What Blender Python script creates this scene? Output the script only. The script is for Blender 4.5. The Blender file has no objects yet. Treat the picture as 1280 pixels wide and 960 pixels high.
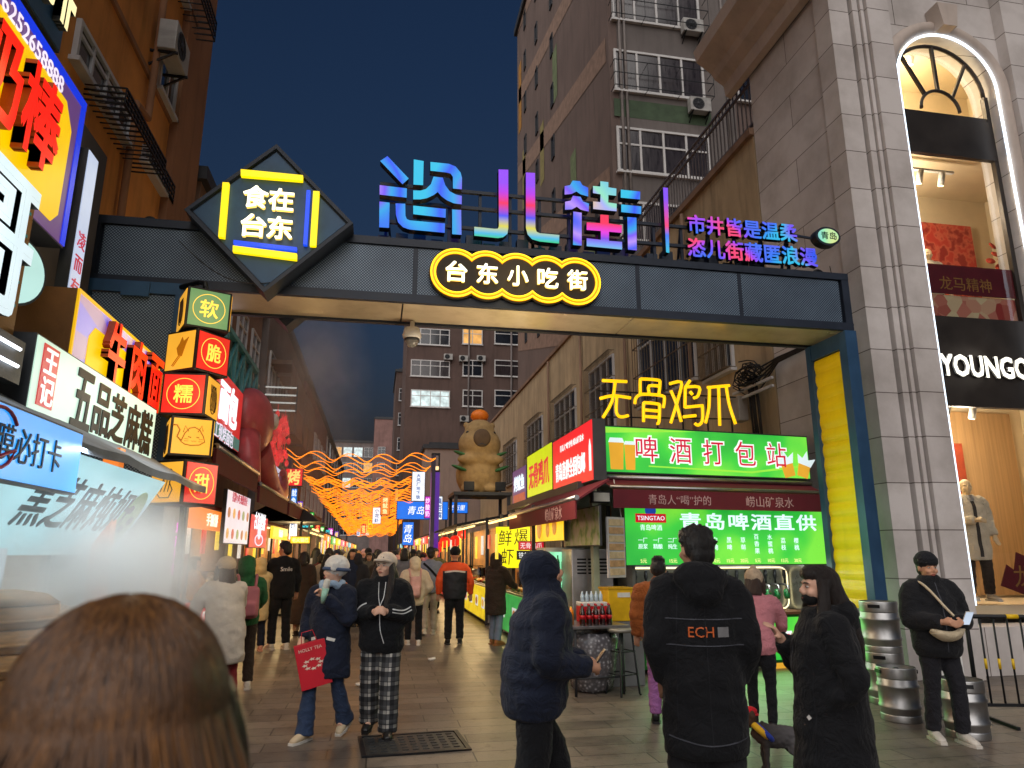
import bpy, bmesh, math, random
from mathutils import Vector, Matrix, noise
from mathutils.bvhtree import BVHTree
R = math.radians
S = bpy.context.scene
COL = S.collection
random.seed(7)
# ------------------------------------------------------------------ camera
F, PITCH, YAW, EYE = 880.0, 13.42, 10.7, 1.68
cam = bpy.data.cameras.new('camera'); camo = bpy.data.objects.new('camera', cam); COL.objects.link(camo)
camo.location = (0, 0, EYE); camo.rotation_euler = (R(90+PITCH), 0, R(-YAW))
cam.sensor_width = 36; cam.lens = F/1280*36; cam.clip_start = .05; cam.clip_end = 2000
cam.dof.use_dof = True; cam.dof.focus_distance = 8.0; cam.dof.aperture_fstop = 4.2
S.camera = camo
# ------------------------------------------------------------------ sky and light
wd = bpy.data.worlds.new('World'); S.world = wd; wd.use_nodes = True
nt = wd.node_tree; nt.nodes.clear()
wo = nt.nodes.new('ShaderNodeOutputWorld'); bg = nt.nodes.new('ShaderNodeBackground')
sky = nt.nodes.new('ShaderNodeTexSky'); sky.sky_type = 'NISHITA'; sky.sun_disc = False
sky.sun_elevation = R(0); sky.sun_rotation = R(200); sky.altitude = 0; sky.air_density = 1.5; sky.dust_density = 1.6; sky.ozone_density = 3.6
nt.links.new(sky.outputs[0], bg.inputs[0]); nt.links.new(bg.outputs[0], wo.inputs[0])
bg.inputs[1].default_value = 0.1
sd = bpy.data.lights.new('city_glow', 'SUN'); so = bpy.data.objects.new('city_glow', sd); COL.objects.link(so)
sd.energy = 2.1; sd.angle = R(100); sd.color = (1.0, .94, .89); so.rotation_euler = (R(54), 0, R(-40))  # wide sun lamp added to stand for city glow from behind the camera
S.view_settings.view_transform = 'Standard'; S.view_settings.look = 'None'
S.view_settings.exposure = 0.9; S.view_settings.gamma = 1.0; S.view_settings.use_curve_mapping = False
S.render.engine = 'CYCLES'
cy = S.cycles; cy.use_denoising = True; cy.max_bounces = 6; cy.diffuse_bounces = 3; cy.glossy_bounces = 3
cy.transmission_bounces = 4; cy.transparent_max_bounces = 12; cy.volume_bounces = 1
cy.caustics_reflective = False; cy.caustics_refractive = False; cy.sample_clamp_indirect = 4.0; cy.sample_clamp_direct = 0
cy.use_light_tree = True; cy.volume_step_rate = 2.0; cy.volume_max_steps = 64
try: cy.denoiser = 'OPENIMAGEDENOISE'; cy.denoising_input_passes = 'RGB_ALBEDO_NORMAL'
except Exception: pass
# ------------------------------------------------------------------ where a pixel's line of sight meets a plane of the place
_cp, _sp, _ct, _st = math.cos(R(PITCH)), math.sin(R(PITCH)), math.cos(R(YAW)), math.sin(R(YAW))
def ray(u, v):
    cx, cyy = (u-640)/F, (480-v)/F
    fw = _cp - cyy*_sp
    return Vector((cx*_ct+fw*_st, fw*_ct-cx*_st, _sp+cyy*_cp))
def at_x(u, v, X): d = ray(u, v); t = X/d.x; return Vector((X, d.y*t, EYE+d.z*t))
def at_y(u, v, Y): d = ray(u, v); t = Y/d.y; return Vector((d.x*t, Y, EYE+d.z*t))
def gnd(u, v, Z=0): d = ray(u, v); t = (Z-EYE)/d.z; return Vector((d.x*t, d.y*t, Z))
# ------------------------------------------------------------------ materials
def lin(c):
    if isinstance(c, str):
        c = c.lstrip('#'); c = tuple(int(c[i:i+2], 16) for i in (0, 2, 4))
    return tuple(((x/255)/12.92 if x/255 <= .04045 else ((x/255+.055)/1.055)**2.4) for x in c)
_mats = {}
def _base(name):
    m = bpy.data.materials.new(name); m.use_nodes = True
    n = m.node_tree.nodes; l = m.node_tree.links
    return m, n, l, n['Principled BSDF']
def _noise(n, l, vec, scale, detail=4, rough=.6):
    t = n.new('ShaderNodeTexNoise'); t.inputs['Scale'].default_value = scale; t.inputs['Detail'].default_value = detail
    t.inputs['Roughness'].default_value = rough; l.new(vec, t.inputs['Vector']); return t
def M(name, c, rough=.7, metal=0., var=.25, scale=3., bump=.15, bscale=80., spec=.4, alpha=1., stretch=None, sheen=0., coat=0., grime=None, crease=0.):
    """plain surface: base colour with broad mottling, fine bump and uneven gloss"""
    if name in _mats: return _mats[name]
    m, n, l, p = _base(name); c = lin(c)
    tc = n.new('ShaderNodeTexCoord'); vec = tc.outputs['Object']
    if stretch:
        mp = n.new('ShaderNodeMapping'); mp.inputs['Scale'].default_value = stretch; l.new(vec, mp.inputs['Vector']); vec = mp.outputs[0]
    t = _noise(n, l, vec, scale)
    r = n.new('ShaderNodeValToRGB'); e = r.color_ramp.elements
    e[0].position = .3; e[1].position = .72
    e[0].color = (*[x*(1-var) for x in c], 1); e[1].color = (*[min(1, x*(1+var)) for x in c], 1)
    l.new(t.outputs['Fac'], r.inputs['Fac']); colout = r.outputs['Color']
    if grime:
        gm = n.new('ShaderNodeMapping'); gm.inputs['Scale'].default_value = (1.7, 1.7, .25); l.new(tc.outputs['Object'], gm.inputs['Vector'])
        g = _noise(n, l, gm.outputs[0], 1.6, 6, .65)
        gr = n.new('ShaderNodeValToRGB'); gr.color_ramp.elements[0].position = .48; gr.color_ramp.elements[1].position = .68
        gr.color_ramp.elements[0].color = (0, 0, 0, 1); gr.color_ramp.elements[1].color = (grime, grime, grime, 1); l.new(g.outputs['Fac'], gr.inputs['Fac'])
        mx = n.new('ShaderNodeMix'); mx.data_type = 'RGBA'; l.new(gr.outputs['Color'], mx.inputs['Factor']); l.new(colout, mx.inputs['A'])
        mx.inputs['B'].default_value = (*[x*.45 for x in c], 1); colout = mx.outputs['Result']
    l.new(colout, p.inputs['Base Color'])
    p.inputs['Metallic'].default_value = metal; p.inputs['Specular IOR Level'].default_value = spec
    rr = n.new('ShaderNodeMapRange'); rr.inputs['To Min'].default_value = max(.03, rough-.12); rr.inputs['To Max'].default_value = min(1, rough+.12)
    l.new(t.outputs['Fac'], rr.inputs['Value']); l.new(rr.outputs[0], p.inputs['Roughness'])
    if sheen: p.inputs['Sheen Weight'].default_value = sheen
    if coat: p.inputs['Coat Weight'].default_value = coat
    if bump:
        b2 = _noise(n, l, vec, bscale, 3); bp = n.new('ShaderNodeBump'); bp.inputs['Strength'].default_value = bump; bp.inputs['Distance'].default_value = .01
        l.new(b2.outputs['Fac'], bp.inputs['Height']); l.new(bp.outputs[0], p.inputs['Normal'])
    if crease:      # cloth folds: a broad, distorted ridge pattern under the weave
        cr = _noise(n, l, tc.outputs['Object'], 7, 3, .55); cr.inputs['Distortion'].default_value = 1.6
        ab = n.new('ShaderNodeMath'); ab.operation = 'SUBTRACT'; l.new(cr.outputs['Fac'], ab.inputs[0]); ab.inputs[1].default_value = .5
        a2 = n.new('ShaderNodeMath'); a2.operation = 'ABSOLUTE'; l.new(ab.outputs[0], a2.inputs[0])
        b3 = n.new('ShaderNodeBump'); b3.inputs['Strength'].default_value = crease; b3.inputs['Distance'].default_value = .06; l.new(a2.outputs[0], b3.inputs['Height'])
        if bump: l.new(b3.outputs[0], bp.inputs['Normal'])
        else: l.new(b3.outputs[0], p.inputs['Normal'])
    if alpha < 1: p.inputs['Alpha'].default_value = alpha
    _mats[name] = m; return m
def E(name, c, s=1., sample=False, var=.08, scale=2.5, base=.5, rough=.35):
    """something that gives off light: lightbox face, tube, LED letter, with slightly uneven brightness"""
    if name in _mats: return _mats[name]
    m, n, l, p = _base(name); c = lin(c); s *= .58
    tc = n.new('ShaderNodeTexCoord'); t = _noise(n, l, tc.outputs['Object'], scale, 2)
    r = n.new('ShaderNodeMapRange'); r.inputs['From Min'].default_value = .3; r.inputs['From Max'].default_value = .7
    r.inputs['To Min'].default_value = s*(1-var); r.inputs['To Max'].default_value = s*(1+var); l.new(t.outputs['Fac'], r.inputs['Value'])
    p.inputs['Base Color'].default_value = (*[x*base for x in c], 1); p.inputs['Roughness'].default_value = rough
    p.inputs['Emission Color'].default_value = (*c, 1); l.new(r.outputs[0], p.inputs['Emission Strength'])
    m.cycles.emission_sampling = 'AUTO' if sample else 'NONE'
    _mats[name] = m; return m
def nodes_mat(name, fn):
    if name in _mats: return _mats[name]
    m, n, l, p = _base(name); tc = n.new('ShaderNodeTexCoord'); fn(m, n, l, p, tc.outputs['Object']); _mats[name] = m; return m
def ramp(n, stops, interp='LINEAR'):
    r = n.new('ShaderNodeValToRGB'); r.color_ramp.interpolation = interp; e = r.color_ramp.elements
    while len(e) < len(stops): e.new(.5)
    for k, (pos, c) in enumerate(stops): e[k].position = pos; e[k].color = (*c, 1)
    return r
# ------------------------------------------------------------------ mesh collector
class MB:
    def __init__(s): s.v = []; s.f = []; s.m = []; s.sm = []
    def add(s, vs, fs, mi=0, smooth=False):
        o = len(s.v); s.v += [Vector(p) for p in vs]
        for f in fs: s.f.append([i+o for i in f]); s.m.append(mi); s.sm.append(smooth)
        return s
    def quad(s, a, b, c, d, mi=0): return s.add([a, b, c, d], [(0, 1, 2, 3)], mi)
    def hexa(s, p, mi=0): return s.add(p, [(0, 3, 2, 1), (4, 5, 6, 7), (0, 1, 5, 4), (1, 2, 6, 5), (2, 3, 7, 6), (3, 0, 4, 7)], mi)
    def box(s, x0, x1, y0, y1, z0, z1, mi=0, mat=None):
        p = [Vector(q) for q in ((x0, y0, z0), (x1, y0, z0), (x1, y1, z0), (x0, y1, z0), (x0, y0, z1), (x1, y0, z1), (x1, y1, z1), (x0, y1, z1))]
        if mat: p = [mat @ q for q in p]
        return s.hexa(p, mi)
    def bbox(s, x0, x1, y0, y1, z0, z1, b=.01, mi=0, mat=None):   # box with chamfered edges
        bm = bmesh.new(); bmesh.ops.create_cube(bm, size=1)
        for q in bm.verts: q.co = Vector(((x0+x1)/2+q.co.x*(x1-x0), (y0+y1)/2+q.co.y*(y1-y0), (z0+z1)/2+q.co.z*(z1-z0)))
        bmesh.ops.bevel(bm, geom=bm.edges[:], offset=b, segments=2, affect='EDGES', profile=.6)
        return s.bm(bm, mi, mat)
    def bm(s, bm, mi=0, mat=None, smooth=False):
        bm.verts.index_update(); bm.normal_update()
        s.add([(mat @ q.co if mat else q.co.copy()) for q in bm.verts], [[q.index for q in f.verts] for f in bm.faces], mi, smooth); bm.free(); return s
    def mesh(s, me, mi=0, mat=None, smooth=False):
        return s.add([(mat @ q.co if mat else q.co.copy()) for q in me.vertices], [list(p.vertices) for p in me.polygons], mi, smooth)
    def bar(s, a, b, w, h=None, mi=0, up=(0, 0, 1)):      # rectangular bar between two points
        a, b = Vector(a), Vector(b); h = h or w; d = (b-a).normalized(); u = Vector(up)
        if abs(d.dot(u)) > .95: u = Vector((0, 1, 0))
        x = d.cross(u).normalized(); y = x.cross(d).normalized()
        q = [(-1, -1), (1, -1), (1, 1), (-1, 1)]
        return s.hexa([a+x*w/2*i+y*h/2*j for i, j in q]+[b+x*w/2*i+y*h/2*j for i, j in q], mi)
    def tube(s, pts, r, seg=8, mi=0, cap=True, closed=False):  # round tube along a path; r a number or one (rx, ry) per point
        pts = [Vector(p) for p in pts]; n = len(pts); o = len(s.v)
        if not isinstance(r, (list, tuple)): r = [r]*n
        ref = None
        for i, p in enumerate(pts):
            a = pts[(i-1) % n] if closed else pts[max(0, i-1)]; b = pts[(i+1) % n] if closed else pts[min(n-1, i+1)]
            t = (b-a).normalized() if (b-a).length > 1e-9 else Vector((0, 0, 1))
            if ref is None:
                ref = Vector((1, 0, 0)) if abs(t.x) < .8 else Vector((0, 1, 0))
            x = (ref - t*ref.dot(t)); x = x.normalized() if x.length > 1e-6 else t.orthogonal().normalized(); ref = x
            y = t.cross(x); rx, ry = r[i] if isinstance(r[i], (list, tuple)) else (r[i], r[i])
            for k in range(seg):
                an = 2*math.pi*k/seg; s.v.append(p+x*rx*math.cos(an)+y*ry*math.sin(an))
        for i in range(n if closed else n-1):
            i2 = (i+1) % n
            for k in range(seg):
                k2 = (k+1) % seg
                s.f.append([o+i*seg+k, o+i*seg+k2, o+i2*seg+k2, o+i2*seg+k]); s.m.append(mi); s.sm.append(True)
        if cap and not closed:
            s.f.append([o+k for k in range(seg)][::-1]); s.m.append(mi); s.sm.append(False)
            s.f.append([o+(n-1)*seg+k for k in range(seg)]); s.m.append(mi); s.sm.append(False)
        return s
    def lathe(s, prof, c=(0, 0, 0), seg=20, mi=0, mat=None):   # prof: (radius, z)
        o = len(s.v); c = Vector(c)
        for r, z in prof:
            for k in range(seg):
                a = 2*math.pi*k/seg; p = Vector((r*math.cos(a), r*math.sin(a), z)); s.v.append((mat @ p if mat else p)+c)
        for i in range(len(prof)-1):
            for k in range(seg):
                k2 = (k+1) % seg; s.f.append([o+i*seg+k, o+i*seg+k2, o+(i+1)*seg+k2, o+(i+1)*seg+k]); s.m.append(mi); s.sm.append(True)
        s.f.append([o+k for k in range(seg)][::-1]); s.m.append(mi); s.sm.append(False)
        s.f.append([o+(len(prof)-1)*seg+k for k in range(seg)]); s.m.append(mi); s.sm.append(False)
        return s
    def ell(s, c, r, seg=14, mi=0, mat=None):                   # ellipsoid
        bm = bmesh.new(); bmesh.ops.create_uvsphere(bm, u_segments=seg, v_segments=max(6, seg*2//3), radius=1)
        mm = Matrix.Translation(c) @ (mat or Matrix()) @ Matrix.Diagonal((*r, 1)) if True else None
        return s.bm(bm, mi, mm, True)
    def prism(s, poly, z0, z1, mi=0, mat=None, side=None):     # polygon (x, y) extruded along z
        n = len(poly); vs = [Vector((x, y, z0)) for x, y in poly]+[Vector((x, y, z1)) for x, y in poly]
        if mat: vs = [mat @ q for q in vs]
        ar = sum(poly[i][0]*poly[(i+1) % n][1]-poly[(i+1) % n][0]*poly[i][1] for i in range(n))
        if mat and mat.determinant() < 0: ar = -ar
        top = list(range(n, 2*n)); bot = list(range(n))[::-1]; sides = [(i, (i+1) % n, (i+1) % n+n, i+n) for i in range(n)]
        if ar < 0: top = top[::-1]; bot = bot[::-1]; sides = [q[::-1] for q in sides]
        s.add(vs, [top, bot], mi); o = len(s.v)-2*n
        for q in sides: s.f.append([i+o for i in q]); s.m.append(mi if side is None else side); s.sm.append(False)
        return s
    def build(s, name, mats, parent=None, world=False, matrix=None):
        me = bpy.data.meshes.new(name)
        vs = s.v
        if parent is not None and world:
            inv = W(parent).inverted(); vs = [inv @ q for q in vs]
        me.from_pydata([tuple(q) for q in vs], [], s.f)
        for m in (mats if isinstance(mats, (list, tuple)) else [mats]): me.materials.append(m)
        me.polygons.foreach_set('material_index', s.m); me.polygons.foreach_set('use_smooth', s.sm); me.update()
        return link(name, me, parent, matrix)
def link(name, me, parent=None, matrix=None):
    o = bpy.data.objects.new(name, me); COL.objects.link(o)
    if parent is not None: o.parent = parent
    if matrix is not None: o.matrix_basis = matrix
    return o
def W(o):
    m = o.matrix_basis.copy()
    while o.parent: o = o.parent; m = o.matrix_basis @ m
    return m
def tag(o, label, cat, group=None):
    o['label'] = label; o['category'] = cat
    if group: o['group'] = group
    return o
def kind(o, k): o['kind'] = k; return o
def thing(name, label, cat, loc=(0, 0, 0), group=None, matrix=None, rz=0):
    o = bpy.data.objects.new(name, None); COL.objects.link(o); o.empty_display_size = .2
    o.matrix_basis = matrix if matrix is not None else Matrix.Translation(loc) @ Matrix.Rotation(R(rz), 4, 'Z')
    return tag(o, label, cat, group)
def frame(o, x, up=(0, 0, 1)):      # sign frame: local x = reading direction, local y = up, local z = out of the face
    x = Vector(x).normalized(); y = Vector(up).normalized(); z = x.cross(y).normalized(); y = z.cross(x)
    m = Matrix((x, y, z)).transposed().to_4x4(); m.translation = Vector(o); return m
_kids = lambda o: [c for c in bpy.data.objects if c.parent == o]
def copy_tree(o, matrix=None, label=None, kids=None):
    c = o.copy(); COL.objects.link(c)
    if matrix is not None: c.matrix_basis = matrix
    if label: c['label'] = label
    for ch in _kids(o):
        d = ch.copy(); COL.objects.link(d); d.parent = c
        for g in _kids(ch):
            h = g.copy(); COL.objects.link(h); h.parent = d
    return c
# ------------------------------------------------------------------ lettering
def text_mesh(body, size, extrude=.01, bold=0., res=3, sx=1., spacing=1., align='CENTER', line=1., shear=0.):
    c = bpy.data.curves.new('t', 'FONT'); c.body = body; c.size = size; c.extrude = extrude/2; c.resolution_u = min(res, 2) if bold >= .015 else res
    c.align_x = align; c.space_character = spacing; c.space_line = line; c.shear = shear
    o = bpy.data.objects.new('t', c); COL.objects.link(o)
    me = bpy.data.meshes.new_from_object(o.evaluated_get(bpy.context.evaluated_depsgraph_get()))
    bpy.data.objects.remove(o); bpy.data.curves.remove(c)
    n = len(me.vertices)
    if n:
        xs = [q.co.x for q in me.vertices]; ys = [q.co.y for q in me.vertices]
        mx = (min(xs)+max(xs))/2 if align == 'CENTER' else min(xs); my = (min(ys)+max(ys))/2
        for q in me.vertices: q.co = Vector(((q.co.x-mx)*sx, q.co.y-my, q.co.z+extrude/2))
        if bold >= .015 and size >= .16:      # heavier weight: the outline drawn four times, slightly shifted, each a hair proud of the last
            b_ = MB(); d = bold*size*.75
            for k, (i, j) in enumerate(((-1, -1), (1, -1), (-1, 1), (1, 1))): b_.mesh(me, 0, Matrix.Translation((i*d, j*d, k*.0004)))
            me.clear_geometry(); me.from_pydata([tuple(q) for q in b_.v], [], b_.f); me.update()
    return me
def text(parent, body, mats, x, y, size, z=0., extrude=.01, name='lettering', w=None, h=None, rot=0., **k):
    """lettering as one part of a sign; w/h fit its outline to a width and height"""
    me = text_mesh(body, size, extrude, **k)
    if (w or h) and len(me.vertices):
        xs = [q.co.x for q in me.vertices]; ys = [q.co.y for q in me.vertices]
        fx = w/(max(xs)-min(xs)) if w else None; fy = h/(max(ys)-min(ys)) if h else None
        fx = fx or fy; fy = fy or fx
        for q in me.vertices: q.co.x *= fx; q.co.y *= fy
    for m in (mats if isinstance(mats, (list, tuple)) else [mats]): me.materials.append(m)
    if isinstance(mats, (list, tuple)) and len(mats) > 1:
        for p in me.polygons: p.material_index = 0 if p.normal.z > .5 else 1
    return link(name, me, parent, Matrix.Translation((x, y, z)) @ Matrix.Rotation(R(rot), 4, 'Z'))
def lamp(parent, loc, e, c=(1, .75, .45), size=.15, shape='POINT', rot=None, sy=None, spot=None):
    d = bpy.data.lights.new('lamp', shape); d.energy = e; d.color = c
    if shape == 'AREA':
        d.size = size
        if sy: d.shape = 'RECTANGLE'; d.size_y = sy
    elif shape == 'SPOT': d.spot_size = R(spot or 70); d.shadow_soft_size = size; d.spot_blend = .6
    else: d.shadow_soft_size = size
    o = bpy.data.objects.new('lamp_light', d); COL.objects.link(o)
    if parent is not None: o.parent = parent
    o.location = loc
    if rot: o.rotation_euler = rot
    return o
def rect_x(X, u0, v0, u1, v1, right=False):
    """corners (by sight line) of an upright board on the plane x=X -> y0, y1, z0, z1"""
    a = at_x(u0, v0, X); b = at_x(u1, v1, X); return min(a.y, b.y), max(a.y, b.y), min(a.z, b.z), max(a.z, b.z)
def smooth_path(p, k=4):
    p = [Vector(q) for q in p]; out = []
    for i in range(len(p)-1):
        a, b_, c, d = p[max(0, i-1)], p[i], p[i+1], p[min(len(p)-1, i+2)]
        for j in range(k):
            t = j/k; out.append(.5*((2*b_)+(c-a)*t+(2*a-5*b_+4*c-d)*t*t+(3*b_-a-3*c+d)*t**3))
    return out+[p[-1]]
# shared materials
m_black = M('black_steel', (22, 24, 28), .45, .3, .2)
m_dark = M('dark_grey_paint', (50, 52, 56), .55)
m_steel = M('brushed_steel', (175, 175, 178), .36, 1., .12, 6, .05, 120)
m_white = M('white_paint', (205, 203, 198), .5, 0, .08)
m_alu = M('window_aluminium', (190, 190, 192), .4, .1, .1)
m_pvc = M('white_window_frame', (200, 198, 196), .45, 0, .1)
m_wire = M('cable_rubber', (18, 18, 20), .6, 0, .1)
m_glassdark = M('dark_window_glass', (34, 38, 46), .08, 0, .35, .8, 0, spec=.8)
m_wood = M('brown_wood', (120, 80, 45), .6, 0, .3, 4, .2, 40, stretch=(1, 8, 8))
# ================================================================== setting: ground
def _pav(m, n, l, p, vec):
    b = n.new('ShaderNodeTexBrick'); b.inputs['Scale'].default_value = 1; b.inputs['Brick Width'].default_value = .9; b.inputs['Row Height'].default_value = .3
    b.inputs['Mortar Size'].default_value = .007; b.inputs['Mortar Smooth'].default_value = .3; b.inputs['Bias'].default_value = 0; b.offset = .37; b.offset_frequency = 2
    b.inputs['Color1'].default_value = (*lin((92, 83, 75)), 1); b.inputs['Color2'].default_value = (*lin((118, 107, 96)), 1); b.inputs['Mortar'].default_value = (*lin((38, 34, 31)), 1)
    l.new(vec, b.inputs['Vector'])
    t = _noise(n, l, vec, 1.3, 7, .65); r = ramp(n, [(.28, (.5, .5, .52)), (.5, (1, 1, 1)), (.72, (1.3, 1.27, 1.22))]); l.new(t.outputs['Fac'], r.inputs['Fac'])
    mx = n.new('ShaderNodeMix'); mx.data_type = 'RGBA'; mx.blend_type = 'MULTIPLY'; mx.inputs['Factor'].default_value = 1
    l.new(b.outputs['Color'], mx.inputs['A']); l.new(r.outputs['Color'], mx.inputs['B'])
    s2 = _noise(n, l, vec, 9, 5, .7); r2 = ramp(n, [(.54, (1, 1, 1)), (.6, (.72, .7, .68)), (.7, (.38, .36, .34))]); l.new(s2.outputs['Fac'], r2.inputs['Fac'])
    m2 = n.new('ShaderNodeMix'); m2.data_type = 'RGBA'; m2.blend_type = 'MULTIPLY'; m2.inputs['Factor'].default_value = .8
    l.new(mx.outputs['Result'], m2.inputs['A']); l.new(r2.outputs['Color'], m2.inputs['B']); l.new(m2.outputs['Result'], p.inputs['Base Color'])
    rr = n.new('ShaderNodeMapRange'); rr.inputs['To Min'].default_value = .16; rr.inputs['To Max'].default_value = .7; l.new(t.outputs['Fac'], rr.inputs['Value']); l.new(rr.outputs[0], p.inputs['Roughness'])
    ad = n.new('ShaderNodeMath'); ad.operation = 'MULTIPLY_ADD'; l.new(b.outputs['Fac'], ad.inputs[0]); ad.inputs[1].default_value = -1.2; 
    s3 = _noise(n, l, vec, 60, 3); l.new(s3.outputs['Fac'], ad.inputs[2])
    bp = n.new('ShaderNodeBump'); bp.inputs['Strength'].default_value = .3; bp.inputs['Distance'].default_value = .01; l.new(ad.outputs[0], bp.inputs['Height']); l.new(bp.outputs[0], p.inputs['Normal'])
m_pav = nodes_mat('stone_paving', _pav)
mb = MB(); mb.quad((-900, -900, 0), (900, -900, 0), (900, 900, 0), (-900, 900, 0)); kind(mb.build('ground', m_pav), 'structure')
g = gnd(516, 930)
dc = thing('drain_cover', 'dark iron drain cover set in the paving in front of the walking couple', 'drain cover', (g.x, g.y, 0), rz=4)
b = MB(); b.box(-.42, .42, -.3, .3, .004, .012); b.build('cover_plate', M('cast_iron', (58, 60, 62), .45, .6, .4, 12, .5, 40), dc)
b = MB()
for x0, x1, y0, y1 in ((-.47, .47, -.35, -.31), (-.47, .47, .31, .35), (-.47, -.43, -.31, .31), (.43, .47, -.31, .31)): b.box(x0, x1, y0, y1, .003, .016)
b.build('cover_frame', m_black, dc)
b = MB()
for i in range(9):
    for j in range(6): b.bbox(-.36+i*.09-.028, -.36+i*.09+.028, -.225+j*.09-.014, -.225+j*.09+.014, .012, .018, .003)
b.build('tread_pattern', M('cast_iron', (0, 0, 0)), dc)
for u, v, nm in ((540, 826, 'crumpled white paper scrap lying on the paving mid street'), (450, 858, 'small torn white paper scrap between the walking couple')):
    g = gnd(u, v); bm = bmesh.new(); bmesh.ops.create_icosphere(bm, subdivisions=2, radius=.05)
    for q in bm.verts: q.co = Vector((q.co.x*1.3, q.co.y, max(q.co.z*.5, -.02)))*(1+.5*noise.noise(q.co*40)); 
    b = MB(); b.bm(bm, 0, Matrix.Translation((0, 0, .03))); o = b.build('paper_scrap', M('white_paper', (215, 212, 205), .8)); o.location = (g.x, g.y, 0); tag(o, nm, 'litter', 'paper litter')
# ================================================================== windows, air conditioners
_winc = {}
m_curtain = M('curtained_dark_glass', (52, 46, 48), .12, 0, .5, 1.2, 0, spec=.7, stretch=(9, 1, .6))
m_litwin = E('lit_window', (255, 190, 105), .55, var=.5, scale=1.5)
m_litcool = E('lit_window_cool', (215, 235, 235), .7, var=.6, scale=1.5)
def window(parent, mat4, w, h, nx=2, ty=None, glass=None, fr=None, fw=.06, sill=True, name='window'):
    glass = glass or m_glassdark; fr = fr or m_pvc; key = (round(w, 2), round(h, 2), nx, ty, glass.name, fr.name, fw, sill)
    if key not in _winc:
        f = MB()
        f.box(-w/2, w/2, 0, fw, 0, .07); f.box(-w/2, w/2, h-fw, h, 0, .07); f.box(-w/2, -w/2+fw, fw, h-fw, 0, .07); f.box(w/2-fw, w/2, fw, h-fw, 0, .07)
        for i in range(1, nx):
            x = -w/2+w*i/nx; f.box(x-fw*.45, x+fw*.45, fw, h-fw, 0, .062)
        if ty: f.box(-w/2+fw, w/2-fw, h*ty-fw*.4, h*ty+fw*.4, 0, .056)
        if sill: f.box(-w/2-.06, w/2+.06, -.07, -.002, 0, .14)
        g = MB(); g.box(-w/2+fw*.5, w/2-fw*.5, fw*.5, h-fw*.5, .004, .022)
        fo = f.build(name, fr, parent, matrix=mat4); go = g.build('pane', glass, fo); _winc[key] = (fo.data, go.data); return fo
    a, c = _winc[key]; fo = link(name, a, parent, mat4); link('pane', c, fo); return fo
_ac = None
def aircon(mat4, label, s=1.):
    global _ac
    if _ac is None:
        t = thing('air_conditioner', label, 'air conditioner', group='air conditioners on the facades', matrix=mat4)
        b = MB(); b.bbox(-.42, .42, 0, .58, .12, .42, .02); b.build('case', M('aircon_case', (168, 166, 162), .5, 0, .15, grime=.6), t)
        f = MB(); f.tube([(-.1+.23*math.cos(a*math.pi/12), .29+.23*math.sin(a*math.pi/12), .425) for a in range(24)], .012, 6, closed=True)
        for a in range(8): f.box(-.008, .008, .05, .22, .42, .432, 0, Matrix.Translation((-.1, .29, 0)) @ Matrix.Rotation(a*math.pi/4, 4, 'Z'))
        f.lathe([(.06, .421), (.06, .44), (.02, .45)], (-.1, .29, 0), 12); f.build('fan_grille', m_dark, t)
        d = MB(); d.lathe([(.215, .419), (.215, .4225)], (-.1, .29, 0), 24); d.build('fan_opening', m_black, t)
        for x in (-.33, .33): k = MB(); k.bar((x, -.02, 0), (x, -.02, .45), .04); k.bar((x, -.3, 0), (x, -.02, .4), .035); k.build('bracket', m_black, t)
        _ac = t; return t
    return copy_tree(_ac, mat4, label)
FX = lambda X, y, z: frame((X, y, z), (0, 1, 0))      # on a wall whose face looks along +X
FXN = lambda X, y, z: frame((X, y, z), (0, -1, 0))    # on a wall whose face looks along -X
FY = lambda x, Y, z: frame((x, Y, z), (1, 0, 0))      # on a wall whose face looks towards -Y
def cage(parent, mat4, w, h, d=.5, n=12, name='security_grille', mat=None, rows=3):
    b = MB()
    for i in range(n+1):
        x = -w/2+w*i/n; b.bar((x, 0, d), (x, h, d), .016); b.bar((x, 0, .05), (x, 0, d), .016); b.bar((x, h, .05), (x, h, d), .016)
    for j in range(rows+1):
        y = h*j/rows; b.bar((-w/2, y, d), (w/2, y, d), .025)
        for x in (-w/2, w/2): b.bar((x, y, .02), (x, y, d), .02)
    return b.build(name, mat or m_black, parent, matrix=mat4)
# ================================================================== left: orange apartment house
m_orange = M('orange_render', (206, 138, 70), .85, 0, .16, 1.2, .3, 50, grime=.5)
m_orange2 = M('brown_render', (146, 104, 74), .85, 0, .15, 1.2, .3, 50, grime=.5)
XL = -4.2
ob = thing('apartment_house', 'tall orange rendered apartment house with barred windows above the sign shops', 'building', (XL, 8, 0))
b = MB(); b.box(XL-9, XL, -2, 14.5, 0, 32); b.build('wall', m_orange, ob, True)
b = MB(); b.box(XL, XL+.14, 12.9, 14.56, 3, 32.1); b.build('corner_pilaster', m_orange2, ob, True)  # darker colour here puts the pilaster's weaker light into its render
b = MB()
for z in (9.6, 12.8, 16, 19.2): b.box(XL+.002, XL+.05, -2, 12.88, z, z+.1)
b.build('string_course', m_orange2, ob, True)
def on_x(u0, v0, u1, v1, X): y0, y1, z0, z1 = rect_x(X, u0, v0, u1, v1); return (y0+y1)/2, z0, y1-y0, z1-z0
for q, nx in (((96, 22, 155, 180), 4), ((178, 180, 206, 250), 3), ((203, 40, 213, 148), 2), ((214, -60, 238, 30), 3), ((140, -130, 178, -20), 3)):
    yc, z, w, h = on_x(*q, XL); window(ob, W(ob).inverted() @ FX(XL, yc, z), w, h, nx, .7, fr=m_alu)
yc, z, w, h = on_x(105, 100, 160, 214, XL); cage(ob, W(ob).inverted() @ FX(XL, yc, z), w, h*.8, .55, 14)
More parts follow.
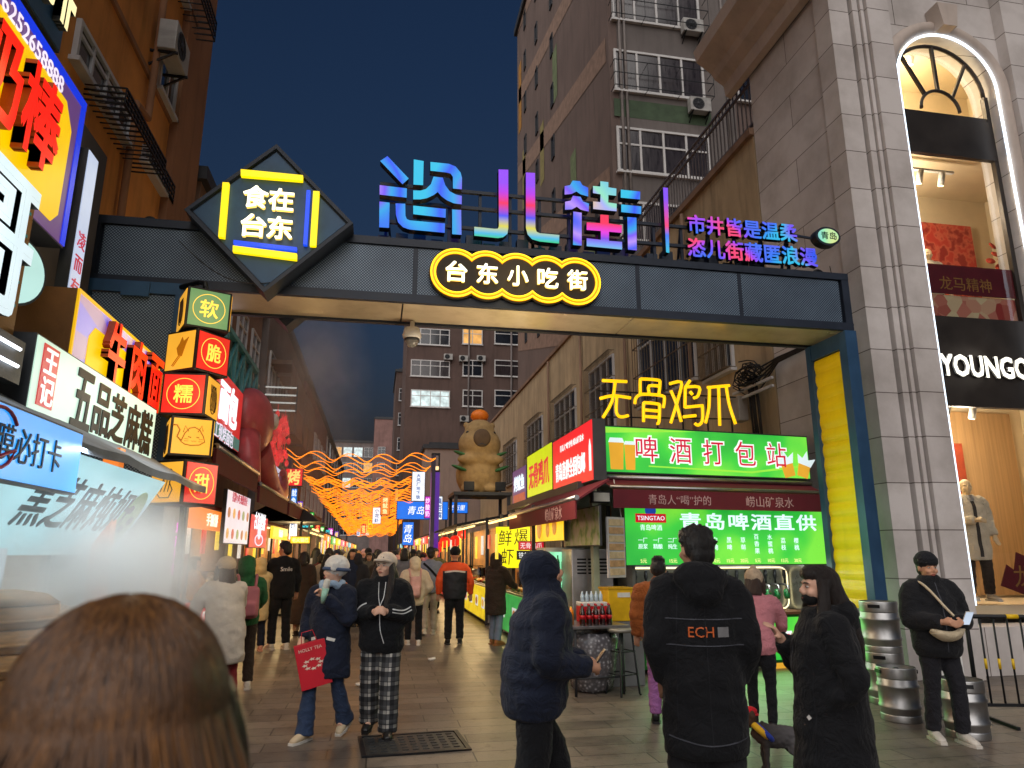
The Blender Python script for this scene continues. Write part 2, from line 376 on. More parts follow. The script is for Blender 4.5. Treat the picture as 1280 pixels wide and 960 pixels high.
yc, z, w, h = on_x(178, 180, 206, 250, XL); cage(ob, W(ob).inverted() @ FX(XL, yc, z), w, h, .15, 10)
yc, z, w, h = on_x(216, -40, 236, 48, XL); cage(ob, W(ob).inverted() @ FX(XL, yc, z), w, h, .5, 8)
b = MB(); P = lambda u, v: at_x(u, v, XL+.1)
a1 = P(205, 0); a2 = P(187, 152); a3 = P(167, 155); b.tube([(XL+.1, a1.y, 20), (XL+.1, a1.y, a2.z+.3), (XL+.1, a1.y, a2.z), (XL+.1, a3.y, a2.z-.1), (XL+.1, a3.y, a2.z-.3), (XL+.1, a3.y, 3)], .06, 10); b.build('drain_pipe', m_orange2, ob, True)
yc, z, w, h = on_x(182, 48, 208, 95, XL); aircon(FX(XL, yc, z), 'grey air conditioner high on the orange apartment house')
# ground-floor shop front under the left signs
m_shop = M('shopfront_dark', (62, 58, 60), .6, 0, .3)
ls = thing('sign_shop', 'dark low shop building carrying the bright signs on the left', 'building', (-3.6, 5, 0))
b = MB(); b.box(-4.19, -3.3, -2, 8.2, 0, 6.2); b.build('wall', m_shop, ls, True)
# ------------------------------------------------------------------ left: the older houses down the street
def house(name, label, x0, x1, y0, y1, h, mat, face, rows, cols, z0=3.6, ww=1.4, wh=1.5, sp=3.0, glass=None, roofm=None, group='houses along the food street', acs=0, lit=.1, fr=None, nx=2):
    t = thing(name, label, 'building', ((x0+x1)/2, (y0+y1)/2, 0), group)
    b = MB(); b.box(x0, x1, y0, y1, 0, h); b.build('wall', mat, t, True)
    b = MB(); b.box(x0-.15, x1+.15, y0-.15, y1+.15, h-.02, h+.28); b.box(x0+.3, x1-.3, y0+.3, y1-.3, h+.28, h+.5); b.build('roof', roofm or m_dark, t, True)
    rnd = random.Random(label); inv = W(t).inverted()
    for r in range(rows):
        for k in range(cols):
            f = (k+.5)/cols; z = z0+r*sp
            if z+wh > h-.3: continue
            q = rnd.random(); gl = m_litwin if q < lit*.6 else m_litcool if q < lit else m_curtain if q < .5 else m_glassdark
            m4 = FX(x1, y0+(y1-y0)*f, z) if face == 'x' else FXN(x0, y0+(y1-y0)*f, z) if face == '-x' else FY(x0+(x1-x0)*f, y0, z)
            window(t, inv @ m4, ww, wh, nx, .68, gl, fr or m_alu)
    return t
m_h1 = M('old_house_render', (126, 100, 82), .9, 0, .25, .8, .3, 40, grime=.6)
m_h2 = M('grey_house_render', (112, 104, 102), .9, 0, .2, .8, .3, 40, grime=.6)
m_h3 = M('pinkish_house_render', (136, 104, 98), .9, 0, .2, .8, .3, 40, grime=.5)
hs = [house('town_house', 'old brown four storey house next to the orange apartment house', -12, -4.1, 15, 24, 9.6, m_h1, 'x', 2, 4, 4.0),
      house('town_house', 'grey brown house with glazed balconies down the left of the food street', -12, -3.9, 24.2, 36, 10.4, m_h2, 'x', 2, 5, 4.0),
      house('town_house', 'pinkish house further down the left behind rising steam', -12, -3.8, 36.3, 52, 10.2, m_h3, 'x', 2, 6, 4.0),
      house('town_house', 'farthest dim house at the left end of the food street', -13, -4.6, 52.5, 95, 12, m_h2, 'x', 3, 10, 4.0)]
for y, z, w in ((28, 6.8, 2.4), (33, 6.9, 2.2), (25.6, 6.8, 1.3), (30.6, 6.8, 1.4)):
    b = MB(); b.box(-3.89, -3.1, y-w/2, y+w/2, z-.9, z+.1); b.box(-3.89, -3.15, y-w/2, y+w/2, z+1.3, z+1.45)
    for k in range(9): b.bar((-3.13, y-w/2+w*k/8, z+.1), (-3.13, y-w/2+w*k/8, z+1.3), .05)
    b.build('balcony', m_h1, hs[1], True)
# ================================================================== right: stone corner building with the tall arched shop window
def _stone(m, n, l, p, vec):
    sx = n.new('ShaderNodeSeparateXYZ'); l.new(vec, sx.inputs[0]); ad = n.new('ShaderNodeMath'); l.new(sx.outputs[0], ad.inputs[0]); l.new(sx.outputs[1], ad.inputs[1])
    cb = n.new('ShaderNodeCombineXYZ'); l.new(ad.outputs[0], cb.inputs[0]); l.new(sx.outputs[2], cb.inputs[1])
    b = n.new('ShaderNodeTexBrick'); b.inputs['Scale'].default_value = 1; b.inputs['Brick Width'].default_value = 3.1; b.inputs['Row Height'].default_value = .66; b.inputs['Mortar Size'].default_value = .008
    b.inputs['Mortar Smooth'].default_value = .2; b.inputs['Color1'].default_value = (*lin((198, 192, 189)), 1); b.inputs['Color2'].default_value = (*lin((186, 179, 176)), 1); b.inputs['Mortar'].default_value = (*lin((104, 95, 90)), 1)
    l.new(cb.outputs[0], b.inputs['Vector']); t = _noise(n, l, vec, 1.1, 8, .6); r = ramp(n, [(.3, (.72, .7, .68)), (.6, (1.05, 1.05, 1.05))]); l.new(t.outputs['Fac'], r.inputs['Fac'])
    mx = n.new('ShaderNodeMix'); mx.data_type = 'RGBA'; mx.blend_type = 'MULTIPLY'; mx.inputs['Factor'].default_value = 1; l.new(b.outputs['Color'], mx.inputs['A']); l.new(r.outputs['Color'], mx.inputs['B'])
    l.new(mx.outputs['Result'], p.inputs['Base Color']); p.inputs['Roughness'].default_value = .75
    ma = n.new('ShaderNodeMath'); ma.operation = 'MULTIPLY_ADD'; l.new(b.outputs['Fac'], ma.inputs[0]); ma.inputs[1].default_value = -2; s3 = _noise(n, l, vec, 90, 3); l.new(s3.outputs['Fac'], ma.inputs[2])
    bp = n.new('ShaderNodeBump'); bp.inputs['Strength'].default_value = .25; bp.inputs['Distance'].default_value = .012; l.new(ma.outputs[0], bp.inputs['Height']); l.new(bp.outputs[0], p.inputs['Normal'])
m_stone = nodes_mat('pale_stone_cladding', _stone)
m_stonep = M('smooth_pale_stone', (186, 172, 162), .7, 0, .12, 1.5, .2, 70, grime=.3)
XR, YF = 7.17, 9.0
sb = thing('stone_shop_building', 'pale stone corner building with tall arched shop window and backlit name', 'building', (9, 10, 0))
AX, AW, ZB, ZS = 9.27, 1.0, .95, 9.45      # arch centre, half width, sill, springing
arc = [(AX+AW*math.cos(a*math.pi/24), ZS+AW*math.sin(a*math.pi/24)) for a in range(25)]   # right to left
b = MB()
b.box(XR, AX-AW, YF, YF+.5, 0, ZS); b.box(AX+AW, 16, YF, YF+.5, 0, ZS); b.box(AX-AW, AX+AW, YF, YF+.5, 0, ZB-.3)
poly = [(16, ZS), (16, 14.5), (XR, 14.5), (XR, ZS), (AX-AW, ZS)]+arc[::-1][1:-1]+[(AX+AW, ZS)]
mt = Matrix(((1, 0, 0, 0), (0, 0, 1, 0), (0, 1, 0, 0), (0, 0, 0, 1)))
b.prism(poly, YF, YF+.5, 0, mt)
b.box(XR, XR+.4, YF+.5, 11.55, 0, 14.5); b.box(XR+.4, 16, 11.2, 11.55, 0, 14.5); b.box(15.6, 16, YF+.5, 11.2, 0, 14.5); b.box(XR+.4, 15.6, YF+.5, 11.2, 14.1, 14.5)
b.build('wall', m_stone, sb, True)
b = MB()   # stepped corner pilaster
b.box(XR-.06, XR+.3, YF-.1, YF+.3, 0, 11.5); b.box(XR+.34, XR+.44, YF-.16, YF-.002, 0, 11.5); b.box(XR+.46, XR+.52, YF-.2, YF-.002, 0, 11.5); b.box(XR+.54, XR+.95, YF-.26, YF-.002, 0, 11.5)
b.box(AX+AW+.2, AX+AW+.7, YF-.2, YF-.002, 0, 11.5)
b.build('pilaster', m_stone, sb, True)
b = MB()
prof = [(0, 0), (.12, .05), (.16, .3), (.35, .42), (.42, .55), (.75, .8), (.8, 1.05), (0, 1.1)]
def corn(pts, z0):
    for (ax, ay, bx, by, nx_, ny_) in pts:
        for i in range(len(prof)-1):
            (d0, h0), (d1, h1) = prof[i], prof[i+1]
            e0 = (ax+nx_*d0, ay+ny_*d0, z0+h0); e1 = (bx+nx_*d0, by+ny_*d0, z0+h0); e2 = (bx+nx_*d1, by+ny_*d1, z0+h1); e3 = (ax+nx_*d1, ay+ny_*d1, z0+h1); b.quad(e0, e1, e2, e3)
corn([(XR-.07, 8.1, XR-.07, 12.2, -1, 0)], 11.15); corn([(16, YF-.27, XR-.8, YF-.27, 0, -1)], 11.75)
b.build('cornice', m_stonep, sb, True)
b = MB()   # arch surround moulding
path = [(AX-AW-.12, YF-.02, ZB)]+[(AX-AW-.12, YF-.02, ZS)]+[(AX+(AW+.12)*math.cos(math.pi-a*math.pi/20), YF-.02, ZS+(AW+.12)*math.sin(math.pi-a*math.pi/20)) for a in range(1, 20)]+[(AX+AW+.12, YF-.02, ZS), (AX+AW+.12, YF-.02, ZB)]
b.tube(path, [(.12, .11)]*len(path), 10); b.prism([(AX-.13, ZS+AW-.02), (AX+.13, ZS+AW-.02), (AX+.2, ZS+AW+.42), (AX-.2, ZS+AW+.42)], YF-.3, YF-.01, 0, mt)
b.build('arch_moulding', m_stonep, sb, True)
b = MB(); rr_ = AW-.03
path = [(AX-rr_, YF-.06, ZB)]+[(AX-rr_, YF-.06, ZS)]+[(AX+rr_*math.cos(math.pi-a*math.pi/24), YF-.06, ZS+rr_*math.sin(math.pi-a*math.pi/24)) for a in range(1, 24)]+[(AX+rr_, YF-.06, ZS), (AX+rr_, YF-.06, ZB)]
b.tube(path, .022, 8); b.build('light_strip', E('cool_led_strip', (225, 240, 255), 2.2, True), sb, True)
m_bronze = M('dark_bronze', (52, 46, 42), .4, .5, .15)
b = MB()
b.box(AX-rr_+.03, AX+rr_-.03, YF+.12, YF+.2, 8.2, 8.95); b.build('spandrel_panel', m_bronze, sb, True); b = MB(); b.box(AX-rr_+.03, AX+rr_-.03, YF+.1, YF+.2, 3.85, 5.3); b.build('spandrel_panel', m_bronze, sb, True)
b = MB()
for x in (AX-rr_+.05, AX+rr_-.05): b.box(x-.04, x+.04, YF+.13, YF+.21, ZB, ZS)
fan = lambda r: [(AX+r*math.cos(a*math.pi/20), YF+.17, ZS+r*math.sin(a*math.pi/20)-.35) for a in range(21)]
b.tube([(x, y, z+.35) for x, y, z in fan(rr_-.05)], .035, 6); b.tube([(x, y, z) for x, y, z in fan(.38)], .03, 6)
b.box(AX-rr_+.05, AX+rr_-.05, YF+.14, YF+.2, 8.952, 9.02)
for a in (45, 90, 135):
    cs, sn = math.cos(R(a)), math.sin(R(a)); b.bar((AX+.38*cs, YF+.17, ZS-.35+.38*sn), (AX+(rr_-.06)*cs, YF+.17, ZS+(rr_-.06)*sn), .05)
b.build('window_frame', m_bronze, sb, True)
def _glass(m, n, l, p, vec):
    n.remove(p); o = [x for x in n if x.type == 'OUTPUT_MATERIAL'][0]; t = n.new('ShaderNodeBsdfTransparent'); g = n.new('ShaderNodeBsdfGlossy'); g.inputs['Roughness'].default_value = .02
    fr = n.new('ShaderNodeFresnel'); fr.inputs[0].default_value = 1.5; mx = n.new('ShaderNodeMixShader'); l.new(fr.outputs[0], mx.inputs[0]); l.new(t.outputs[0], mx.inputs[1]); l.new(g.outputs[0], mx.inputs[2]); l.new(mx.outputs[0], o.inputs[0])
m_glass = nodes_mat('clear_glass', _glass)
b = MB(); b.quad((AX-AW+.05, YF+.17, ZB), (AX+AW-.05, YF+.17, ZB), (AX+AW-.05, YF+.17, 8.2), (AX-AW+.05, YF+.17, 8.2)); q = [(AX-rr_+.05, YF+.17, 9.0), (AX+rr_-.05, YF+.17, 9.0)]+[(AX+(rr_-.05)*math.cos(a*math.pi/20), YF+.17, ZS+(rr_-.05)*math.sin(a*math.pi/20)) for a in range(21)]; b.add(q, [list(range(len(q)))])
b.build('glass', m_glass, sb, True)
# rooms behind the glass
m_room = M('cream_plaster', (214, 196, 164), .8, 0, .05); m_roomw = M('tan_slat_wall', (176, 140, 96), .7, 0, .2, 2, .1, 30, stretch=(12, 12, .3))
b = MB(); x0, x1 = XR+.42, 15.5
for z0, z1 in ((.9, 4.3), (4.9, 8.6), (8.75, 14)):
    b.box(x0, x1, 11.1, 11.19, z0, z1, 1); b.box(x0, x1, YF+.55, 11.1, z0-.15, z0, 0); b.box(x0, x1, YF+.55, 11.1, min(z1, 11)+.01, min(z1, 11)+.06, 0)
    b.box(x0, x0+.02, YF+.55, 11.1, z0, z1, 0); b.box(11.9, 11.95, YF+.55, 11.1, z0, z1, 0)
b.build('shop_room', [m_room, m_room], sb, True)
b = MB(); b.box(9.7, 11.6, 11.05, 11.09, .95, 4.2); b.build('slat_wall', m_roomw, sb, True)
m_poster = nodes_mat('red_swirl_poster', lambda m, n, l, p, vec: (lambda t, r: (l.new(vec, t.inputs[0]), l.new(t.outputs['Fac'], r.inputs[0]), l.new(r.outputs[0], p.inputs['Base Color'])))(n.new('ShaderNodeTexNoise'), ramp(n, [(.4, lin((150, 40, 30))), (.5, lin((205, 100, 75))), (.6, lin((190, 60, 45)))])))
po = thing('wall_poster', 'tall red swirl poster on the back wall of the upper shop floor', 'poster', matrix=FY(10.75, 11.05, 5.7)); b = MB(); b.box(-.85, .65, 0, 2.3, 0, .03); b.build('print', m_poster, po)
po = thing('wall_poster', 'narrow dark red hanging panel behind the dressed mannequin', 'poster', matrix=FY(10.1, 11.0, 1.6)); b = MB(); b.box(-.3, .3, 0, 2.0, 0, .03); b.build('print', M('rust_panel', (150, 60, 34), .6), po)
ro = thing('paper_flower', 'big red paper rose hung on the right in the upper shop window', 'decoration', (11.35, 10.3, 7.05)); b = MB()
for k in range(26):
    a = k*2.4; r = .02+.014*k; b.ell((r*math.cos(a), -.1+.005*k, r*math.sin(a)), (.09, .03, .08), 8, 0, Matrix.Rotation(-a, 4, 'Y') @ Matrix.Rotation(.6, 4, 'X'))
b.build('petal', M('red_paper', (180, 70, 50), .7), ro)
for z, xs, pw in ((4.15, (8.6, 9.2, 9.7), 26), (8.45, (8.8, 9.35, 9.8), 60), (10.95, (9.0, 9.55), 40)):
    tr = thing('track_light', {4.15: 'white track spotlights over the dressed mannequin', 8.45: 'white track spotlights on the upper shop ceiling', 10.95: 'round ceiling spots behind the arched fanlight'}[z], 'spotlight', (xs[0], 9.95, z))
    b = MB(); b.box(-.3, xs[-1]-xs[0]+.3, -.03, .03, -.04, 0); b.build('track', m_white, tr)
    for x in xs:
        b = MB(); b.lathe([(.055, 0), (.055, .22), (.03, .24)], (0, 0, 0), 14, 0, Matrix.Translation((x-xs[0], 0, -.3)) @ Matrix.Rotation(-.5, 4, 'X') if False else Matrix.Rotation(.35, 4, 'X')); o = b.build('spot_head', m_white, tr); o.location = (x-xs[0], 0, -.3)
        b = MB(); b.lathe([(.045, -.012), (.045, -.003)], (0, 0, 0), 12, 0, Matrix.Rotation(.35, 4, 'X')); q = b.build('bulb', E('warm_spot', (255, 225, 170), 6.), o)
        if x == xs[0] or z < 5: lamp(tr, (x-xs[0]+.1, .3, -.55), pw, (1, .86, .64), .12)
lamp(sb, (0.3, .3, 10.2), 60, (1, .83, .5), .2)
# backlit shop name
nm = thing('shop_name_sign', 'backlit white capital letters on the dark band above the shop window', 'sign', matrix=FY(0, YF+.1, 0))
a = at_y(1171, 436, YF+.08); c = at_y(1171, 466, YF+.08); hh = a.z-c.z
text(nm, 'YOUNGOR', [E('white_letter_face', (255, 250, 232), 1.6), m_white], a.x+.93, (a.z+c.z)/2-.06, hh, .015, .03, bold=.035, res=5, w=1.86, h=hh*.92)
lamp(nm, (AX, 4.6, .25), 3, (1, .95, .85), .4)
st = thing('window_banner', 'dark red band with gold characters across the upper shop window', 'banner', matrix=FY(AX, YF+.2, 5.72))
b = MB(); b.box(-.93, .93, 0, .5, 0, .02); b.build('band', M('maroon_film', (92, 14, 24), .5), st); text(st, '龙马精神', M('gold_print', (150, 110, 50), .5), -.05, .18, .25, .021, .004, bold=.01)
st = thing('window_decal', 'jagged dark red festive decal at the foot of the shop window', 'decal', matrix=FY(AX-.1, YF+.2, 1.0))
b = MB(); b.prism([(-.15, .2), (.0, .5), (.12, .42), (.2, .68), (.4, .6), (.5, .8), (.72, .62), (.95, .7), (1.0, .1), (.6, .0), (.2, .08)], 0, .012); b.build('decal_film', M('maroon_film', (0, 0, 0)), st); text(st, '龙年', M('gold_print', (0, 0, 0)), .42, .33, .34, .013, .004, bold=.01)
st = thing('window_display_print', 'strip of printed pale roses along the bottom of the upper window', 'poster', matrix=FY(AX, YF+.24, 5.31))
b = MB(); b.box(-.93, .93, 0, .4, 0, .02); b.build('print', nodes_mat('rose_print', lambda m, n, l, p, vec: (lambda t, r: (l.new(vec, t.inputs['Vector']), t.inputs['Scale'].__setattr__('default_value', 5), l.new(t.outputs['Color'], r.inputs[0]), l.new(r.outputs[0], p.inputs['Base Color'])))(n.new('ShaderNodeTexVoronoi'), ramp(n, [(.2, lin((205, 190, 150))), (.5, lin((190, 120, 100))), (.8, lin((150, 50, 40)))]))), st)
# ================================================================== right: low plaster building along the street
m_plaster = M('beige_plaster', (168, 148, 118), .88, 0, .2, .7, .4, 30, grime=.7)
lb = thing('low_street_building', 'long beige plastered street building with barred windows and rooftop railing', 'building', (XR, 25, 0))
b = MB(); b.box(XR, XR+6, 11.6, 50, 0, 9.9); b.build('wall', m_plaster, lb, True)
b = MB(); b.box(XR-.1, XR+6, 11.56, 50, 9.9, 10.05); b.build('roof_edge', m_h1, lb, True)
b = MB()
for y in [11.7+k*.16 for k in range(60)]: b.bar((XR+.05, y, 10.05), (XR+.05, y, 11.35), .022)
for z in (11.35, 11.15, 10.2): b.bar((XR+.05, 11.6, z), (XR+.05, 21.4, z), .05)
b.build('railing', M('railing_steel', (120, 112, 110), .4, .5), lb, True)
inv = W(lb).inverted()
for y, z, w, h in ((16.5, 5.6, 3.6, 2.4), (21.8, 5.4, 2.6, 2.4), (26.5, 5.3, 3.2, 2.4), (32, 5.3, 3.2, 2.4), (38, 5.3, 3, 2.2), (13.6, 5.4, 1.2, 1.5)):
    window(lb, inv @ FXN(XR, y, z), w, h, 4, .7, m_glassdark, m_alu); cage(lb, inv @ FXN(XR, y, z), w+.1, h+.1, .22, 20, mat=M('rusty_bars', (96, 82, 64), .7, .3, .4))
for y in (14.9, 19.3, 24, 29): b = MB(); b.tube([(XR-.09, y, 2.5), (XR-.09, y, 9.8)], .05, 8); b.build('drain_pipe', m_h1, lb, True)
# ================================================================== right: apartment tower
m_tow = M('tower_render', (104, 88, 82), .9, 0, .15, .5, .2, 20, grime=.4)
m_tow2 = M('tower_front_render', (108, 101, 98), .9, 0, .15, .5, .2, 20, grime=.4)
TX, TY0, TY1, TH = 8.0, 22.3, 40.4, 36.0
tw = thing('apartment_tower', 'tall grey brown apartment tower with diagonal painted bands and white windows', 'building', (12, 30, 0))
b = MB(); b.box(TX, TX+16, TY0, TY1, 0, TH); b.build('wall', m_tow, tw, True)
b = MB(); b.box(TX-.2, TX+16.2, TY0-.2, TY1+.2, TH, TH+.5); b.build('roof', m_dark, tw, True)
b = MB()
c1 = at_y(793, 100, TY0); 
b.box(TX+.35, TX+5.1, TY0-.05, TY0-.002, 8, TH-.1, 0); b.build('front_cladding', m_tow2, tw, True)
b = MB()   # painted bands on the side wall
def sx_(y0, z0, y1, z1, w, mi):
    b.add([(TX-.02, y0, z0), (TX-.02, y1, z1), (TX-.02, y1, z1+w), (TX-.02, y0, z0+w)], [(0, 1, 2, 3)], mi)
for k in range(7): sx_(TY0+.3, 9+k*5.6, TY1-.2, 13.5+k*5.6, 1.1, 0)
for y, z, h, mi in ((24.6, 11, 3, 1), (27, 16, 3.2, 1), (33, 21, 3.6, 2), (35.5, 16, 4.5, 2), (37.8, 22, 4, 2), (30, 24, 3, 1), (39, 28, 5, 3), (26, 27, 3, 1)): sx_(y, z, y+.9, z, h, mi)
b.build('painted_band', [M('tan_band', (132, 108, 94), .9), M('green_band', (104, 116, 84), .9), M('olive_band', (132, 122, 78), .9), M('ochre_band', (158, 112, 50), .9)], tw, True)
inv = W(tw).inverted()
for y in (31, 34.6, 37.8):
    for z in range(12, 34, 3): window(tw, inv @ FXN(TX, y, z+(y-31)*.2), .55, 1.25, 1, None, m_glassdark, m_dark, sill=False)
fl = [(at_y(770, v1, TY0-.06).z, at_y(770, v0, TY0-.06).z) for v0, v1 in ((-35, 25), (62, 113), (158, 214), (250, 300), (335, 385))]
xa, xb_ = at_y(768, 120, TY0).x, at_y(880, 120, TY0).x
for k, (z0, z1) in enumerate(fl):
    window(tw, inv @ FY((xa+xb_)/2, TY0-.05, z0), xb_-xa, z1-z0, 4, .62 if k == 2 else None, m_curtain, m_pvc, .09)
    if k < 2: cage(tw, inv @ FY((xa+xb_)/2, TY0-.05, z0-.1), xb_-xa+.3, (z1-z0)*.6, .5, 3, 'drying_rail', rows=2)
for k, (z0, z1) in enumerate(fl): window(tw, inv @ FY(xb_+2.2, TY0-.05, z0+.2), 1.6, 1.3, 2, None, m_glassdark, m_pvc)
b = MB()
zz = at_y(790, 128, TY0).z
b.box(xa-.05, xb_+.2, TY0-.058, TY0-.052, zz-.7, zz+.05); b.build('green_panel', M('green_render', (72, 88, 68), .9), tw, True)
for x in (TX+.42, TX+.62, xb_+.95): b = MB(); b.tube([(x, TY0-.13, 6), (x, TY0-.13, TH)], .06, 8); b.build('drain_pipe', M('grey_pipe', (120, 112, 108), .6), tw, True)
for (u, v), lb_ in (((862, 48), 'grey air conditioner under the topmost visible tower window'), ((871, 146), 'grey air conditioner beside the green panel on the tower')):
    p = at_y(u, v, TY0-.06); aircon(frame((p.x, p.y, p.z), (1, 0, 0)), lb_)
# ================================================================== straight ahead: dark flats and a white block
m_far = M('dark_flats_render', (92, 74, 68), .9, 0, .2, .4, .2, 20, grime=.4)
YC = 66.0; xl = at_y(507, 480, YC).x
fb = thing('apartment_block', 'dark brown block of flats with lit windows closing the view over the food street', 'building', (xl+8, YC+5, 0))
b = MB(); b.box(xl, xl+22, YC, YC+12, 0, 27); b.build('wall', m_far, fb, True)
b = MB(); b.box(xl-.2, xl+22.2, YC-.2, YC+12.2, 27, 27.5); b.build('roof', m_dark, fb, True)
inv = W(fb).inverted()
for k, v in enumerate((430, 470, 508, 392, 354)):
    for j, (u0, u1) in enumerate(((513, 562), (578, 603), (618, 660))):
        p0, p1 = at_y(u0, v, YC), at_y(u1, v, YC); gl = m_litcool if (k, j) == (2, 0) else m_litwin if (k, j) == (0, 1) else m_curtain if (k+j) % 2 else m_glassdark
        window(fb, inv @ FY((p0.x+p1.x)/2, YC, p0.z), p1.x-p0.x, 1.65, 4 if j == 0 else 2, .66, gl, m_pvc, .09)
b = MB()
for u in (600, 653): p = at_y(u-14, 450, YC); b.tube([(p.x, YC-.1, 6), (p.x, YC-.1, 27)], .09, 8)
b.build('drain_pipe', m_h2, fb, True)
for u, v, lb_ in ((579, 449, 'small white air conditioner under the warm lit window of the far flats'), ((601), 449, 'small white air conditioner right of its twin on the far flats'), (560, 447, 'small white air conditioner under the top left window of the far flats'), (580, 524, 'small white air conditioner low on the far flats')):
    p = at_y(u, v, YC-.01); aircon(frame((p.x, p.y, p.z-.3), (1, 0, 0)), lb_)
house('white_annex', 'plain pale windowless block in front of the dark flats', 3.2, 11, 50.3, 54, 8.9, M('pale_wall', (150, 132, 122), .9, 0, .1, .6, .2, 20, grime=.4), 'y', 0, 1)
house('glass_office', 'distant curved office block with a few lit windows', -14, -4.2+3, 150, 165, 24, m_h2, 'y', 6, 6, 5, 1.8, 2.0, 3.2, lit=.35)
house('pink_block', 'distant pinkish tower block at the end of the street', -1.2, 5.0, 138, 150, 27, m_h3, 'y', 5, 2, 8, lit=.1)
house('narrow_house', 'narrow dim house with balconies left of the dark flats', 1.6, 6, 84, 96, 23, m_far, 'y', 6, 2, 4.4, lit=.1)
# ================================================================== the gate across the street
def _perf(m, n, l, p, vec):
    sx = n.new('ShaderNodeSeparateXYZ'); l.new(vec, sx.inputs[0]); ad = n.new('ShaderNodeMath'); l.new(sx.outputs[0], ad.inputs[0]); l.new(sx.outputs[1], ad.inputs[1])
    cb = n.new('ShaderNodeCombineXYZ'); l.new(ad.outputs[0], cb.inputs[0]); l.new(sx.outputs[2], cb.inputs[1])
    mp = n.new('ShaderNodeMapping'); mp.inputs['Rotation'].default_value = (0, 0, R(45)); mp.inputs['Scale'].default_value = (38, 38, 38); l.new(cb.outputs[0], mp.inputs[0])
    fr = n.new('ShaderNodeVectorMath'); fr.operation = 'FRACTION'; l.new(mp.outputs[0], fr.inputs[0]); su = n.new('ShaderNodeVectorMath'); su.operation = 'SUBTRACT'; su.inputs[1].default_value = (.5, .5, 0); l.new(fr.outputs[0], su.inputs[0])
    le = n.new('ShaderNodeVectorMath'); le.operation = 'LENGTH'; l.new(su.outputs[0], le.inputs[0])
    r = ramp(n, [(.30, lin((130, 148, 162))), (.38, lin((36, 54, 76)))]); l.new(le.outputs['Value'], r.inputs[0])
    t = _noise(n, l, vec, .9, 5); r2 = ramp(n, [(.35, (.65, .65, .68)), (.65, (1.1, 1.1, 1.1))]); l.new(t.outputs['Fac'], r2.inputs[0])
    mx = n.new('ShaderNodeMix'); mx.data_type = 'RGBA'; mx.blend_type = 'MULTIPLY'; mx.inputs['Factor'].default_value = 1; l.new(r.outputs[0], mx.inputs['A']); l.new(r2.outputs[0], mx.inputs['B'])
    l.new(mx.outputs['Result'], p.inputs['Base Color']); p.inputs['Roughness'].default_value = .45; p.inputs['Metallic'].default_value = .2
m_perf = nodes_mat('perforated_steel', _perf)
m_navy = M('navy_steel', (44, 76, 108), .4, .1, .2, 2, .05, 40, grime=.4)
m_navyd = M('dark_navy_edge', (34, 42, 56), .45, .1, .2)
m_soff = M('soffit_sheet', (206, 190, 160), .22, .25, .12, 1.2, .1, 4, grime=.3)
GX0, GX1, GY0, GY1, GZ0, GZ1 = -3.47, 6.55, 8.5, 9.43, 4.76, 5.58
gt = thing('street_gate', 'wide navy steel gate of perforated panels spanning the food street', 'gate', (1.7, 9, 0))
b = MB(); b.box(GX0+.05, GX1-.05, GY0+.05, GY1-.05, GZ0+.05, GZ1-.03); b.build('beam_core', m_navyd, gt, True)
xs = [GX0+.1, -1.55, .35, 1.85, 3.35, 4.85, GX1-.12]
for i in range(6):
    b = MB(); b.box(xs[i]+.03, xs[i+1]-.03, GY0+.012, GY0+.046, GZ0+.1, GZ1-.09); b.build('front_panel', m_perf, gt, True)
b = MB()
b.box(GX0, GX1, GY0-.02, GY0+.048, GZ0-.02, GZ0+.09); b.box(GX0, GX1, GY0-.02, GY0+.3, GZ1-.08, GZ1+.02); b.box(GX0, GX0+.09, GY0-.016, GY0+.047, GZ0+.092, GZ1-.082); b.box(GX1-.11, GX1, GY0-.016, GY0+.047, GZ0+.092, GZ1-.082)
for x in xs[1:-1]: b.box(x-.028, x+.028, GY0+.008, GY0+.047, GZ0+.092, GZ1-.082)
b.box(GX0, GX1, GY1-.06, GY1+.02, GZ0-.02, GZ1); b.build('beam_frame', m_navyd, gt, True)
b = MB()
for x0, x1 in ((GX0+.02, .2), (.22, 3.3), (3.32, GX1-.02)): b.box(x0, x1, GY0+.06, GY1-.07, GZ0+.01, GZ0+.045)
b.build('soffit', m_soff, gt, True)
b = MB()   # left column
b.box(-3.45, -2.28, 8.34, 8.42, 4.6, 4.74); b.box(-3.45, -3.33, 8.34, 8.42, 0, 4.598); b.box(-2.42, -2.28, 8.34, 8.42, 0, 4.598); b.box(-3.33, -2.28, 8.42, 9.4, 4.66, 4.735); b.box(-2.4, -2.28, 9.3, 9.4, 0, 4.6); b.box(-3.0, -2.7, 8.31, 8.338, 4.55, 4.72)
b.build('left_column_frame', m_navy, gt, True)
b = MB(); b.box(-3.32, -2.43, 8.37, 8.4, 0, 4.59); b.box(-2.33, -2.3, 8.43, 9.29, 0, 4.6); b.build('left_column_panel', m_perf, gt, True)
b = MB()   # right column
b.box(6.38, 6.56, 8.46, 8.62, 0, 4.73); b.box(6.38, 6.56, 9.3, 9.42, 0, 4.73); b.box(6.39, 6.55, 8.622, 9.298, 4.5, 4.73); b.box(6.5, 6.55, 8.622, 9.298, 0, 4.49)
b.build('right_column_frame', m_navy, gt, True)
b = MB(); n = 110
for k in range(n):
    z0, z1 = 4.49*k/n, 4.49*(k+1)/n; f = lambda z: 6.42+.028*abs(math.sin(z*math.pi/.215))**.6*-1+.03
    b.add([(f(z0), 8.624, z0), (f(z0), 9.33, z0), (f(z1), 9.33, z1), (f(z1), 8.624, z1)], [(3, 2, 1, 0)], 0, True)
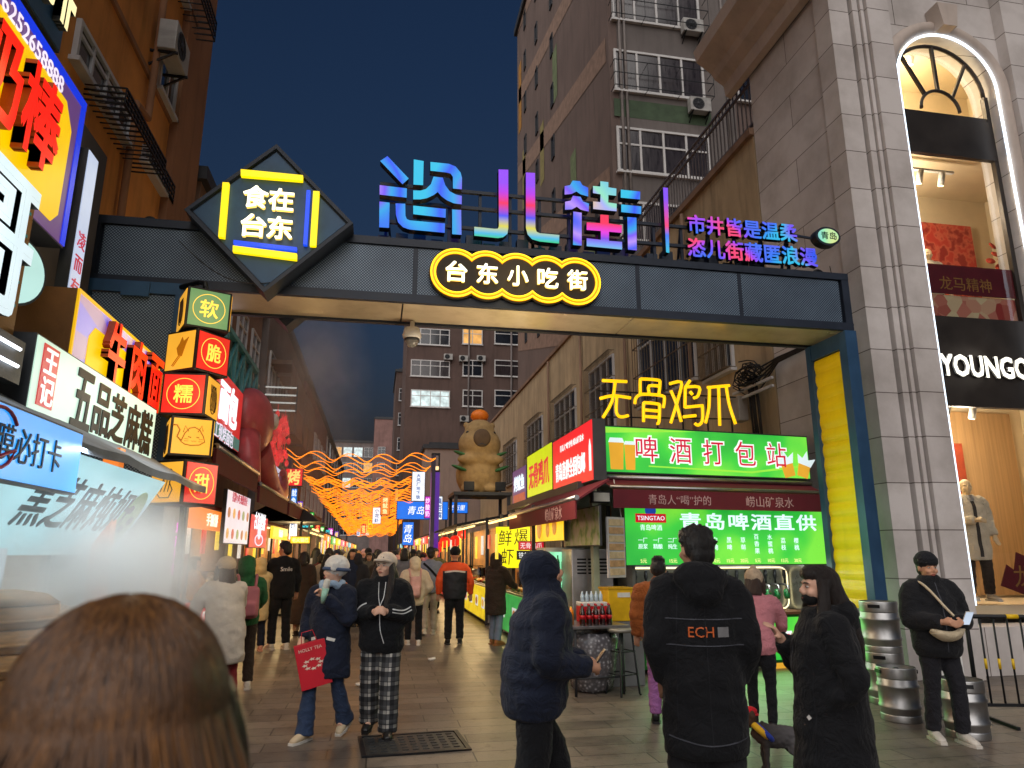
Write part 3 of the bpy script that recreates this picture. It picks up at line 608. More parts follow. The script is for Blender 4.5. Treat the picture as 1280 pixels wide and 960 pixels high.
b.build('yellow_corrugated_sheet', M('yellow_enamel', (244, 206, 8), .4, 0, .1, 1.5, .08, 30, grime=.2), gt, True)
b = MB(); b.tube([(6.3+.08*math.cos(a*math.pi/8), 8.8, GZ1+.1+.08*math.sin(a*math.pi/8)) for a in range(16)], .025, 8, closed=True); b.tube([(-2.95+.07*math.cos(a*math.pi/8), 8.8, GZ1+.09+.08*math.sin(a*math.pi/8)) for a in range(16)], .025, 8, closed=True); b.build('lifting_eye', m_black, gt, True)
lamp(gt, (-.2, -.2, 3.0), 70, (1, .8, .55), .5)  # bare light added under the beam to brighten the soffit, no fixture
# ------------------------------------------------------------------ big stroke letters on top of the gate
def _led(seed, stops, mode, sc=1.6):
    def fn(m, n, l, p, vec):
        if mode == 'z':
            sx = n.new('ShaderNodeSeparateXYZ'); l.new(vec, sx.inputs[0]); mr = n.new('ShaderNodeMapRange'); mr.inputs['From Min'].default_value = 0; mr.inputs['From Max'].default_value = .95; l.new(sx.outputs[1], mr.inputs['Value']); f = mr.outputs[0]
        else:
            mp = n.new('ShaderNodeMapping'); mp.inputs['Location'].default_value = (seed, seed*.7, 0); l.new(vec, mp.inputs[0]); t = _noise(n, l, mp.outputs[0], sc*.4, 0, .4)
            mr = n.new('ShaderNodeMapRange'); mr.inputs['From Min'].default_value = .27; mr.inputs['From Max'].default_value = .73; l.new(t.outputs['Fac'], mr.inputs['Value']); f = mr.outputs[0]
        r = ramp(n, [(a, lin(c)) for a, c in stops]); l.new(f, r.inputs[0]); l.new(r.outputs[0], p.inputs['Emission Color']); p.inputs['Emission Strength'].default_value = .5
        p.inputs['Base Color'].default_value = (.05, .05, .05, 1); m.cycles.emission_sampling = 'NONE'
    return fn
led_a = nodes_mat('led_blue_violet', _led(3.1, [(0, (0, 200, 240)), (.22, (20, 80, 255)), (.42, (0, 170, 240)), (.55, (120, 80, 255)), (.7, (190, 150, 255)), (.82, (60, 90, 255)), (1, (255, 80, 70))], 'n', 2.6))
led_b = nodes_mat('led_rainbow_tall', _led(0, [(0, (0, 215, 60)), (.11, (10, 215, 80)), (.19, (60, 190, 240)), (.32, (230, 220, 60)), (.48, (60, 70, 255)), (.68, (255, 10, 90)), (.86, (190, 30, 240)), (1, (150, 60, 255))], 'z'))
led_c = nodes_mat('led_rainbow_mixed', _led(9.4, [(0, (0, 215, 70)), (.2, (40, 200, 190)), (.34, (20, 120, 255)), (.48, (110, 80, 255)), (.56, (0, 180, 240)), (.66, (240, 60, 220)), (.78, (255, 30, 80)), (1, (255, 170, 80))], 'n', 4.2))
led_d = nodes_mat('led_slogan', _led(5.7, [(0, (255, 60, 120)), (.12, (170, 60, 255)), (.25, (90, 80, 255)), (.45, (20, 120, 255)), (.6, (0, 200, 240)), (.8, (120, 80, 255)), (1, (20, 80, 250))], 'n', 3.4))
YLG = 8.72
base = at_y(640, 300, YLG); base.z = GZ1+.05
lg = thing('rooftop_letters', 'huge rainbow lit stroke characters standing on top of the gate', 'sign', matrix=FY(1.0, YLG, GZ1+.06))
inv = W(lg).inverted()
def stroke(pts, org, sc, mat, parent=lg, name='stroke', d=.13):
    q = [inv @ at_y(org[0]+x/sc, org[1]+y/sc, YLG) for x, y in pts]
    pl = [(p.x, p.y) for p in q]
    b = MB(); b.prism(pl, .0, d, 0, None, 1); return b.build(name, [mat, m_navyd], parent)
led_e = nodes_mat('led_pastel_cross', _led(1.3, [(0, (120, 210, 230)), (.4, (150, 235, 200)), (.55, (170, 180, 255)), (.75, (240, 200, 140)), (1, (250, 160, 90))], 'n', 4))
led_f = nodes_mat('led_warm_cross', _led(0, [(0, (60, 220, 130)), (.06, (110, 220, 200)), (.16, (120, 160, 255)), (.26, (130, 60, 240)), (.36, (240, 40, 230)), (.5, (255, 20, 90)), (1, (255, 20, 60))], 'z'))
O3, S3, O4, S4 = (460, 190), 7.3875, (580, 200), 5.333
for pts in ([(112, 130), (178, 85), (372, 290), (315, 342)], [(418, 115), (508, 130), (503, 350), (415, 345)],
            [(570, 138), (740, 155), (800, 180), (845, 235), (858, 285), (856, 388), (775, 380), (775, 275), (755, 245), (720, 235), (570, 218)],
            [(107, 350), (355, 380), (353, 465), (107, 437)],
            [(598, 272), (683, 282), (705, 350), (745, 405), (800, 435), (856, 448), (854, 525), (780, 515), (715, 485), (668, 450), (637, 412), (600, 440), (540, 468), (480, 480), (413, 480), (413, 398), (480, 400), (530, 385), (575, 340)],
            [(105, 500), (198, 510), (193, 740), (103, 735)],
            [(252, 517), (340, 520), (342, 630), (355, 660), (385, 672), (703, 700), (700, 785), (380, 755), (320, 735), (275, 690), (255, 620)],
            [(413, 537), (710, 568), (708, 648), (413, 615)], [(768, 572), (850, 577), (853, 803), (768, 797)]): stroke(pts, O3, S3, led_a)
for pts in ([(220, 95), (284, 97), (284, 480), (278, 520), (250, 542), (215, 548), (60, 532), (60, 473), (195, 487), (215, 485), (222, 470)],
            [(400, 115), (460, 118), (462, 480), (470, 505), (490, 515), (620, 527), (618, 583), (490, 570), (440, 555), (412, 525), (400, 480)]): stroke(pts, O4, S4, led_b)
for pts in ([(655, 205), (690, 198), (708, 168), (757, 172), (772, 198), (810, 215), (810, 273), (760, 258), (733, 240), (700, 256), (655, 260)],
            [(658, 308), (695, 300), (710, 268), (760, 275), (775, 305), (815, 320), (813, 372), (762, 360), (735, 340), (703, 358), (658, 360)],
            [(712, 372), (767, 380), (767, 597), (710, 592)],
            [(890, 172), (943, 178), (943, 212), (996, 220), (995, 268), (943, 262), (942, 312), (998, 320), (997, 370), (843, 355), (843, 305), (890, 310), (892, 258), (842, 250), (842, 203), (890, 207)],
            [(890, 392), (945, 396), (945, 450), (1032, 462), (1030, 512), (947, 505), (947, 565), (1033, 572), (1033, 622), (800, 600), (800, 548), (893, 558), (893, 500), (800, 493), (800, 443), (890, 448)],
            [(1025, 227), (1153, 240), (1152, 292), (1025, 280)], [(1028, 325), (1160, 338), (1158, 388), (1028, 375)], [(1068, 408), (1128, 412), (1130, 628), (1072, 622)]): stroke(pts, O4, S4, led_e if pts[0] == (890, 172) else led_f if pts[0] == (890, 392) else led_a)
stroke([(318, 150), (340, 152), (347, 455), (332, 452)], (740, 200), 3.765, nodes_mat('led_divider', _led(0, [(0, (0, 220, 220)), (.4, (60, 120, 255)), (.55, (255, 60, 120)), (1, (130, 70, 255))], 'z')), name='divider_bar')
b = MB()
L = lambda u, v: inv @ at_y(u, v, YLG)
x0, x1 = L(474, 260).x, L(1016, 320).x
for z, xe in ((.32, x1), (.62, L(990, 285).x), (.86, L(800, 250).x)): b.bar((x0, z, -.06), (xe, z, -.06), .045, .045, up=(0, 0, 1))
k = 0
while x0+.1+k*.42 < x1: x = x0+.1+k*.42; b.bar((x, -.05, -.09), (x, .86 if x < L(800, 250).x else .6, -.09), .04, .04, up=(0, 0, 1)); b.bar((x, .6, -.09), (x+.1, -.03, -.55), .03, .03); k += 1
for k in range(24): b.box(x0+k*.235, x0+k*.235+.16, .01, .13+.05*(k % 3), -.2, -.08)
b.build('support_frame', m_navyd, lg)
sl = thing('slogan_letters', 'two rows of small blue violet lit slogan characters right of the big letters', 'sign', matrix=FY(0, YLG, 0)); 
for body, u0, u1, v0, v1 in (('市井皆是温柔', 857, 992, 273, 305), ('恣儿街藏匿浪漫', 857, 1017, 302, 335)):
    a = at_y(u0, (v0+v1)/2, YLG); c = at_y(u1, (v0+v1)/2, YLG); w = c.x-a.x
    z1, z0 = at_y((u0+u1)/2, v0+3, YLG).z, at_y((u0+u1)/2, v1-4, YLG).z
    text(sl, body, [led_d, m_navyd], (a.x+c.x)/2, (z0+z1)/2-.0, .3, 0, .08, bold=.028, w=w, h=(z1-z0)*.92)
ov = thing('oval_badge', 'small oval pastel lit badge at the right end of the gate letters', 'sign')
a = at_y(1031, 298, YLG); ov.matrix_basis = FY(a.x, YLG, a.z)
el = lambda rx, ry, n=36: [(rx*math.cos(2*math.pi*k/n), ry*math.sin(2*math.pi*k/n)) for k in range(n)]
b = MB(); b.prism(el(.205, .15), -.06, .08); b.build('rim', m_navyd, ov); b = MB(); b.prism(el(.165, .115), .08, .092); b.build('face', nodes_mat('led_pastel', _led(2, [(0, (120, 170, 255)), (.4, (150, 240, 190)), (.6, (225, 240, 150)), (1, (200, 160, 250))], 'n', 4)), ov); text(ov, '青岛', m_navyd, 0, 0, .15, .094, .008, bold=.02, w=.25, h=.12)
b = MB(); b.bar((-.5, .03, -.04), (-.19, .0, -.04), .03); b.build('arm', m_navyd, ov)
# ------------------------------------------------------------------ diamond sign
YD = 8.2
dc_ = [at_y(u, v, YD) for u, v in ((343, 181), (442, 282), (333, 366), (231, 262))]
ctr = sum(dc_, Vector())/4
ds = thing('diamond_sign', 'navy diamond board with white lit characters between yellow and blue bars', 'sign', matrix=FY(ctr.x, YD, ctr.z)); inv2 = W(ds).inverted()
rad = sum((p-ctr).length for p in dc_)/4
sq = lambda r: [(0, r), (-r, 0), (0, -r), (r, 0)]
b = MB(); b.prism(sq(rad), -.3, -.02); b.build('box', m_navyd, ds)
b = MB(); b.prism(sq(rad-.09), -.02, -.012); b.build('board', m_navy, ds)
b = MB()
for k in range(4):
    a0, a1 = sq(rad)[k], sq(rad)[(k+1) % 4]; c0, c1 = sq(rad-.06)[k], sq(rad-.06)[(k+1) % 4]; b.prism([a0, a1, c1, c0], -.02, .03)
b.build('rim', m_navyd, ds)
ZO5 = lambda x, y: inv2 @ at_y(220+x/4, 160+y/4, YD)
m_yl = E('yellow_led_bar', (255, 222, 0), 1.1, True); m_bl = E('blue_led_bar', (15, 70, 235), 1.0)
for pts, mm, nm in (([(328, 218), (637, 248), (636, 275), (328, 250)], m_yl, 'yellow_bar'), ([(238, 283), (270, 285), (247, 558), (216, 553)], m_yl, 'yellow_bar'), ([(688, 326), (719, 328), (702, 599), (671, 597)], m_yl, 'yellow_bar'), ([(289, 597), (607, 637), (606, 668), (288, 627)], m_yl, 'yellow_bar'), ([(655, 322), (674, 322), (657, 594), (638, 592)], m_bl, 'blue_bar'), ([(292, 570), (607, 606), (606, 624), (291, 589)], m_bl, 'blue_bar')):
    b = MB(); b.prism([(p.x, p.y) for p in (ZO5(*q) for q in pts)], .0, .06); b.build(nm, mm, ds)
m_wl = E('warm_white_letter', (255, 248, 214), 2.4, True); m_halo = E('letter_side_glow', (255, 214, 110), 1.1)
for ch, x, y in (('食', 403, 356), ('在', 530, 370), ('台', 392, 498), ('东', 523, 510)):
    p = ZO5(x, y); text(ds, ch, [m_wl, m_halo], p.x, p.y, .32, .02, .05, bold=.022, w=.29, h=.29)
lamp(ds, (0, 0, .35), 3, (1, .9, .6), .3)
ds2 = copy_tree(ds, frame((ctr.x+.1, 9.75, ctr.z), (-1, 0, 0)), 'back of a second diamond board hanging on the far side of the gate')
# ------------------------------------------------------------------ neon cloud sign
YN = 8.44
cen = [at_y(u, v, YN) for u, v in ((571, 342.5), (609, 344.5), (646, 347), (684, 350), (721, 353.5))]
nc = thing('neon_cloud_sign', 'yellow double neon outline of five joined circles round white lit characters on the beam', 'sign', matrix=FY(cen[2].x, YN, sum(p.z for p in cen)/5))
sp = (cen[4].x-cen[0].x)/4
def cloud(r, spc):
    pts = []; half = math.acos(min(1, spc/2/r))
    for k in range(5):
        x = (k-2)*spc; lo = half if k < 4 else 0; hi = math.pi-half if k > 0 else math.pi
        for j in range(13): a = hi+(lo-hi)*j/12; pts.append((x+r*math.cos(a), r*math.sin(a)))
    for k in (4, 3, 2, 1, 0):
        x = (k-2)*spc; lo = half if k < 4 else 0; hi = math.pi-half if k > 0 else math.pi
        for j in range(13):
            a = -lo-(hi-lo)*j/12; pts.append((x+r*math.cos(a), r*math.sin(a)))
    out = []
    for q in pts:
        if not out or (Vector(q)-Vector(out[-1])).length > .004: out.append(q)
    return out[:-1] if (Vector(out[0])-Vector(out[-1])).length < .004 else out
m_neon = E('yellow_neon', (255, 196, 30), 2.2, True); m_ambr = E('amber_channel', (225, 150, 0), .75)
o1, o2 = cloud(sp*.8, sp), cloud(sp*.68, sp)
b = MB(); b.prism(cloud(sp*.86, sp), -.03, .02); b.build('back_plate', M('sign_backing', (48, 40, 30), .6), nc)
b = MB()
b.prism(cloud(sp*.83, sp), .02, .027); b.build('amber_channel', m_ambr, nc)
b = MB(); b.prism(cloud(sp*.64, sp), .027, .034); b.build('inner_plate', M('sign_backing', (0, 0, 0)), nc)
for o_ in (o1, o2): b = MB(); b.tube([(x, y, .045) for x, y in o_], .011, 6, closed=True); b.build('neon_tube', m_neon, nc)
for ch, k in zip('台东小吃街', range(5)): text(nc, ch, [m_wl, m_halo], (k-2)*sp, .0, .3, .045, .04, bold=.02, w=.275, h=.275)
lamp(nc, (0, 0, .3), 4, (1, .8, .35), .4)
# ------------------------------------------------------------------ dome camera
p = at_y(515, 418, 9.3)
cc = thing('dome_camera', 'white dome security camera hanging under the gate beam', 'camera', (p.x, 9.3, GZ0))
b = MB(); b.lathe([(.03, 0), (.03, -.08), (.1, -.1), (.13, -.2), (.12, -.24), (.105, -.25)], (0, 0, 0), 18); b.build('housing', m_white, cc); b = MB(); b.ell((0, 0, -.26), (.1, .1, .11), 16); b.build('dome', M('smoked_dome', (120, 118, 115), .15), cc)
b = MB(); b.lathe([(.103, -.25), (.107, -.27), (.103, -.285)], (0, 0, 0), 18); b.build('trim_ring', m_dark, cc)
# ================================================================== left: cube lanterns
m_cubeframe = M('lantern_frame', (24, 20, 20), .5, .2)
faces = {'g': E('green_lantern_face', (96, 138, 92), .8, True), 'r': E('red_lantern_face', (214, 38, 28), .85, True), 'y': E('amber_lantern_face', (236, 170, 52), .85, True)}
m_gly = E('lantern_glyph_yellow', (255, 206, 80), 1.05); m_gline = E('lantern_line_brown', (170, 100, 12), .7); m_gldark = M('lantern_line_dark', (70, 48, 20), .7)
def cube_lantern(x, y, z, rz, face, label, s=.46):
    t = thing('cube_lantern', label, 'lantern', (x, y, z), 'cube lanterns on the gate post', rz=rz)
    b = MB(); b.bbox(-s/2, s/2, -s/2, s/2, -s/2, s/2, .012); b.build('frame', m_cubeframe, t)
    for k in range(4):
        m4 = Matrix.Rotation(k*math.pi/2, 4, 'Z') @ frame((0, -s/2, 0), (1, 0, 0)); c, what = face[k] if k < len(face) else ('y', None)
        h = s/2-.025; q = MB(); q.box(-h, h, -h, h, .001, .008); f = q.build('light_face', faces[c], t, matrix=m4)
        if what is None: continue
        if what == 'bun':
            q = MB()
            for a in range(5): q.tube([(-.08+.04*a+.03*math.sin(j), -.14+j*.055, .01) for j in range(6)], .006, 5)
            q.tube([(.1*math.cos(j*math.pi/10), .15*math.sin(j*math.pi/10)-.02, .01) for j in range(20)], .006, 5, closed=True); q.build('pattern', m_gldark, f)
        elif what == 'skewer':
            q = MB(); q.prism([(-.02, -.05), (.04, -.07), (.08, .05), (.12, .14), (.05, .1), (.02, .15), (-.01, .08), (-.05, .03)], .008, .014); q.bar((-.1, -.16, .011), (0, -.05, .011), .008); q.bar((-.08, -.17, .011), (.02, -.06, .011), .008); q.build('pattern', m_gline, f)
        elif what == 'cat':
            q = MB(); body = [(-.1, -.06), (-.07, .03), (-.03, .085), (.02, .1), (.07, .075), (.11, .01), (.13, -.05), (.08, -.085), (0, -.095), (-.06, -.085)]
            q.tube([(x_, y_, .011) for x_, y_ in body], .006, 6, closed=True); q.tube([(-.1, -.05, .011), (-.14, -.01, .011), (-.12, .06, .011), (-.15, .11, .011), (-.19, .11, .011)], .008, 6)
            for ex in ((-.06, .06), (.08, .07)): q.tube([(ex[0]-.025, ex[1]-.02, .011), (ex[0]+(.01 if ex[0] > 0 else -.01), ex[1]+.05, .011), (ex[0]+.025, ex[1]-.01, .011)], .005, 5)
            for e in ((-.02, -.01), (.06, -.01)): q.tube([(e[0]-.015, e[1]+.006, .011), (e[0]+.015, e[1]-.002, .011)], .005, 5)
            q.tube([(0, -.045, .011), (.012, -.055, .011), (.024, -.043, .011), (.036, -.055, .011), (.046, -.045, .011)], .003, 5)
            for sgn in (-1, 1):
                for j in (0, 1): q.tube([(.02+sgn*.05, -.03-j*.02, .011), (.02+sgn*.09, -.025-j*.025, .011)], .0025, 5)
            q.build('pattern', m_gline, f)
        elif what == 'hand':
            q = MB(); q.tube([(-.12, -.1, .011), (-.06, -.16, .011), (.06, -.16, .011), (.1, -.08, .011), (.05, .0, .011), (.12, .06, .011), (.06, .13, .011), (-.05, .14, .011), (-.1, .06, .011), (-.03, .03, .011), (-.07, -.04, .011)], .006, 5, closed=True)
            for j in range(3): q.tube([(-.06+.05*j, -.1, .011), (-.02+.04*j, .0, .011), (-.04+.05*j, .1, .011)], .005, 5)
            q.build('pattern', m_gldark, f)
        else:
            q = MB(); q.tube([(.165*math.cos(a*math.pi/20), .165*math.sin(a*math.pi/20), .01) for a in range(40)], .004, 5, closed=True); q.build('ring', m_gly, f)
            text(f, what, m_gly, 0, 0, .2, .008, .006, bold=.015, w=.19, h=.2)
    return t
CXl, CYl = -2.02, 8.02
cube_lantern(CXl+.02, CYl, 4.27, 24, [('g', '软'), ('y', None), ('y', None), ('y', 'bun')], 'green cube lantern at the top of the stack with a round framed character')
cube_lantern(CXl, CYl, 3.79, 54, [('r', '脆'), ('y', None), ('y', None), ('y', 'skewer')], 'red cube lantern with a fried skewer drawn on its amber side')
cube_lantern(CXl-.03, CYl, 3.31, -4, [('r', '糯'), ('y', 'bun'), ('y', None), ('y', None)], 'red cube lantern in the middle of the stack above the cat lantern')
cube_lantern(CXl-.0, CYl, 2.86, 20, [('y', 'cat'), ('y', None), ('r', None), ('y', 'bun')], 'amber cube lantern with a simple cat face drawing', .42)
cube_lantern(CXl+.0, CYl, 2.38, 57, [('r', '甜'), ('y', None), ('y', None), ('y', 'hand')], 'lowest red cube lantern with a hand drawing on its amber side')
lp = thing('lantern_post', 'dark slim post with hooked top carrying the cube lanterns', 'post', (CXl, CYl+.03, 0))
b = MB(); b.tube([(0, 0, 0), (0, 0, 4.62)], .025, 8); b.tube([(0, 0, 4.55), (-.02, .02, 4.66), (-.1, .1, 4.7), (-.35, .3, 4.7)], .03, 8); b.build('pole', m_black, lp); b = MB(); b.lathe([(.14, 0), (.14, .02), (.03, .04)], (0, 0, 0), 16); b.build('foot_plate', m_black, lp)
for z in (4.3, 3.3, 2.4): lamp(lp, (.25, -.55, z), 4, (1, .62, .25), .3)
# ================================================================== left: shop signs
def signbox(name, label, X, y0, y1, z0, z1, face, depth=.2, side=None, cat='sign', group=None, rim=.0, rimm=None):
    t = thing(name, label, cat, matrix=FX(X, (y0+y1)/2, (z0+z1)/2), group=group); w, h = (y1-y0)/2, (z1-z0)/2
    b = MB(); b.box(-w, w, -h, h, -depth, -.004); b.build('box', side or m_dark, t)
    b = MB(); b.box(-w+.012, w-.012, -h+.012, h-.012, -.004, .004); b.build('face', face, t)
    if rim:
        b = MB()
        for q in ((-w, w, h-rim, h), (-w, w, -h, -h+rim), (-w, -w+rim, -h+rim, h-rim), (w-rim, w, -h+rim, h-rim)): b.box(*q, -.003, .014)
        b.build('rim', rimm or m_dark, t)
    return t, w, h
# yellow milk-stick sign
t, w, h = signbox('shop_sign', 'big yellow sign with raised red characters and a purple to blue border', -2.6, 2.6, 5.9, 4.08, 5.42, E('violet_border_face', (96, 62, 120), .75, True), .22)
b = MB(); b.prism([(-w+.05, -h+.1), (w-.3, -h+.1), (w-.2, -h+.2), (w-.2, h-.4), (w-.35, h-.22), (-w+.05, h-.22)], .005, .012); b.build('yellow_field', E('yellow_field', (238, 192, 0), .85, True), t)
b = MB(); b.box(-w+.01, w-.01, h-.09, h-.012, .005, .012); b.box(w-.09, w-.012, -h+.012, h-.1, .005, .012); b.build('blue_edge', E('blue_edge', (10, 50, 215), .9), t)
m_red = E('red_letter_face', (250, 26, 8), .95, True); m_redside = M('red_letter_side', (150, 52, 16), .5)
for ch, x in (('牛', -.4), ('奶', .22), ('棒', .82)): text(t, ch, [m_red, m_redside], x, -.02, .6, .02, .08, bold=.03, w=.56, h=.7)
text(t, '加盟热线: 16252658888', E('pale_letters', (235, 225, 245), .9), .25, h-.155, .13, .012, .006, bold=.01, w=1.9)
lamp(t, (.4, 0, .5), 10, (1, .8, .3), .5)
# white box letter on brown
t, w, h = signbox('shop_sign', 'brown sign with one huge white block character outlined in black', -2.42, 2.9, 5.0, 3.05, 4.1, M('brown_sign_board', (128, 84, 30), .6, 0, .1), .18)
text(t, '哥', [E('white_block_letter', (220, 240, 248), .72, True), M('letter_black_return', (16, 18, 22), .4)], .42, -.02, .9, .01, .1, bold=.03, w=.95, h=.92)
b = MB()
for k in range(16): b.box(.93+.03*(k % 3)-.02, .93+.03*(k % 3)+.01, .45-k*.055, .47-k*.055, .005, .009)
b.build('teal_specks', M('teal_paint', (40, 140, 150), .6), t)
lamp(t, (.3, 0, .4), 6, (.85, .95, 1), .4)
# thin upright blade sign
t, w, h = signbox('blade_sign', 'narrow white upright sign with a column of small red characters', -2.56, 5.98, 6.2, 3.5, 5.05, E('pale_blue_face', (190, 205, 235), .75), .1)
text(t, '凌\n而\n有\n法', E('red_small_letters', (190, 40, 70), .7), 0, -.35, .16, .006, .006, bold=.01, line=1.3)
# round lightbox
t = thing('round_lightbox', 'pale round light box jutting out beside the narrow upright sign', 'sign', matrix=frame((-2.56, 5.15, 3.6), (.4, .9, 0)))
b = MB(); b.prism(el(.26, .26), -.1, .0); b.build('drum', m_dark, t); b = MB(); b.prism(el(.24, .24), .0, .006); b.build('face', E('mint_disc', (190, 232, 226), .8), t); b = MB(); b.prism([(-.03, .1), (.03, .1), (.02, -.12), (-.02, -.12)], .006, .012); b.build('mark', m_black, t)
# blue pixel-like sign at the top
t, w, h = signbox('shop_sign', 'blue sign with pale yellow stroke lettering above the big yellow sign', -2.75, 4.7, 5.65, 5.7, 6.8, M('blue_board', (40, 70, 110), .5), .15)
text(t, '羊排', [E('cream_letters', (255, 240, 180), 1.0), m_dark], .0, 0, .6, .01, .06, bold=.03, w=.95, h=.8)
t = thing('tube_light', 'pair of short white tube lights under the brown block character sign', 'lamp', matrix=FX(-2.28, 4.3, 2.9)); b = MB(); b.box(-.9, .6, -.18, .1, -.1, -.01); b.build('tray', m_dark, t)
for z in (.03, -.08): b = MB(); b.tube([(-.8, z, .01), (.5, z, .01)], .012, 6); b.build('tube', E('white_tube', (235, 245, 255), 4), t)
# beef noodle sign
y0, y1, z0, z1 = rect_x(-2.38, 98, 360, 193, 505)
def _rays(m, n, l, p, vec):
    sx = n.new('ShaderNodeSeparateXYZ'); l.new(vec, sx.inputs[0]); at = n.new('ShaderNodeMath'); at.operation = 'ARCTAN2'; l.new(sx.outputs[1], at.inputs[0]); l.new(sx.outputs[0], at.inputs[1])
    mu = n.new('ShaderNodeMath'); mu.operation = 'MULTIPLY'; mu.inputs[1].default_value = 14; l.new(at.outputs[0], mu.inputs[0]); si = n.new('ShaderNodeMath'); si.operation = 'SINE'; l.new(mu.outputs[0], si.inputs[0])
    r = ramp(n, [(.49, lin((60, 30, 200))), (.51, lin((130, 70, 140)))]); mr = n.new('ShaderNodeMapRange'); mr.inputs['From Min'].default_value = -1; l.new(si.outputs[0], mr.inputs['Value']); l.new(mr.outputs[0], r.inputs[0])
    l.new(r.outputs[0], p.inputs['Emission Color']); p.inputs['Emission Strength'].default_value = .48
t, w, h = signbox('shop_sign', 'yellow noodle shop sign with red characters and purple striped border', -2.38, y0, y1, 3.05, z1, nodes_mat('striped_border_face', _rays), .5, M('brown_sign_side', (112, 74, 36), .6), rim=.025, rimm=E('yellow_rim', (235, 180, 20), .8))
b = MB(); b.prism([(-w+.3, -h+.05), (w-.12, -h+.05), (w-.12, h-.3), (w-.3, h-.2), (-w+.4, h-.2), (-w+.3, h-.3)], .005, .012); b.build('yellow_field', E('yellow_field', (0, 0, 0)), t)
for ch, x in (('牛', -.28), ('肉', .22), ('面', .7)): text(t, ch, [m_red, m_redside], x*w/.95, -.0, .45, .015, .06, bold=.03, w=.36*w/.95, h=.56)
lamp(t, (.2, 0, .4), 5, (1, .75, .3), .4)
# sesame cake sign
y0, y1, z0, z1 = rect_x(-2.28, 48, 412, 188, 577)
t, w, h = signbox('shop_sign', 'pale mint shop sign with black brush characters and a red seal', -2.28, y0, y1, z0+.02, z1-.02, E('mint_face', (200, 232, 214), .85, True), .22, m_dark)
for ch, x, hh_ in (('五', -.47, .46), ('品', -.1, .42), ('芝', .25, .42), ('麻', .62, .42), ('糕', .98, .42)): text(t, ch, M('brush_black', (22, 22, 22), .6), x*w/1.25, -.03, .4, .005, .008, bold=.028, w=.34*w/1.25, h=hh_, shear=.05)
b = MB(); b.bbox(-w+.1, -w+.34, -h+.05, h-.04, .004, .012, .003); b.build('red_seal', E('red_seal', (196, 40, 46), .8), t); text(t, '王\n记', E('white_seal_letters', (245, 240, 235), .9), -w+.22, .0, .22, .013, .005, bold=.02, h=h*1.5)
lamp(t, (0, -.1, .5), 12, (.9, 1, .95), .6)
# ------------------------------------------------------------------ nearest stall on the left: awning, hanging signs, counter, steamers
m_canv = M('grey_canvas', (120, 128, 140), .85, 0, .2, 1.5, .3, 60, grime=.4)
stl = thing('steam_stall', 'nearest left stall with grey awning, orange pillar and steaming counter', 'food stall', (-2.6, 5, 0))
b = MB(); n = 24
rw = lambda k: (2.0+6.0*k/n)
for k in range(n):
    ya, yb = rw(k), rw(k+1); sag = lambda q: -.03*abs(math.sin(q*2.3))
    b.add([(-1.78, ya, 2.36+sag(ya)), (-1.78, yb, 2.36+sag(yb)), (-2.5, yb, 2.72), (-2.5, ya, 2.72), (-1.78, ya, 2.3+sag(ya)), (-1.78, yb, 2.3+sag(yb)), (-2.5, yb, 2.68), (-2.5, ya, 2.68)], [(0, 1, 2, 3), (7, 6, 5, 4), (0, 4, 5, 1), (2, 6, 7, 3)], 0, False)
b.build('awning', m_canv, stl, True)
b = MB(); b.box(-2.45, -1.8, 2.2, 5.6, .0, .86); b.box(-2.5, -1.74, 2.15, 5.7, .86, .92, 1); b.build('counter', [M('orange_board', (200, 110, 40), .5), m_steel], stl, True)
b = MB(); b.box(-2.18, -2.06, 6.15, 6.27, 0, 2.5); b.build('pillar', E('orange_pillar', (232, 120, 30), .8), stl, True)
b = MB(); b.box(-3.28, -3.2, 1.5, 7.8, 0, 2.9); b.build('back_wall', M('stall_back_wall', (168, 150, 132), .7, 0, .2), stl, True)
b = MB(); b.tube([(-2.1, 2.2, 2.48), (-2.1, 7.4, 2.48)], .02, 8); b.build('tube_lamp', E('white_tube', (235, 245, 255), 4), stl, True)
lamp(stl, (.5, -.3, 2.3), 30, (.85, .95, 1), .1, 'AREA', (0, 0, R(90)), 4.5); lamp(stl, (.2, .4, 1.9), 16, (1, .9, .75), .4)
y1 = at_x(103, 552, -1.72).y
t, w, h = signbox('hanging_sign', 'bright blue hanging sign with dark characters and a hand drawn red circle', -1.72, 2.2, y1, 2.0, 2.36, E('azure_face', (40, 156, 246), .95, True), .06)
m_ink = M('navy_ink', (16, 40, 70), .6)
text(t, '贴膜必打卡', m_ink, w-.7, 0, .2, .005, .006, w=.86, h=.17)
b = MB(); b.tube([(w-.94+.17*math.cos(.6+a*.3), .01+.14*math.sin(.6+a*.3), .01) for a in range(19)]+[(w-1.12, -.14, .01)], .009, 6); b.build('red_circle', M('red_ink', (190, 30, 60), .6), t)
bn = thing('slanted_banner', 'pale cyan glowing banner with dark sesame milk characters over the steaming counter', 'banner')
A0, A1, B0, B1 = Vector((-1.86, 2.4, 2.28)), Vector((-1.86, 6.75, 2.28)), Vector((-2.22, 2.4, 1.66)), Vector((-2.22, 6.75, 1.66))
up_ = (A0-B0).normalized(); bn.matrix_basis = frame((A1+B1)/2, (0, 1, 0), up_); hw = (A0-B0).length/2
b = MB(); b.box(-4.3, 0, -hw, hw, -.01, 0); b.build('sheet', E('cyan_banner_face', (170, 216, 226), .78, True), bn)
for ch, k in zip('黑芝麻炖奶', range(5)): text(bn, ch, M('grey_ink', (40, 52, 60), .6), -1.95+k*.35, .03, .4, .003, .004, bold=.018, w=.33, h=.37, shear=-.05)
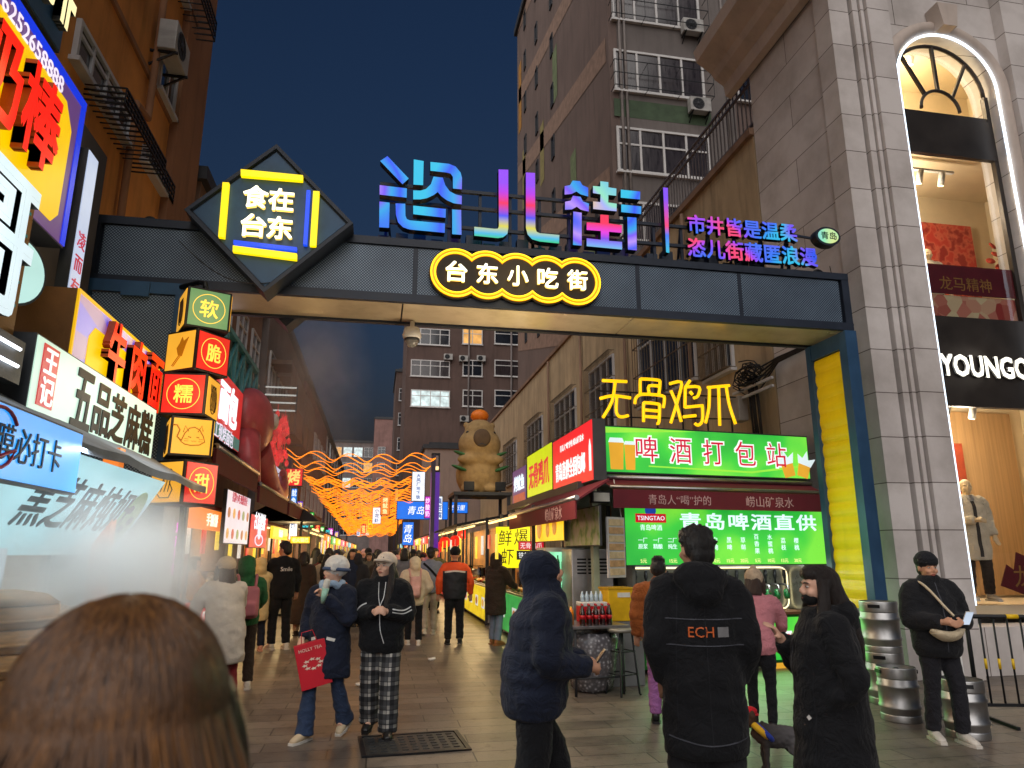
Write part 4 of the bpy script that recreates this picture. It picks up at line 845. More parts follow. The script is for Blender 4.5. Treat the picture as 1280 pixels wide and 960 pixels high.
b = MB(); b.prism([(x-.28, y-.03) for x, y in el(.2, .26)], .003, .007); b.build('bowl_print', M('pale_green_print', (150, 190, 130), .6), bn)
b = MB()
for x, y in ((-.36, .06), (-.2, -.04), (-.3, -.12)): b.prism([(x+p, y+q) for p, q in el(.06, .04, 12)], .008, .011)
b.build('seed_print', M('brush_black', (0, 0, 0)), bn)
t, w, h = signbox('menu_poster', 'pale faded menu poster at the edge of the steaming stall', -2.2, 4.1, 4.9, 1.36, 1.8, E('faded_poster', (200, 212, 222), .5, var=.3, scale=5), .03)
m_bamb = M('bamboo_steamer', (186, 134, 78), .65, 0, .25, 5, .4, 60, stretch=(2, 2, 14))
for (x, y), nst, lb_ in (((-2.0, 4.5), 4, 'tall stack of round bamboo steamers on the counter, nearer one'), ((-2.0, 5.1), 3, 'lower stack of round bamboo steamers beside the taller stack')):
    t = thing('bamboo_steamer', lb_, 'steamer', (x, y, .922), 'bamboo steamers on the stall counter')
    for k in range(nst):
        b = MB(); b.lathe([(.26, 0), (.27, .01), (.27, .11), (.25, .115)], (0, 0, k*.12), 28); b.lathe([(.278, .03), (.278, .05)], (0, 0, k*.12), 28); b.build('tier', m_bamb, t)
    b = MB(); b.lathe([(.27, 0), (.2, .05), (.06, .075)], (0, 0, nst*.12), 28); b.build('lid', m_bamb, t)
# ------------------------------------------------------------------ beyond the gate on the left
y0, y1, z0, z1 = rect_x(-2.7, 262, 440, 298, 560)
t, w, h = signbox('bakery_sign', 'red glowing bakery sign with big white bread characters', -2.7, 10.6, y1, 3.55, 4.72, E('bread_red_face', (206, 44, 44), .75, True), .3)
text(t, '面包', E('bright_white_letter', (240, 244, 250), 1.2), .62, .1, .9, .006, .02, bold=.03, w=1.5, h=.72)
b = MB(); b.box(-w+.02, w-.02, -h+.02, -h+.24, .005, .012); b.build('teal_strip', E('teal_strip', (70, 130, 120), .6), t); text(t, '手工现烤面包', E('pale_letters', (0, 0, 0)), .3, -h+.13, .14, .013, .004, w=1.9)
tr = thing('truss_panel', 'turquoise lattice truss panel above the red bakery sign', 'truss', (-2.85, 14.5, 4.75)); b = MB(); tq = M('turquoise_paint', (84, 150, 160), .5)
for z in (0, .95): b.bar((0, -2.2, z), (0, 2.0, z), .1)
for k in range(6): y = -2.2+k*.84; b.bar((0, y, 0), (0, y, .95), .08); 
for k in range(5): y = -2.2+k*.84; b.bar((.01, y, .02), (.01, y+.84, .93), .06); b.bar((-.02, y, .93), (-.02, y+.84, .02), .06)
b.build('lattice', tq, tr); b = MB(); b.box(-.12, -.07, -2.2, 2.0, 0, .95); b.build('backing', M('pale_backing', (150, 160, 150), .7), tr)
for yy, zz, ln in ((9.7, 3.0, 3.4), (13.4, 2.85, 4.2), (18, 2.85, 4.5)):
    aw = thing('maroon_awning', {9.7: 'maroon awning behind the cube lanterns', 13.4: 'long maroon awning above the white picture menu', 18: 'maroon awning with rounded end farther down the left'}[yy], 'awning', (-2.55, yy, zz)); b = MB()
    b.hexa([(-.9, 0, .5), (.45, 0, .0), (.45, ln, .0), (-.9, ln, .5), (-.9, 0, .54), (.45, 0, .04), (.45, ln, .04), (-.9, ln, .54)]); b.box(.42, .46, 0, ln, -.3, .0); b.build('canopy', M('maroon_fabric', (92, 34, 40), .8, 0, .2, 2, .2), aw)
    b = MB(); b.tube([(.45, 0, .03), (.45, ln, .03)], .04, 8); b.build('roller', m_steel, aw)
# octopus sculpture
oc = thing('octopus_sculpture', 'big dull red octopus sculpture with one curling arm on the left shop front', 'sculpture', (-2.75, 15.6, 4.25)); oc.scale = (.78, .78, .85); m_oct = M('octopus_skin', (188, 84, 88), .35, 0, .2, 3, .1, 20)
b = MB(); b.ell((0, 0, .15), (.62, 1.25, .85), 22); b.tube([(0, .6, -.4), (.15, 1.6, -.9), (.3, 2.5, -1.35), (.42, 3.2, -1.5), (.5, 3.7, -1.35), (.5, 3.9, -1.0), (.5, 3.7, -.75), (.5, 3.4, -.8)], [.5, .42, .34, .28, .22, .17, .12, .08], 14); b.tube([(0, -.6, -.3), (.2, -1.3, -.7), (.4, -1.6, -1.2), (.5, -1.3, -1.5)], [.42, .34, .24, .12], 14)
b.build('body', m_oct, oc)
b = MB()
for k in range(7): b.lathe([(.09-.006*k, 0), (.09-.006*k, .04), (.05, .05)], (.55+.0*k, 2.3+.28*k-.02*k*k, -1.3+.0*k), 10, 0, Matrix.Rotation(R(90), 4, 'Y'))
b.build('sucker', M('pale_sucker', (200, 130, 120), .5), oc)
b = MB(); b.ell((.52, .75, .3), (.14, .22, .22), 12); b.build('eye', M('pale_eye', (220, 210, 200), .3), oc)
fl_ = thing('red_tassel_bunch', 'bunch of small red lantern tassels hanging behind the octopus head', 'decoration', (-2.55, 18.9, 4.7)); b = MB(); rnd = random.Random(2)
for k in range(60): x, y, z = rnd.uniform(-.15, .15), rnd.uniform(-.6, .6), rnd.uniform(-.8, .4); b.ell((x, y, z), (.06, .06, .09), 6); b.bar((x, y, z), (x, y, z+.25), .012)
b.build('tassel', E('red_tassel', (236, 60, 60), .6, var=.5), fl_)
t, w, h = signbox('white_strip_sign', 'plain pale sign strip under the octopus arm', -2.68, 18.2, 22.5, 3.2, 3.9, E('pale_blue_face', (0, 0, 0)), .2); text(t, '铁板章鱼烧', M('navy_ink', (0, 0, 0)), 0, 0, .4, .006, .005, w=2.6)
def pic_menu(name, label, X, y0, y1, z0, z1, face, rows, cols, head, cols_c):
    t, w, h = signbox(name, label, X, y0, y1, z0, z1, face, .06, cat='menu board'); b = MB()
    for r in range(rows):
        for c in range(cols):
            b = MB(); x = -w+(c+.5)*2*w/cols; y = h*.55-(r+.5)*2*h*.78/rows; bx = min(w/cols, h*.75/rows)*.62; b.prism([(x+p, y+q) for p, q in el(bx, bx*.85, 12)], .005, .009); b.build('dish_picture', cols_c[(r*cols+c) % len(cols_c)], t)
    if head: text(t, head, E('red_small_letters', (0, 0, 0)), 0, h*.78, h*.3, .006, .004, bold=.02, w=w*1.3)
    return t
m_ = [M('food_brown', (150, 84, 30), .5), M('food_gold', (205, 150, 60), .5), M('food_red', (170, 50, 36), .5), M('food_green', (100, 130, 60), .5)]; fc = [E('lit_dish_'+k, c, .75, var=.4, scale=14) for k, c in (('brown', (180, 110, 50)), ('gold', (225, 170, 80)), ('red', (200, 80, 60)), ('green', (140, 160, 90)))]
pic_menu('picture_menu', 'white picture menu with two rows of dishes hanging by the bakery', -2.2, 11.2, 13.2, 1.8, 2.6, E('white_menu_face', (222, 216, 226), .85, True), 2, 5, '招牌小吃现做现卖', fc)
t, w, h = signbox('red_poster', 'glowing red poster with a white round face figure beside the picture menu', -2.2, 13.4, 15.4, 1.75, 2.35, E('poster_red', (206, 20, 40), .85, True), .06); text(t, '古法烤饼', E('bright_white_letter', (0, 0, 0)), 0, h*.65, .18, .006, .004, bold=.02, w=w*1.3)
b = MB(); b.prism(el(.2, .14, 20), .005, .01); b.tube([(.45*math.cos(a*.25), -.15+.1*math.sin(a*.25), .01) for a in range(26)], .012, 6); b.build('drawing', E('pale_letters', (0, 0, 0)), t)
t, w, h = signbox('upright_red_banner', 'dark red upright banner with grey toast characters behind the steam', -2.5, 9.6, 10.5, 1.2, 2.3, M('dull_red_banner', (120, 34, 40), .7), .04, cat='banner'); text(t, '烤\n面\n包', M('grey_print', (150, 120, 120), .7), 0, 0, .24, .006, .004, bold=.02, line=1.05)
t, w, h = signbox('magenta_led_board', 'narrow board with a running column of magenta LED characters', -2.3, 8.9, 9.15, 1.35, 2.1, M('led_board_black', (14, 10, 16), .4), .06); text(t, '欢\n迎\n光\n临', E('magenta_led', (255, 40, 230), 2.), 0, 0, .15, .006, .005, bold=.02, line=1.05)
# ================================================================== right: the corner beer stall
BS = thing('beer_stall', 'corner beer stall with glowing green boards, taps and lit counter', 'food stall', (3.1, 9.9, 0), rz=6.3)
_bi = W(BS).inverted(); _bn = (W(BS).to_3x3() @ Vector((0, 1, 0)))
def SF(u, v, y=0.):     # sight line onto the stall's front plane -> local x, z
    d = ray(u, v); o = Vector((0, 0, EYE)); p0 = W(BS) @ Vector((0, y, 0)); t = (p0-o).dot(_bn)/d.dot(_bn); q = _bi @ (o+d*t); return q.x, q.z
def SM(x, z, y=0.): return W(BS) @ frame((x, y, z), (1, 0, 0))
m_int = M('stall_inner_wall', (150, 160, 140), .5, 0, .15); m_maroon = M('maroon_valance', (104, 30, 42), .75, 0, .15, 2, .2)
b = MB()
b.box(.55, 3.75, 2.6, 2.7, 0, 3.4); b.box(3.7, 3.8, .1, 2.6, 0, 3.5); b.box(.4, 3.8, .1, 2.7, 3.42, 3.48); b.box(.0, .09, .12, .22, 0, 2.6); b.box(1.6, 3.7, .12, .2, 0, .1)
b.build('wall', m_int, BS)
gx0, gz1 = SF(747, 531); gx1, gz0 = SF(1013, 600); gz1 -= .0
# top green board
m_green = nodes_mat('green_board_face', lambda m, n, l, p, vec: (lambda t, r, v2, r2, mx: (l.new(vec, t.inputs['Vector']), t.inputs['Scale'].__setattr__('default_value', .9), l.new(t.outputs['Fac'], r.inputs[0]), l.new(vec, v2.inputs['Vector']), v2.inputs['Scale'].__setattr__('default_value', 16), l.new(v2.outputs['Distance'], r2.inputs[0]),
    setattr(mx, 'data_type', 'RGBA'), setattr(mx, 'blend_type', 'MULTIPLY'), mx.inputs['Factor'].__setattr__('default_value', .35), l.new(r.outputs[0], mx.inputs['A']), l.new(r2.outputs[0], mx.inputs['B']), l.new(mx.outputs['Result'], p.inputs['Emission Color']), p.inputs['Emission Strength'].__setattr__('default_value', .6), p.inputs['Base Color'].__setattr__('default_value', (.05, .3, .05, 1))))
    (n.new('ShaderNodeTexNoise'), ramp(n, [(.35, lin((20, 150, 50))), (.5, lin((50, 185, 55))), (.65, lin((120, 215, 60)))]), n.new('ShaderNodeTexVoronoi'), ramp(n, [(.1, (1.4, 1.4, 1.4)), (.2, (.6, .8, .6)), (.3, (1, 1, 1))]), n.new('ShaderNodeMix')))
t = thing('green_beer_sign', 'long glowing green sign with red beer characters above the stall awning', 'sign', matrix=SM((gx0+gx1)/2, (gz0+gz1)/2, -.02)); w, h = (gx1-gx0)/2, (gz1-gz0)/2
b = MB(); b.box(-w, w, -h, h, -.22, -.004); b.build('box', m_dark, t); b = MB(); b.box(-w+.02, w-.02, -h+.02, h-.02, -.004, .003); b.build('face', m_green, t); m_green.cycles.emission_sampling = 'AUTO'
m_crim = E('crimson_letter', (205, 20, 56), .85); m_wout = E('white_outline', (235, 240, 240), .95)
for k, ch in enumerate('啤酒打包站'): x = -w*.58+k*w*.31; text(t, ch, m_wout, x, .02, .4, .004, .004, name='letter_outline', bold=.05, w=.41, h=.43); text(t, ch, m_crim, x, .02, .4, .009, .004, bold=.012, w=.36, h=.38)
b = MB()
for k, (x, s_) in enumerate(((-w+.28, 1.), (-w+.5, .75))): b.prism([(x-.1*s_, -.3), (x+.1*s_, -.3), (x+.12*s_, .1*s_), (x-.12*s_, .1*s_)], .005, .01, 0); b.prism([(x-.13*s_, .1*s_), (x+.13*s_, .1*s_), (x+.1*s_, .17*s_), (x-.1*s_, .17*s_)], .005, .011, 1)
for x, a in ((w-.42, .25), (w-.14, -.3)): mt2 = Matrix.Translation((x, -.22, 0)) @ Matrix.Rotation(a, 4, 'Z'); b.prism([(-.1, -.1), (.1, -.1), (.11, .1), (-.11, .1)], .005, .01, 0, mt2); b.prism([(-.12, .1), (.12, .1), (.18, .26), (.05, .2), (0, .34), (-.06, .2), (-.16, .24)], .005, .01, 1, mt2)
b.build('beer_glass_print', [E('amber_print', (226, 166, 50), .8), E('foam_print', (215, 232, 235), .9)], t)
b = MB(); b.prism([(-w+.03, h-.12), (-.2, h-.03), (-w+.03, h-.03)], .004, .007); b.prism([(-w+.8, -h+.13), (w*.4, -h+.1), (w-.03, -h+.25), (w-.03, -h+.21), (w*.4, -h+.07), (-w+.8, -h+.11)], .004, .007); b.build('swoosh_print', E('lime_print', (150, 226, 70), .85), t)
# awning with valance
ax0, az1 = SF(766, 601, -.35); ax1, az0 = SF(1036, 640, -.35)
aw = thing('beer_stall_awning', 'maroon awning valance with pale slogan between the two green boards', 'awning', matrix=SM((ax0+ax1)/2, az0+.0, -.35)); w = (ax1-ax0)/2
b = MB(); b.box(-w, w, 0, .26, -.012, 0); b.hexa([(-w, .262, -.012), (w, .262, -.012), (w, .262, .0), (-w, .262, .0), (-w, .42, -.36), (w, .42, -.36), (w, .43, -.34), (-w, .43, -.34)]); b.build('canopy', m_maroon, aw)
b = MB(); b.tube([(-w-.05, .3, -.0), (w+.05, .3, -.0)], .022, 8); b.tube([(-w, .47, -.34), (w, .47, -.34)], .04, 8); b.build('roller', m_steel, aw); m_pal = M('pale_pink_print', (196, 160, 160), .7)
text(aw, '青岛人“喝”护的', m_pal, -w*.42, .13, .15, .001, .003, bold=.01, w=w*.56); text(aw, '崂山矿泉水', m_pal, w*.42, .13, .15, .001, .003, bold=.01, w=w*.46)
# menu board
mx0, mz1 = SF(779, 620, -.05); mx1, mz0 = SF(1040, 706, -.05)
t = thing('green_menu_board', 'big glowing green menu board with beer brand badge and price columns', 'menu board', matrix=SM((mx0+mx1)/2, (mz0+mz1)/2, -.05)); w, h = (mx1-mx0)/2, (mz1-mz0)/2
b = MB(); b.box(-w, w, -h, h, -.1, -.004); b.build('box', m_dark, t); b = MB(); b.box(-w+.015, w-.015, -h+.015, h-.015, -.004, .003); b.build('face', m_green, t)
m_pw = E('pale_blue_letter', (220, 240, 250), 1.0)
text(t, '青岛啤酒直供', m_pw, w*.19, h*.3, .4, .004, .005, bold=.02, w=w*1.36, h=h*.5, spacing=1.15)
b = MB(); b.bbox(-w*.9, -w*.62, h*.24, h*.5, .003, .012, .004); b.build('brand_badge', E('badge_red', (200, 20, 40), .85), t); b = MB(); b.prism(el(.09, .09, 16), .004, .01, 0, Matrix.Translation((-w*.76, h*.6, 0))); b.build('brand_emblem', E('badge_blue', (30, 70, 160), .8), t); text(t, 'TSINGTAO', m_pw, -w*.76, h*.37, .1, .013, .004, bold=.02, w=w*.25); text(t, '青岛啤酒', m_pw, -w*.76, h*.1, .08, .004, .004, bold=.02, w=w*.2)
for k, col_ in enumerate(('一厂\n原浆', '一厂\n精酿', '二厂\n纯生', '四厂\n原浆', '果啤\n', '白啤\n', '黑啤\n', '草莓\n', '百香果', '水蜜桃', '荔枝\n', '樱桃\n')):
    x = -w*.84+k*w*.135
    text(t, '\n'.join(col_.replace('\n', '')) if k > 3 else col_, m_pw, x, -h*.36, .1, .004, .004, bold=.01, line=1.15, w=.15 if k < 4 else .085)
for k in range(12): text(t, str(5+k % 4*5)+'元', E('yellow_price', (250, 240, 160), .9), -w*.84+k*w*.135, -h*.86, .07, .004, .004)
lamp(BS, (1.9, -.8, 2.2), 9, (.55, 1, .5), .8, 'AREA', (R(-80), 0, 0), .9)
# inside: taps on a steel wall, LED loops, shelf light
sx0, sz1 = SF(790, 706, .1); sx1, sz0 = SF(1015, 776, .1)
b = MB(); b.box(sx0, sx1, .55, .6, .8, sz1+.1); b.box(sx0, sx0+.05, .1, .55, .8, sz1+.1); b.box(sx1-.05, sx1, .1, .55, .8, sz1+.1); b.build('tap_wall', M('tap_wall_steel', (150, 152, 146), .3, .8, .2, 4, .05), BS)
b = MB(); b.tube([(sx0+.1, .3, sz1+.0), (sx1-.1, .3, sz1+.0)], .018, 8); b.build('tube_lamp', E('white_tube', (0, 0, 0)), BS); lamp(BS, ((sx0+sx1)/2, .25, sz1-.06), 9, (.95, 1, .85), .1, 'AREA', (R(-25), 0, 0), .2).data.size = 2.4
def loop(x0, x1, z0, z1, r=.12, y=.5):
    p = []
    for cx_, cz, a0 in ((x1-r, z1-r, 0), (x0+r, z1-r, 90), (x0+r, z0+r, 180), (x1-r, z0+r, 270)):
        for k in range(5): a = R(a0+k*22.5); p.append((cx_+r*math.cos(a), y, cz+r*math.sin(a)))
    return p
b = MB(); hm = (sx0+sx1)/2
for q in ((sx0+.08, hm-.3), (hm+.1, sx1-.08)): b.tube(loop(q[0], q[1], sz0+.16, sz1-.06), .012, 6, closed=True)
b.build('led_loop', E('warm_led_loop', (255, 236, 180), 1.8, True), BS)
m_tapg = M('green_tap_glass', (20, 120, 60), .1, 0, .2, spec=.8); tap0 = None
for k in range(16):
    x = sx0+.2+k*(sx1-sx0-.4)/15; z = sz1-.32
    if tap0 is None:
        b = MB(); b.tube([(0, .1, 0), (0, -.02, .0), (0, -.1, -.02), (0, -.12, -.12)], .018, 8); b.build('spout', m_steel, BS, matrix=Matrix.Translation((x, .44, z)))
        b2 = MB(); b2.lathe([(.018, 0), (.014, .06), (.03, .12), (.026, .2), (.0, .21)], (0, -.03, .02), 10); b2.build('tap_handle', m_black, BS, matrix=Matrix.Translation((x, .44, z)))
        b3 = MB(); b3.lathe([(.04, -.1), (.05, -.05), (.05, .02), (.03, .05)], (0, -.06, -.12), 12); b3.build('bottle_guard', m_tapg, BS, matrix=Matrix.Translation((x, .44, z))); tap0 = [o for o in _kids(BS) if o.name.split('.')[0] in ('spout', 'tap_handle', 'bottle_guard')]
    else:
        for o in tap0: c = o.copy(); COL.objects.link(c); c.matrix_basis = Matrix.Translation((x, .44, z))
# counter with lit green front
cx0, cz1 = SF(803, 778, -.02); cx1, _ = SF(1010, 778, -.02)
b = MB(); b.box(cx0, cx1, .0, .54, .08, .76); b.build('counter', m_dark, BS); b = MB(); b.box(cx0-.05, cx1+.05, -.06, .56, .762, .8); b.build('counter_top', M('worn_wood_top', (112, 72, 48), .5, 0, .3, 3, .2, 40, stretch=(1, 8, 8)), BS)
b = MB(); b.box(cx0+.04, cx1-.04, -.012, -.002, .12, .72); b.build('counter_light_face', m_green, BS)
b = MB()
for q in ((cx0, cx1, .722, .758), (cx0, cx1, .08, .118), (cx0, cx0+.038, .118, .722), (cx1-.038, cx1, .118, .722)): b.box(q[0], q[1], -.022, -.002, q[2], q[3])
b.build('counter_frame', M('green_frame', (16, 90, 30), .5), BS)
t = text(BS, '国', E('poster_red', (0, 0, 0)), SF(981, 800)[0], 0, .2, 0, .006); t.matrix_basis = _bi @ SM(SF(981, 800)[0], SF(981, 800)[1], -.014)
b = MB(); b.box(-.13, .13, -.13, .13, -.001, .0); q = b.build('white_label', m_wout, BS); q.matrix_basis = _bi @ SM(SF(981, 800)[0], SF(981, 800)[1], -.0135)
b = MB(); b.prism([(-.2, -.12), (.2, -.12), (.12, .05), (.2, .14), (0, .08), (-.18, .12)], 0, .004); q = b.build('food_print', E('amber_print', (0, 0, 0)), BS); q.matrix_basis = _bi @ SM(SF(978, 835)[0], SF(978, 835)[1], -.0145)
lamp(BS, ((cx0+cx1)/2, -.12, .42), 5, (.3, 1, .25), 2.4, 'AREA', (R(-90), 0, 0), .6)
# handwritten yellow neon
nz = thing('handwritten_neon', 'yellow handwritten neon characters standing on top of the green sign', 'neon sign', matrix=SM(0, 0, -.02)); b = MB()
def npt(x, y): q = SF(720+x/3.691, 440+y/3.691, -.02); return (q[0], q[1], .05)
for ch in ([[(115, 135), (228, 140)], [(105, 218), (165, 205), (245, 215)], [(175, 140), (160, 230), (118, 305)], [(182, 210), (180, 280), (200, 302), (235, 296)]],
           [[(290, 195), (290, 135), (300, 128), (370, 133), (380, 145), (375, 195)], [(330, 190), (330, 160), (372, 160)], [(265, 242), (270, 215), (300, 198), (390, 205), (400, 225), (395, 260)], [(305, 325), (305, 245), (315, 237), (370, 243), (378, 255), (375, 325), (366, 332)], [(310, 270), (370, 275)], [(310, 300), (370, 304)]],
           [[(425, 150), (478, 142), (468, 205), (430, 330)], [(430, 180), (455, 240), (478, 325)], [(518, 135), (498, 165)], [(497, 165), (560, 165), (555, 205), (535, 215)], [(497, 165), (495, 260)], [(518, 185), (530, 200)], [(495, 258), (578, 250)], [(576, 255), (575, 320), (555, 340), (540, 332)], [(488, 302), (545, 296)]],
           [[(598, 167), (700, 158)], [(608, 165), (605, 260), (590, 330)], [(650, 170), (655, 342)], [(685, 165), (700, 250), (728, 335)]]):
    b = MB()
    for s_ in ch: b.tube(smooth_path([npt(*q) for q in s_], 3), .025, 7)
    b.build('neon_character', E('golden_neon', (255, 190, 10), 1.25, True), nz)
b = MB(); a = npt(100, 180); c = npt(735, 210); e = npt(100, 300); f = npt(735, 310); b.bar((a[0], a[1], .01), (c[0], c[1], .01), .02); b.bar((e[0], e[1], .01), (f[0], f[1], .01), .02)
for k in range(6): x = a[0]+.1+k*(c[0]-a[0]-.2)/5; b.bar((x, gz1, .005), (x, a[1], .005), .02, up=(0, 0, 1))
b.build('support_rail', m_black, nz)
# flood lamp and bracket on the corner
t = thing('flood_lamp', 'black flood lamp on a bracket at the corner under the red sign', 'lamp', matrix=SM(SF(748, 622, -.2)[0], SF(748, 622, -.2)[1], -.25)); b = MB(); b.bbox(-.14, .14, -.08, .08, -.06, .06, .015); b.bar((0, .05, -.02), (.05, .2, -.2), .03); b.build('housing', m_black, t); b = MB(); b.box(-.12, .12, -.06, .06, .061, .066); b.build('lens', M('lamp_lens', (190, 190, 180), .1), t)
t = thing('loose_cable', 'loose pale cable hanging down at the stall corner', 'cable', matrix=SM(SF(768, 640)[0], 1.95, -.15)); b = MB(); b.tube([(-.06, .75, 0), (-.05, .55, .02), (0.0, .3, .04), (.06, .05, .0), (.08, -.2, 0)], .008, 6); b.build('cord', m_white, t)
# hanging price strip board
px0, pz1 = SF(757, 648, -.3); px1, pz0 = SF(785, 720, -.3)
t = thing('price_board', 'tall narrow beige board of price strips hanging left of the green menu', 'menu board', matrix=SM((px0+px1)/2, (pz0+pz1)/2, -.3) @ Matrix.Rotation(R(22), 4, 'Y')); w, h = (px1-px0)/2, (pz1-pz0)/2
b = MB(); b.box(-w-.02, w+.02, -h-.02, h+.02, -.03, -.003); b.build('frame', m_alu, t); b = MB()
for k in range(7): b = MB(); b.box(-w+.01, w-.01, h-(k+1)*2*h/7+.015, h-k*2*h/7-.01, -.003, .006); b.build('price_strip', [M('beige_strip', (196, 176, 140), .6, 0, .25, 9), M('tan_strip', (186, 150, 110), .6, 0, .3, 9)][k % 2], t)
# ---------------- alley side of the stall
XS = 3.02
def rsign(name, label, X, u0, v0, u1, v1, face, depth=.2, side=None, cat='sign', group=None):
    y0, y1, z0, z1 = rect_x(X, u0, v0, u1, v1)
    t = thing(name, label, cat, matrix=FXN(X, (y0+y1)/2, (z0+z1)/2), group=group); w, h = (y1-y0)/2, (z1-z0)/2
    b = MB(); b.box(-w, w, -h, h, -depth, -.004); b.build('box', side or m_dark, t); b = MB(); b.box(-w+.012, w-.012, -h+.012, h-.012, -.004, .004); b.build('face', face, t); return t, w, h
t, w, h = rsign('red_side_sign', 'red glowing sign with white delivery characters and a bottle at the stall corner', XS, 691, 553, 742, 600, E('side_red_face', (228, 34, 44), .9, True))
text(t, '青岛直供全国包邮', m_wout, -.08, -h*.3, .3, .006, .006, bold=.02, w=w*1.5, h=h*.7); text(t, '青岛人“喝”护的 崂山矿泉水', m_wout, 0.05, h*.55, .1, .006, .004, bold=.01, w=w*1.2); b = MB(); b.lathe([(.07, -.3), (.07, .05), (.025, .2), (.025, .3)], (w-.13, 0, .0), 12, 0, Matrix.Rotation(R(-90), 4, 'X') @ Matrix.Diagonal((1, .12, 1, 1))); b.build('bottle_print', E('foam_print', (0, 0, 0)), t)
t, w, h = rsign('yellow_side_sign', 'lime yellow glowing sign with red chicken feet characters', XS, 659, 571, 690.5, 612, E('lime_face', (196, 214, 20), .9, True)); text(t, '无骨鸡爪', E('crimson_letter', (0, 0, 0)), 0, -.03, .5, .006, .008, bold=.025, w=w*1.6, h=h*1.15)
t, w, h = rsign('picture_side_sign', 'small blue and red picture sign at the far end of the side signs', XS, 641, 590, 658, 632, E('indigo_face', (70, 50, 110), .8)); text(t, '烤鱿鱼', m_pw, 0, h*.25, .4, .006, .006, bold=.03, w=w*1.5, h=h*.8); b = MB(); b.box(-w*.85, w*.85, -h*.85, -h*.3, .005, .009); b.build('picture', E('meat_print', (170, 70, 50), .7, var=.5, scale=6), t)
y0 = at_x(735, 620, 2.6).y; y1 = at_x(641, 650, 2.6).y
aw = thing('side_awning', 'maroon roller awning over the alley side of the corner beer stall', 'awning', (3.0, 0, 2.32)); b = MB()
b.hexa([(-.45, y0+.35, 0), (.0, y0+.35, .28), (.0, y1, .28), (-.45, y1, 0), (-.45, y0+.35, .03), (.0, y0+.35, .31), (.0, y1, .31), (-.45, y1, .03)]); b.box(-.47, -.45, y0+.35, y1, -.22, .03); b.build('canopy', m_maroon, aw); b = MB(); b.tube([(-.46, y0+.3, .05), (-.46, y1, .05)], .035, 8); b.build('roller', m_steel, aw)
m4 = frame((-.472, (y0+y1)/2-1, -.1), (0, -1, 0)); o = text(aw, '崂山矿泉水', m_pal, 0, 0, .13, 0, .003, w=1.0); o.matrix_basis = m4
b = MB(); b.box(2.95, 3.05, 10.3, 16.2, 2.6, 2.72); b.box(3.0, 3.08, 15.9, 16.2, 0, 2.6); b.build('side_beam', m_dark, BS, True)
t, w, h = rsign('yellow_food_poster', 'bright yellow fried food poster hanging under the side awning', 2.85, 668, 643, 705, 676, E('egg_yellow_face', (250, 200, 20), .95, True), .04); b = MB()
for x, y, s_ in ((-w*.6, 0, .18), (0, -.05, .12), (w*.45, 0, .14)): b.prism([(x+p, y+q) for p, q in el(s_, s_*1.1, 14)], .005, .01)
b.build('picture', E('meat_gold', (205, 120, 20), .7, var=.5, scale=9), t); text(t, '炸鸡排', m_crim, 0, h*.7, .12, .011, .004, bold=.02)
t, w, h = rsign('leafy_banner', 'faded green and white banner with tiny writing on the stall corner', 2.95, 706, 640, 750, 682, nodes_mat('leafy_print', lambda m, n, l, p, vec: (lambda t, r: (l.new(vec, t.inputs['Vector']), t.inputs['Scale'].__setattr__('default_value', 5), l.new(t.outputs['Fac'], r.inputs[0]), l.new(r.outputs[0], p.inputs['Base Color'])))(n.new('ShaderNodeTexNoise'), ramp(n, [(.42, lin((176, 176, 160))), (.55, lin((150, 170, 110))), (.65, lin((80, 130, 40)))]))), .03, cat='banner')
# steel cabinet, drinks fridge
p = at_y(731, 720, 10.6)
t = thing('steel_cabinet', 'tall brushed steel kitchen cabinet with vent slots behind the table', 'cabinet', (3.2, 10.75, 0)); b = MB(); b.bbox(-.32, .32, -.3, .3, 0, 1.72, .01); b.build('case', m_steel, t); b = MB()
for k in range(5):
    for j in range(3): b.box(-.24+j*.17, -.1+j*.17, -.306, -.301, 1.36+k*.05, 1.385+k*.05)
b.build('vent_slot', m_black, t); b = MB(); b.box(.08, .2, -.306, -.301, .7, .8); b.build('rating_label', M('pale_label', (200, 200, 190), .6), t)
t = thing('drinks_fridge', 'glowing green drinks fridge beside the steel cabinet', 'fridge', (3.0, 11.7, 0)); b = MB(); b.bbox(-.3, .35, -.35, .35, 0, 1.75, .01); b.build('case', M('fridge_white', (190, 196, 192), .4), t)
b = MB(); b.box(-.306, -.301, -.3, .3, .95, 1.68); b.box(-.26, .3, -.356, -.351, .95, 1.68); b.build('lit_window', E('fridge_glow', (150, 245, 190), .9, True, .3, 9), t); b = MB()
for k in range(6): b.lathe([(.032, 0), (.032, .16), (.012, .22), (.012, .27)], (-.2+k*.09, -.37, 1.0), 10, k % 2); b.lathe([(.032, 0), (.032, .16), (.012, .22), (.012, .27)], (-.2+k*.09, -.37, 1.36), 10, (k+1) % 2)
b.build('bottle_row', [m_tapg, M('green_bottle', (50, 160, 70), .15)], t)
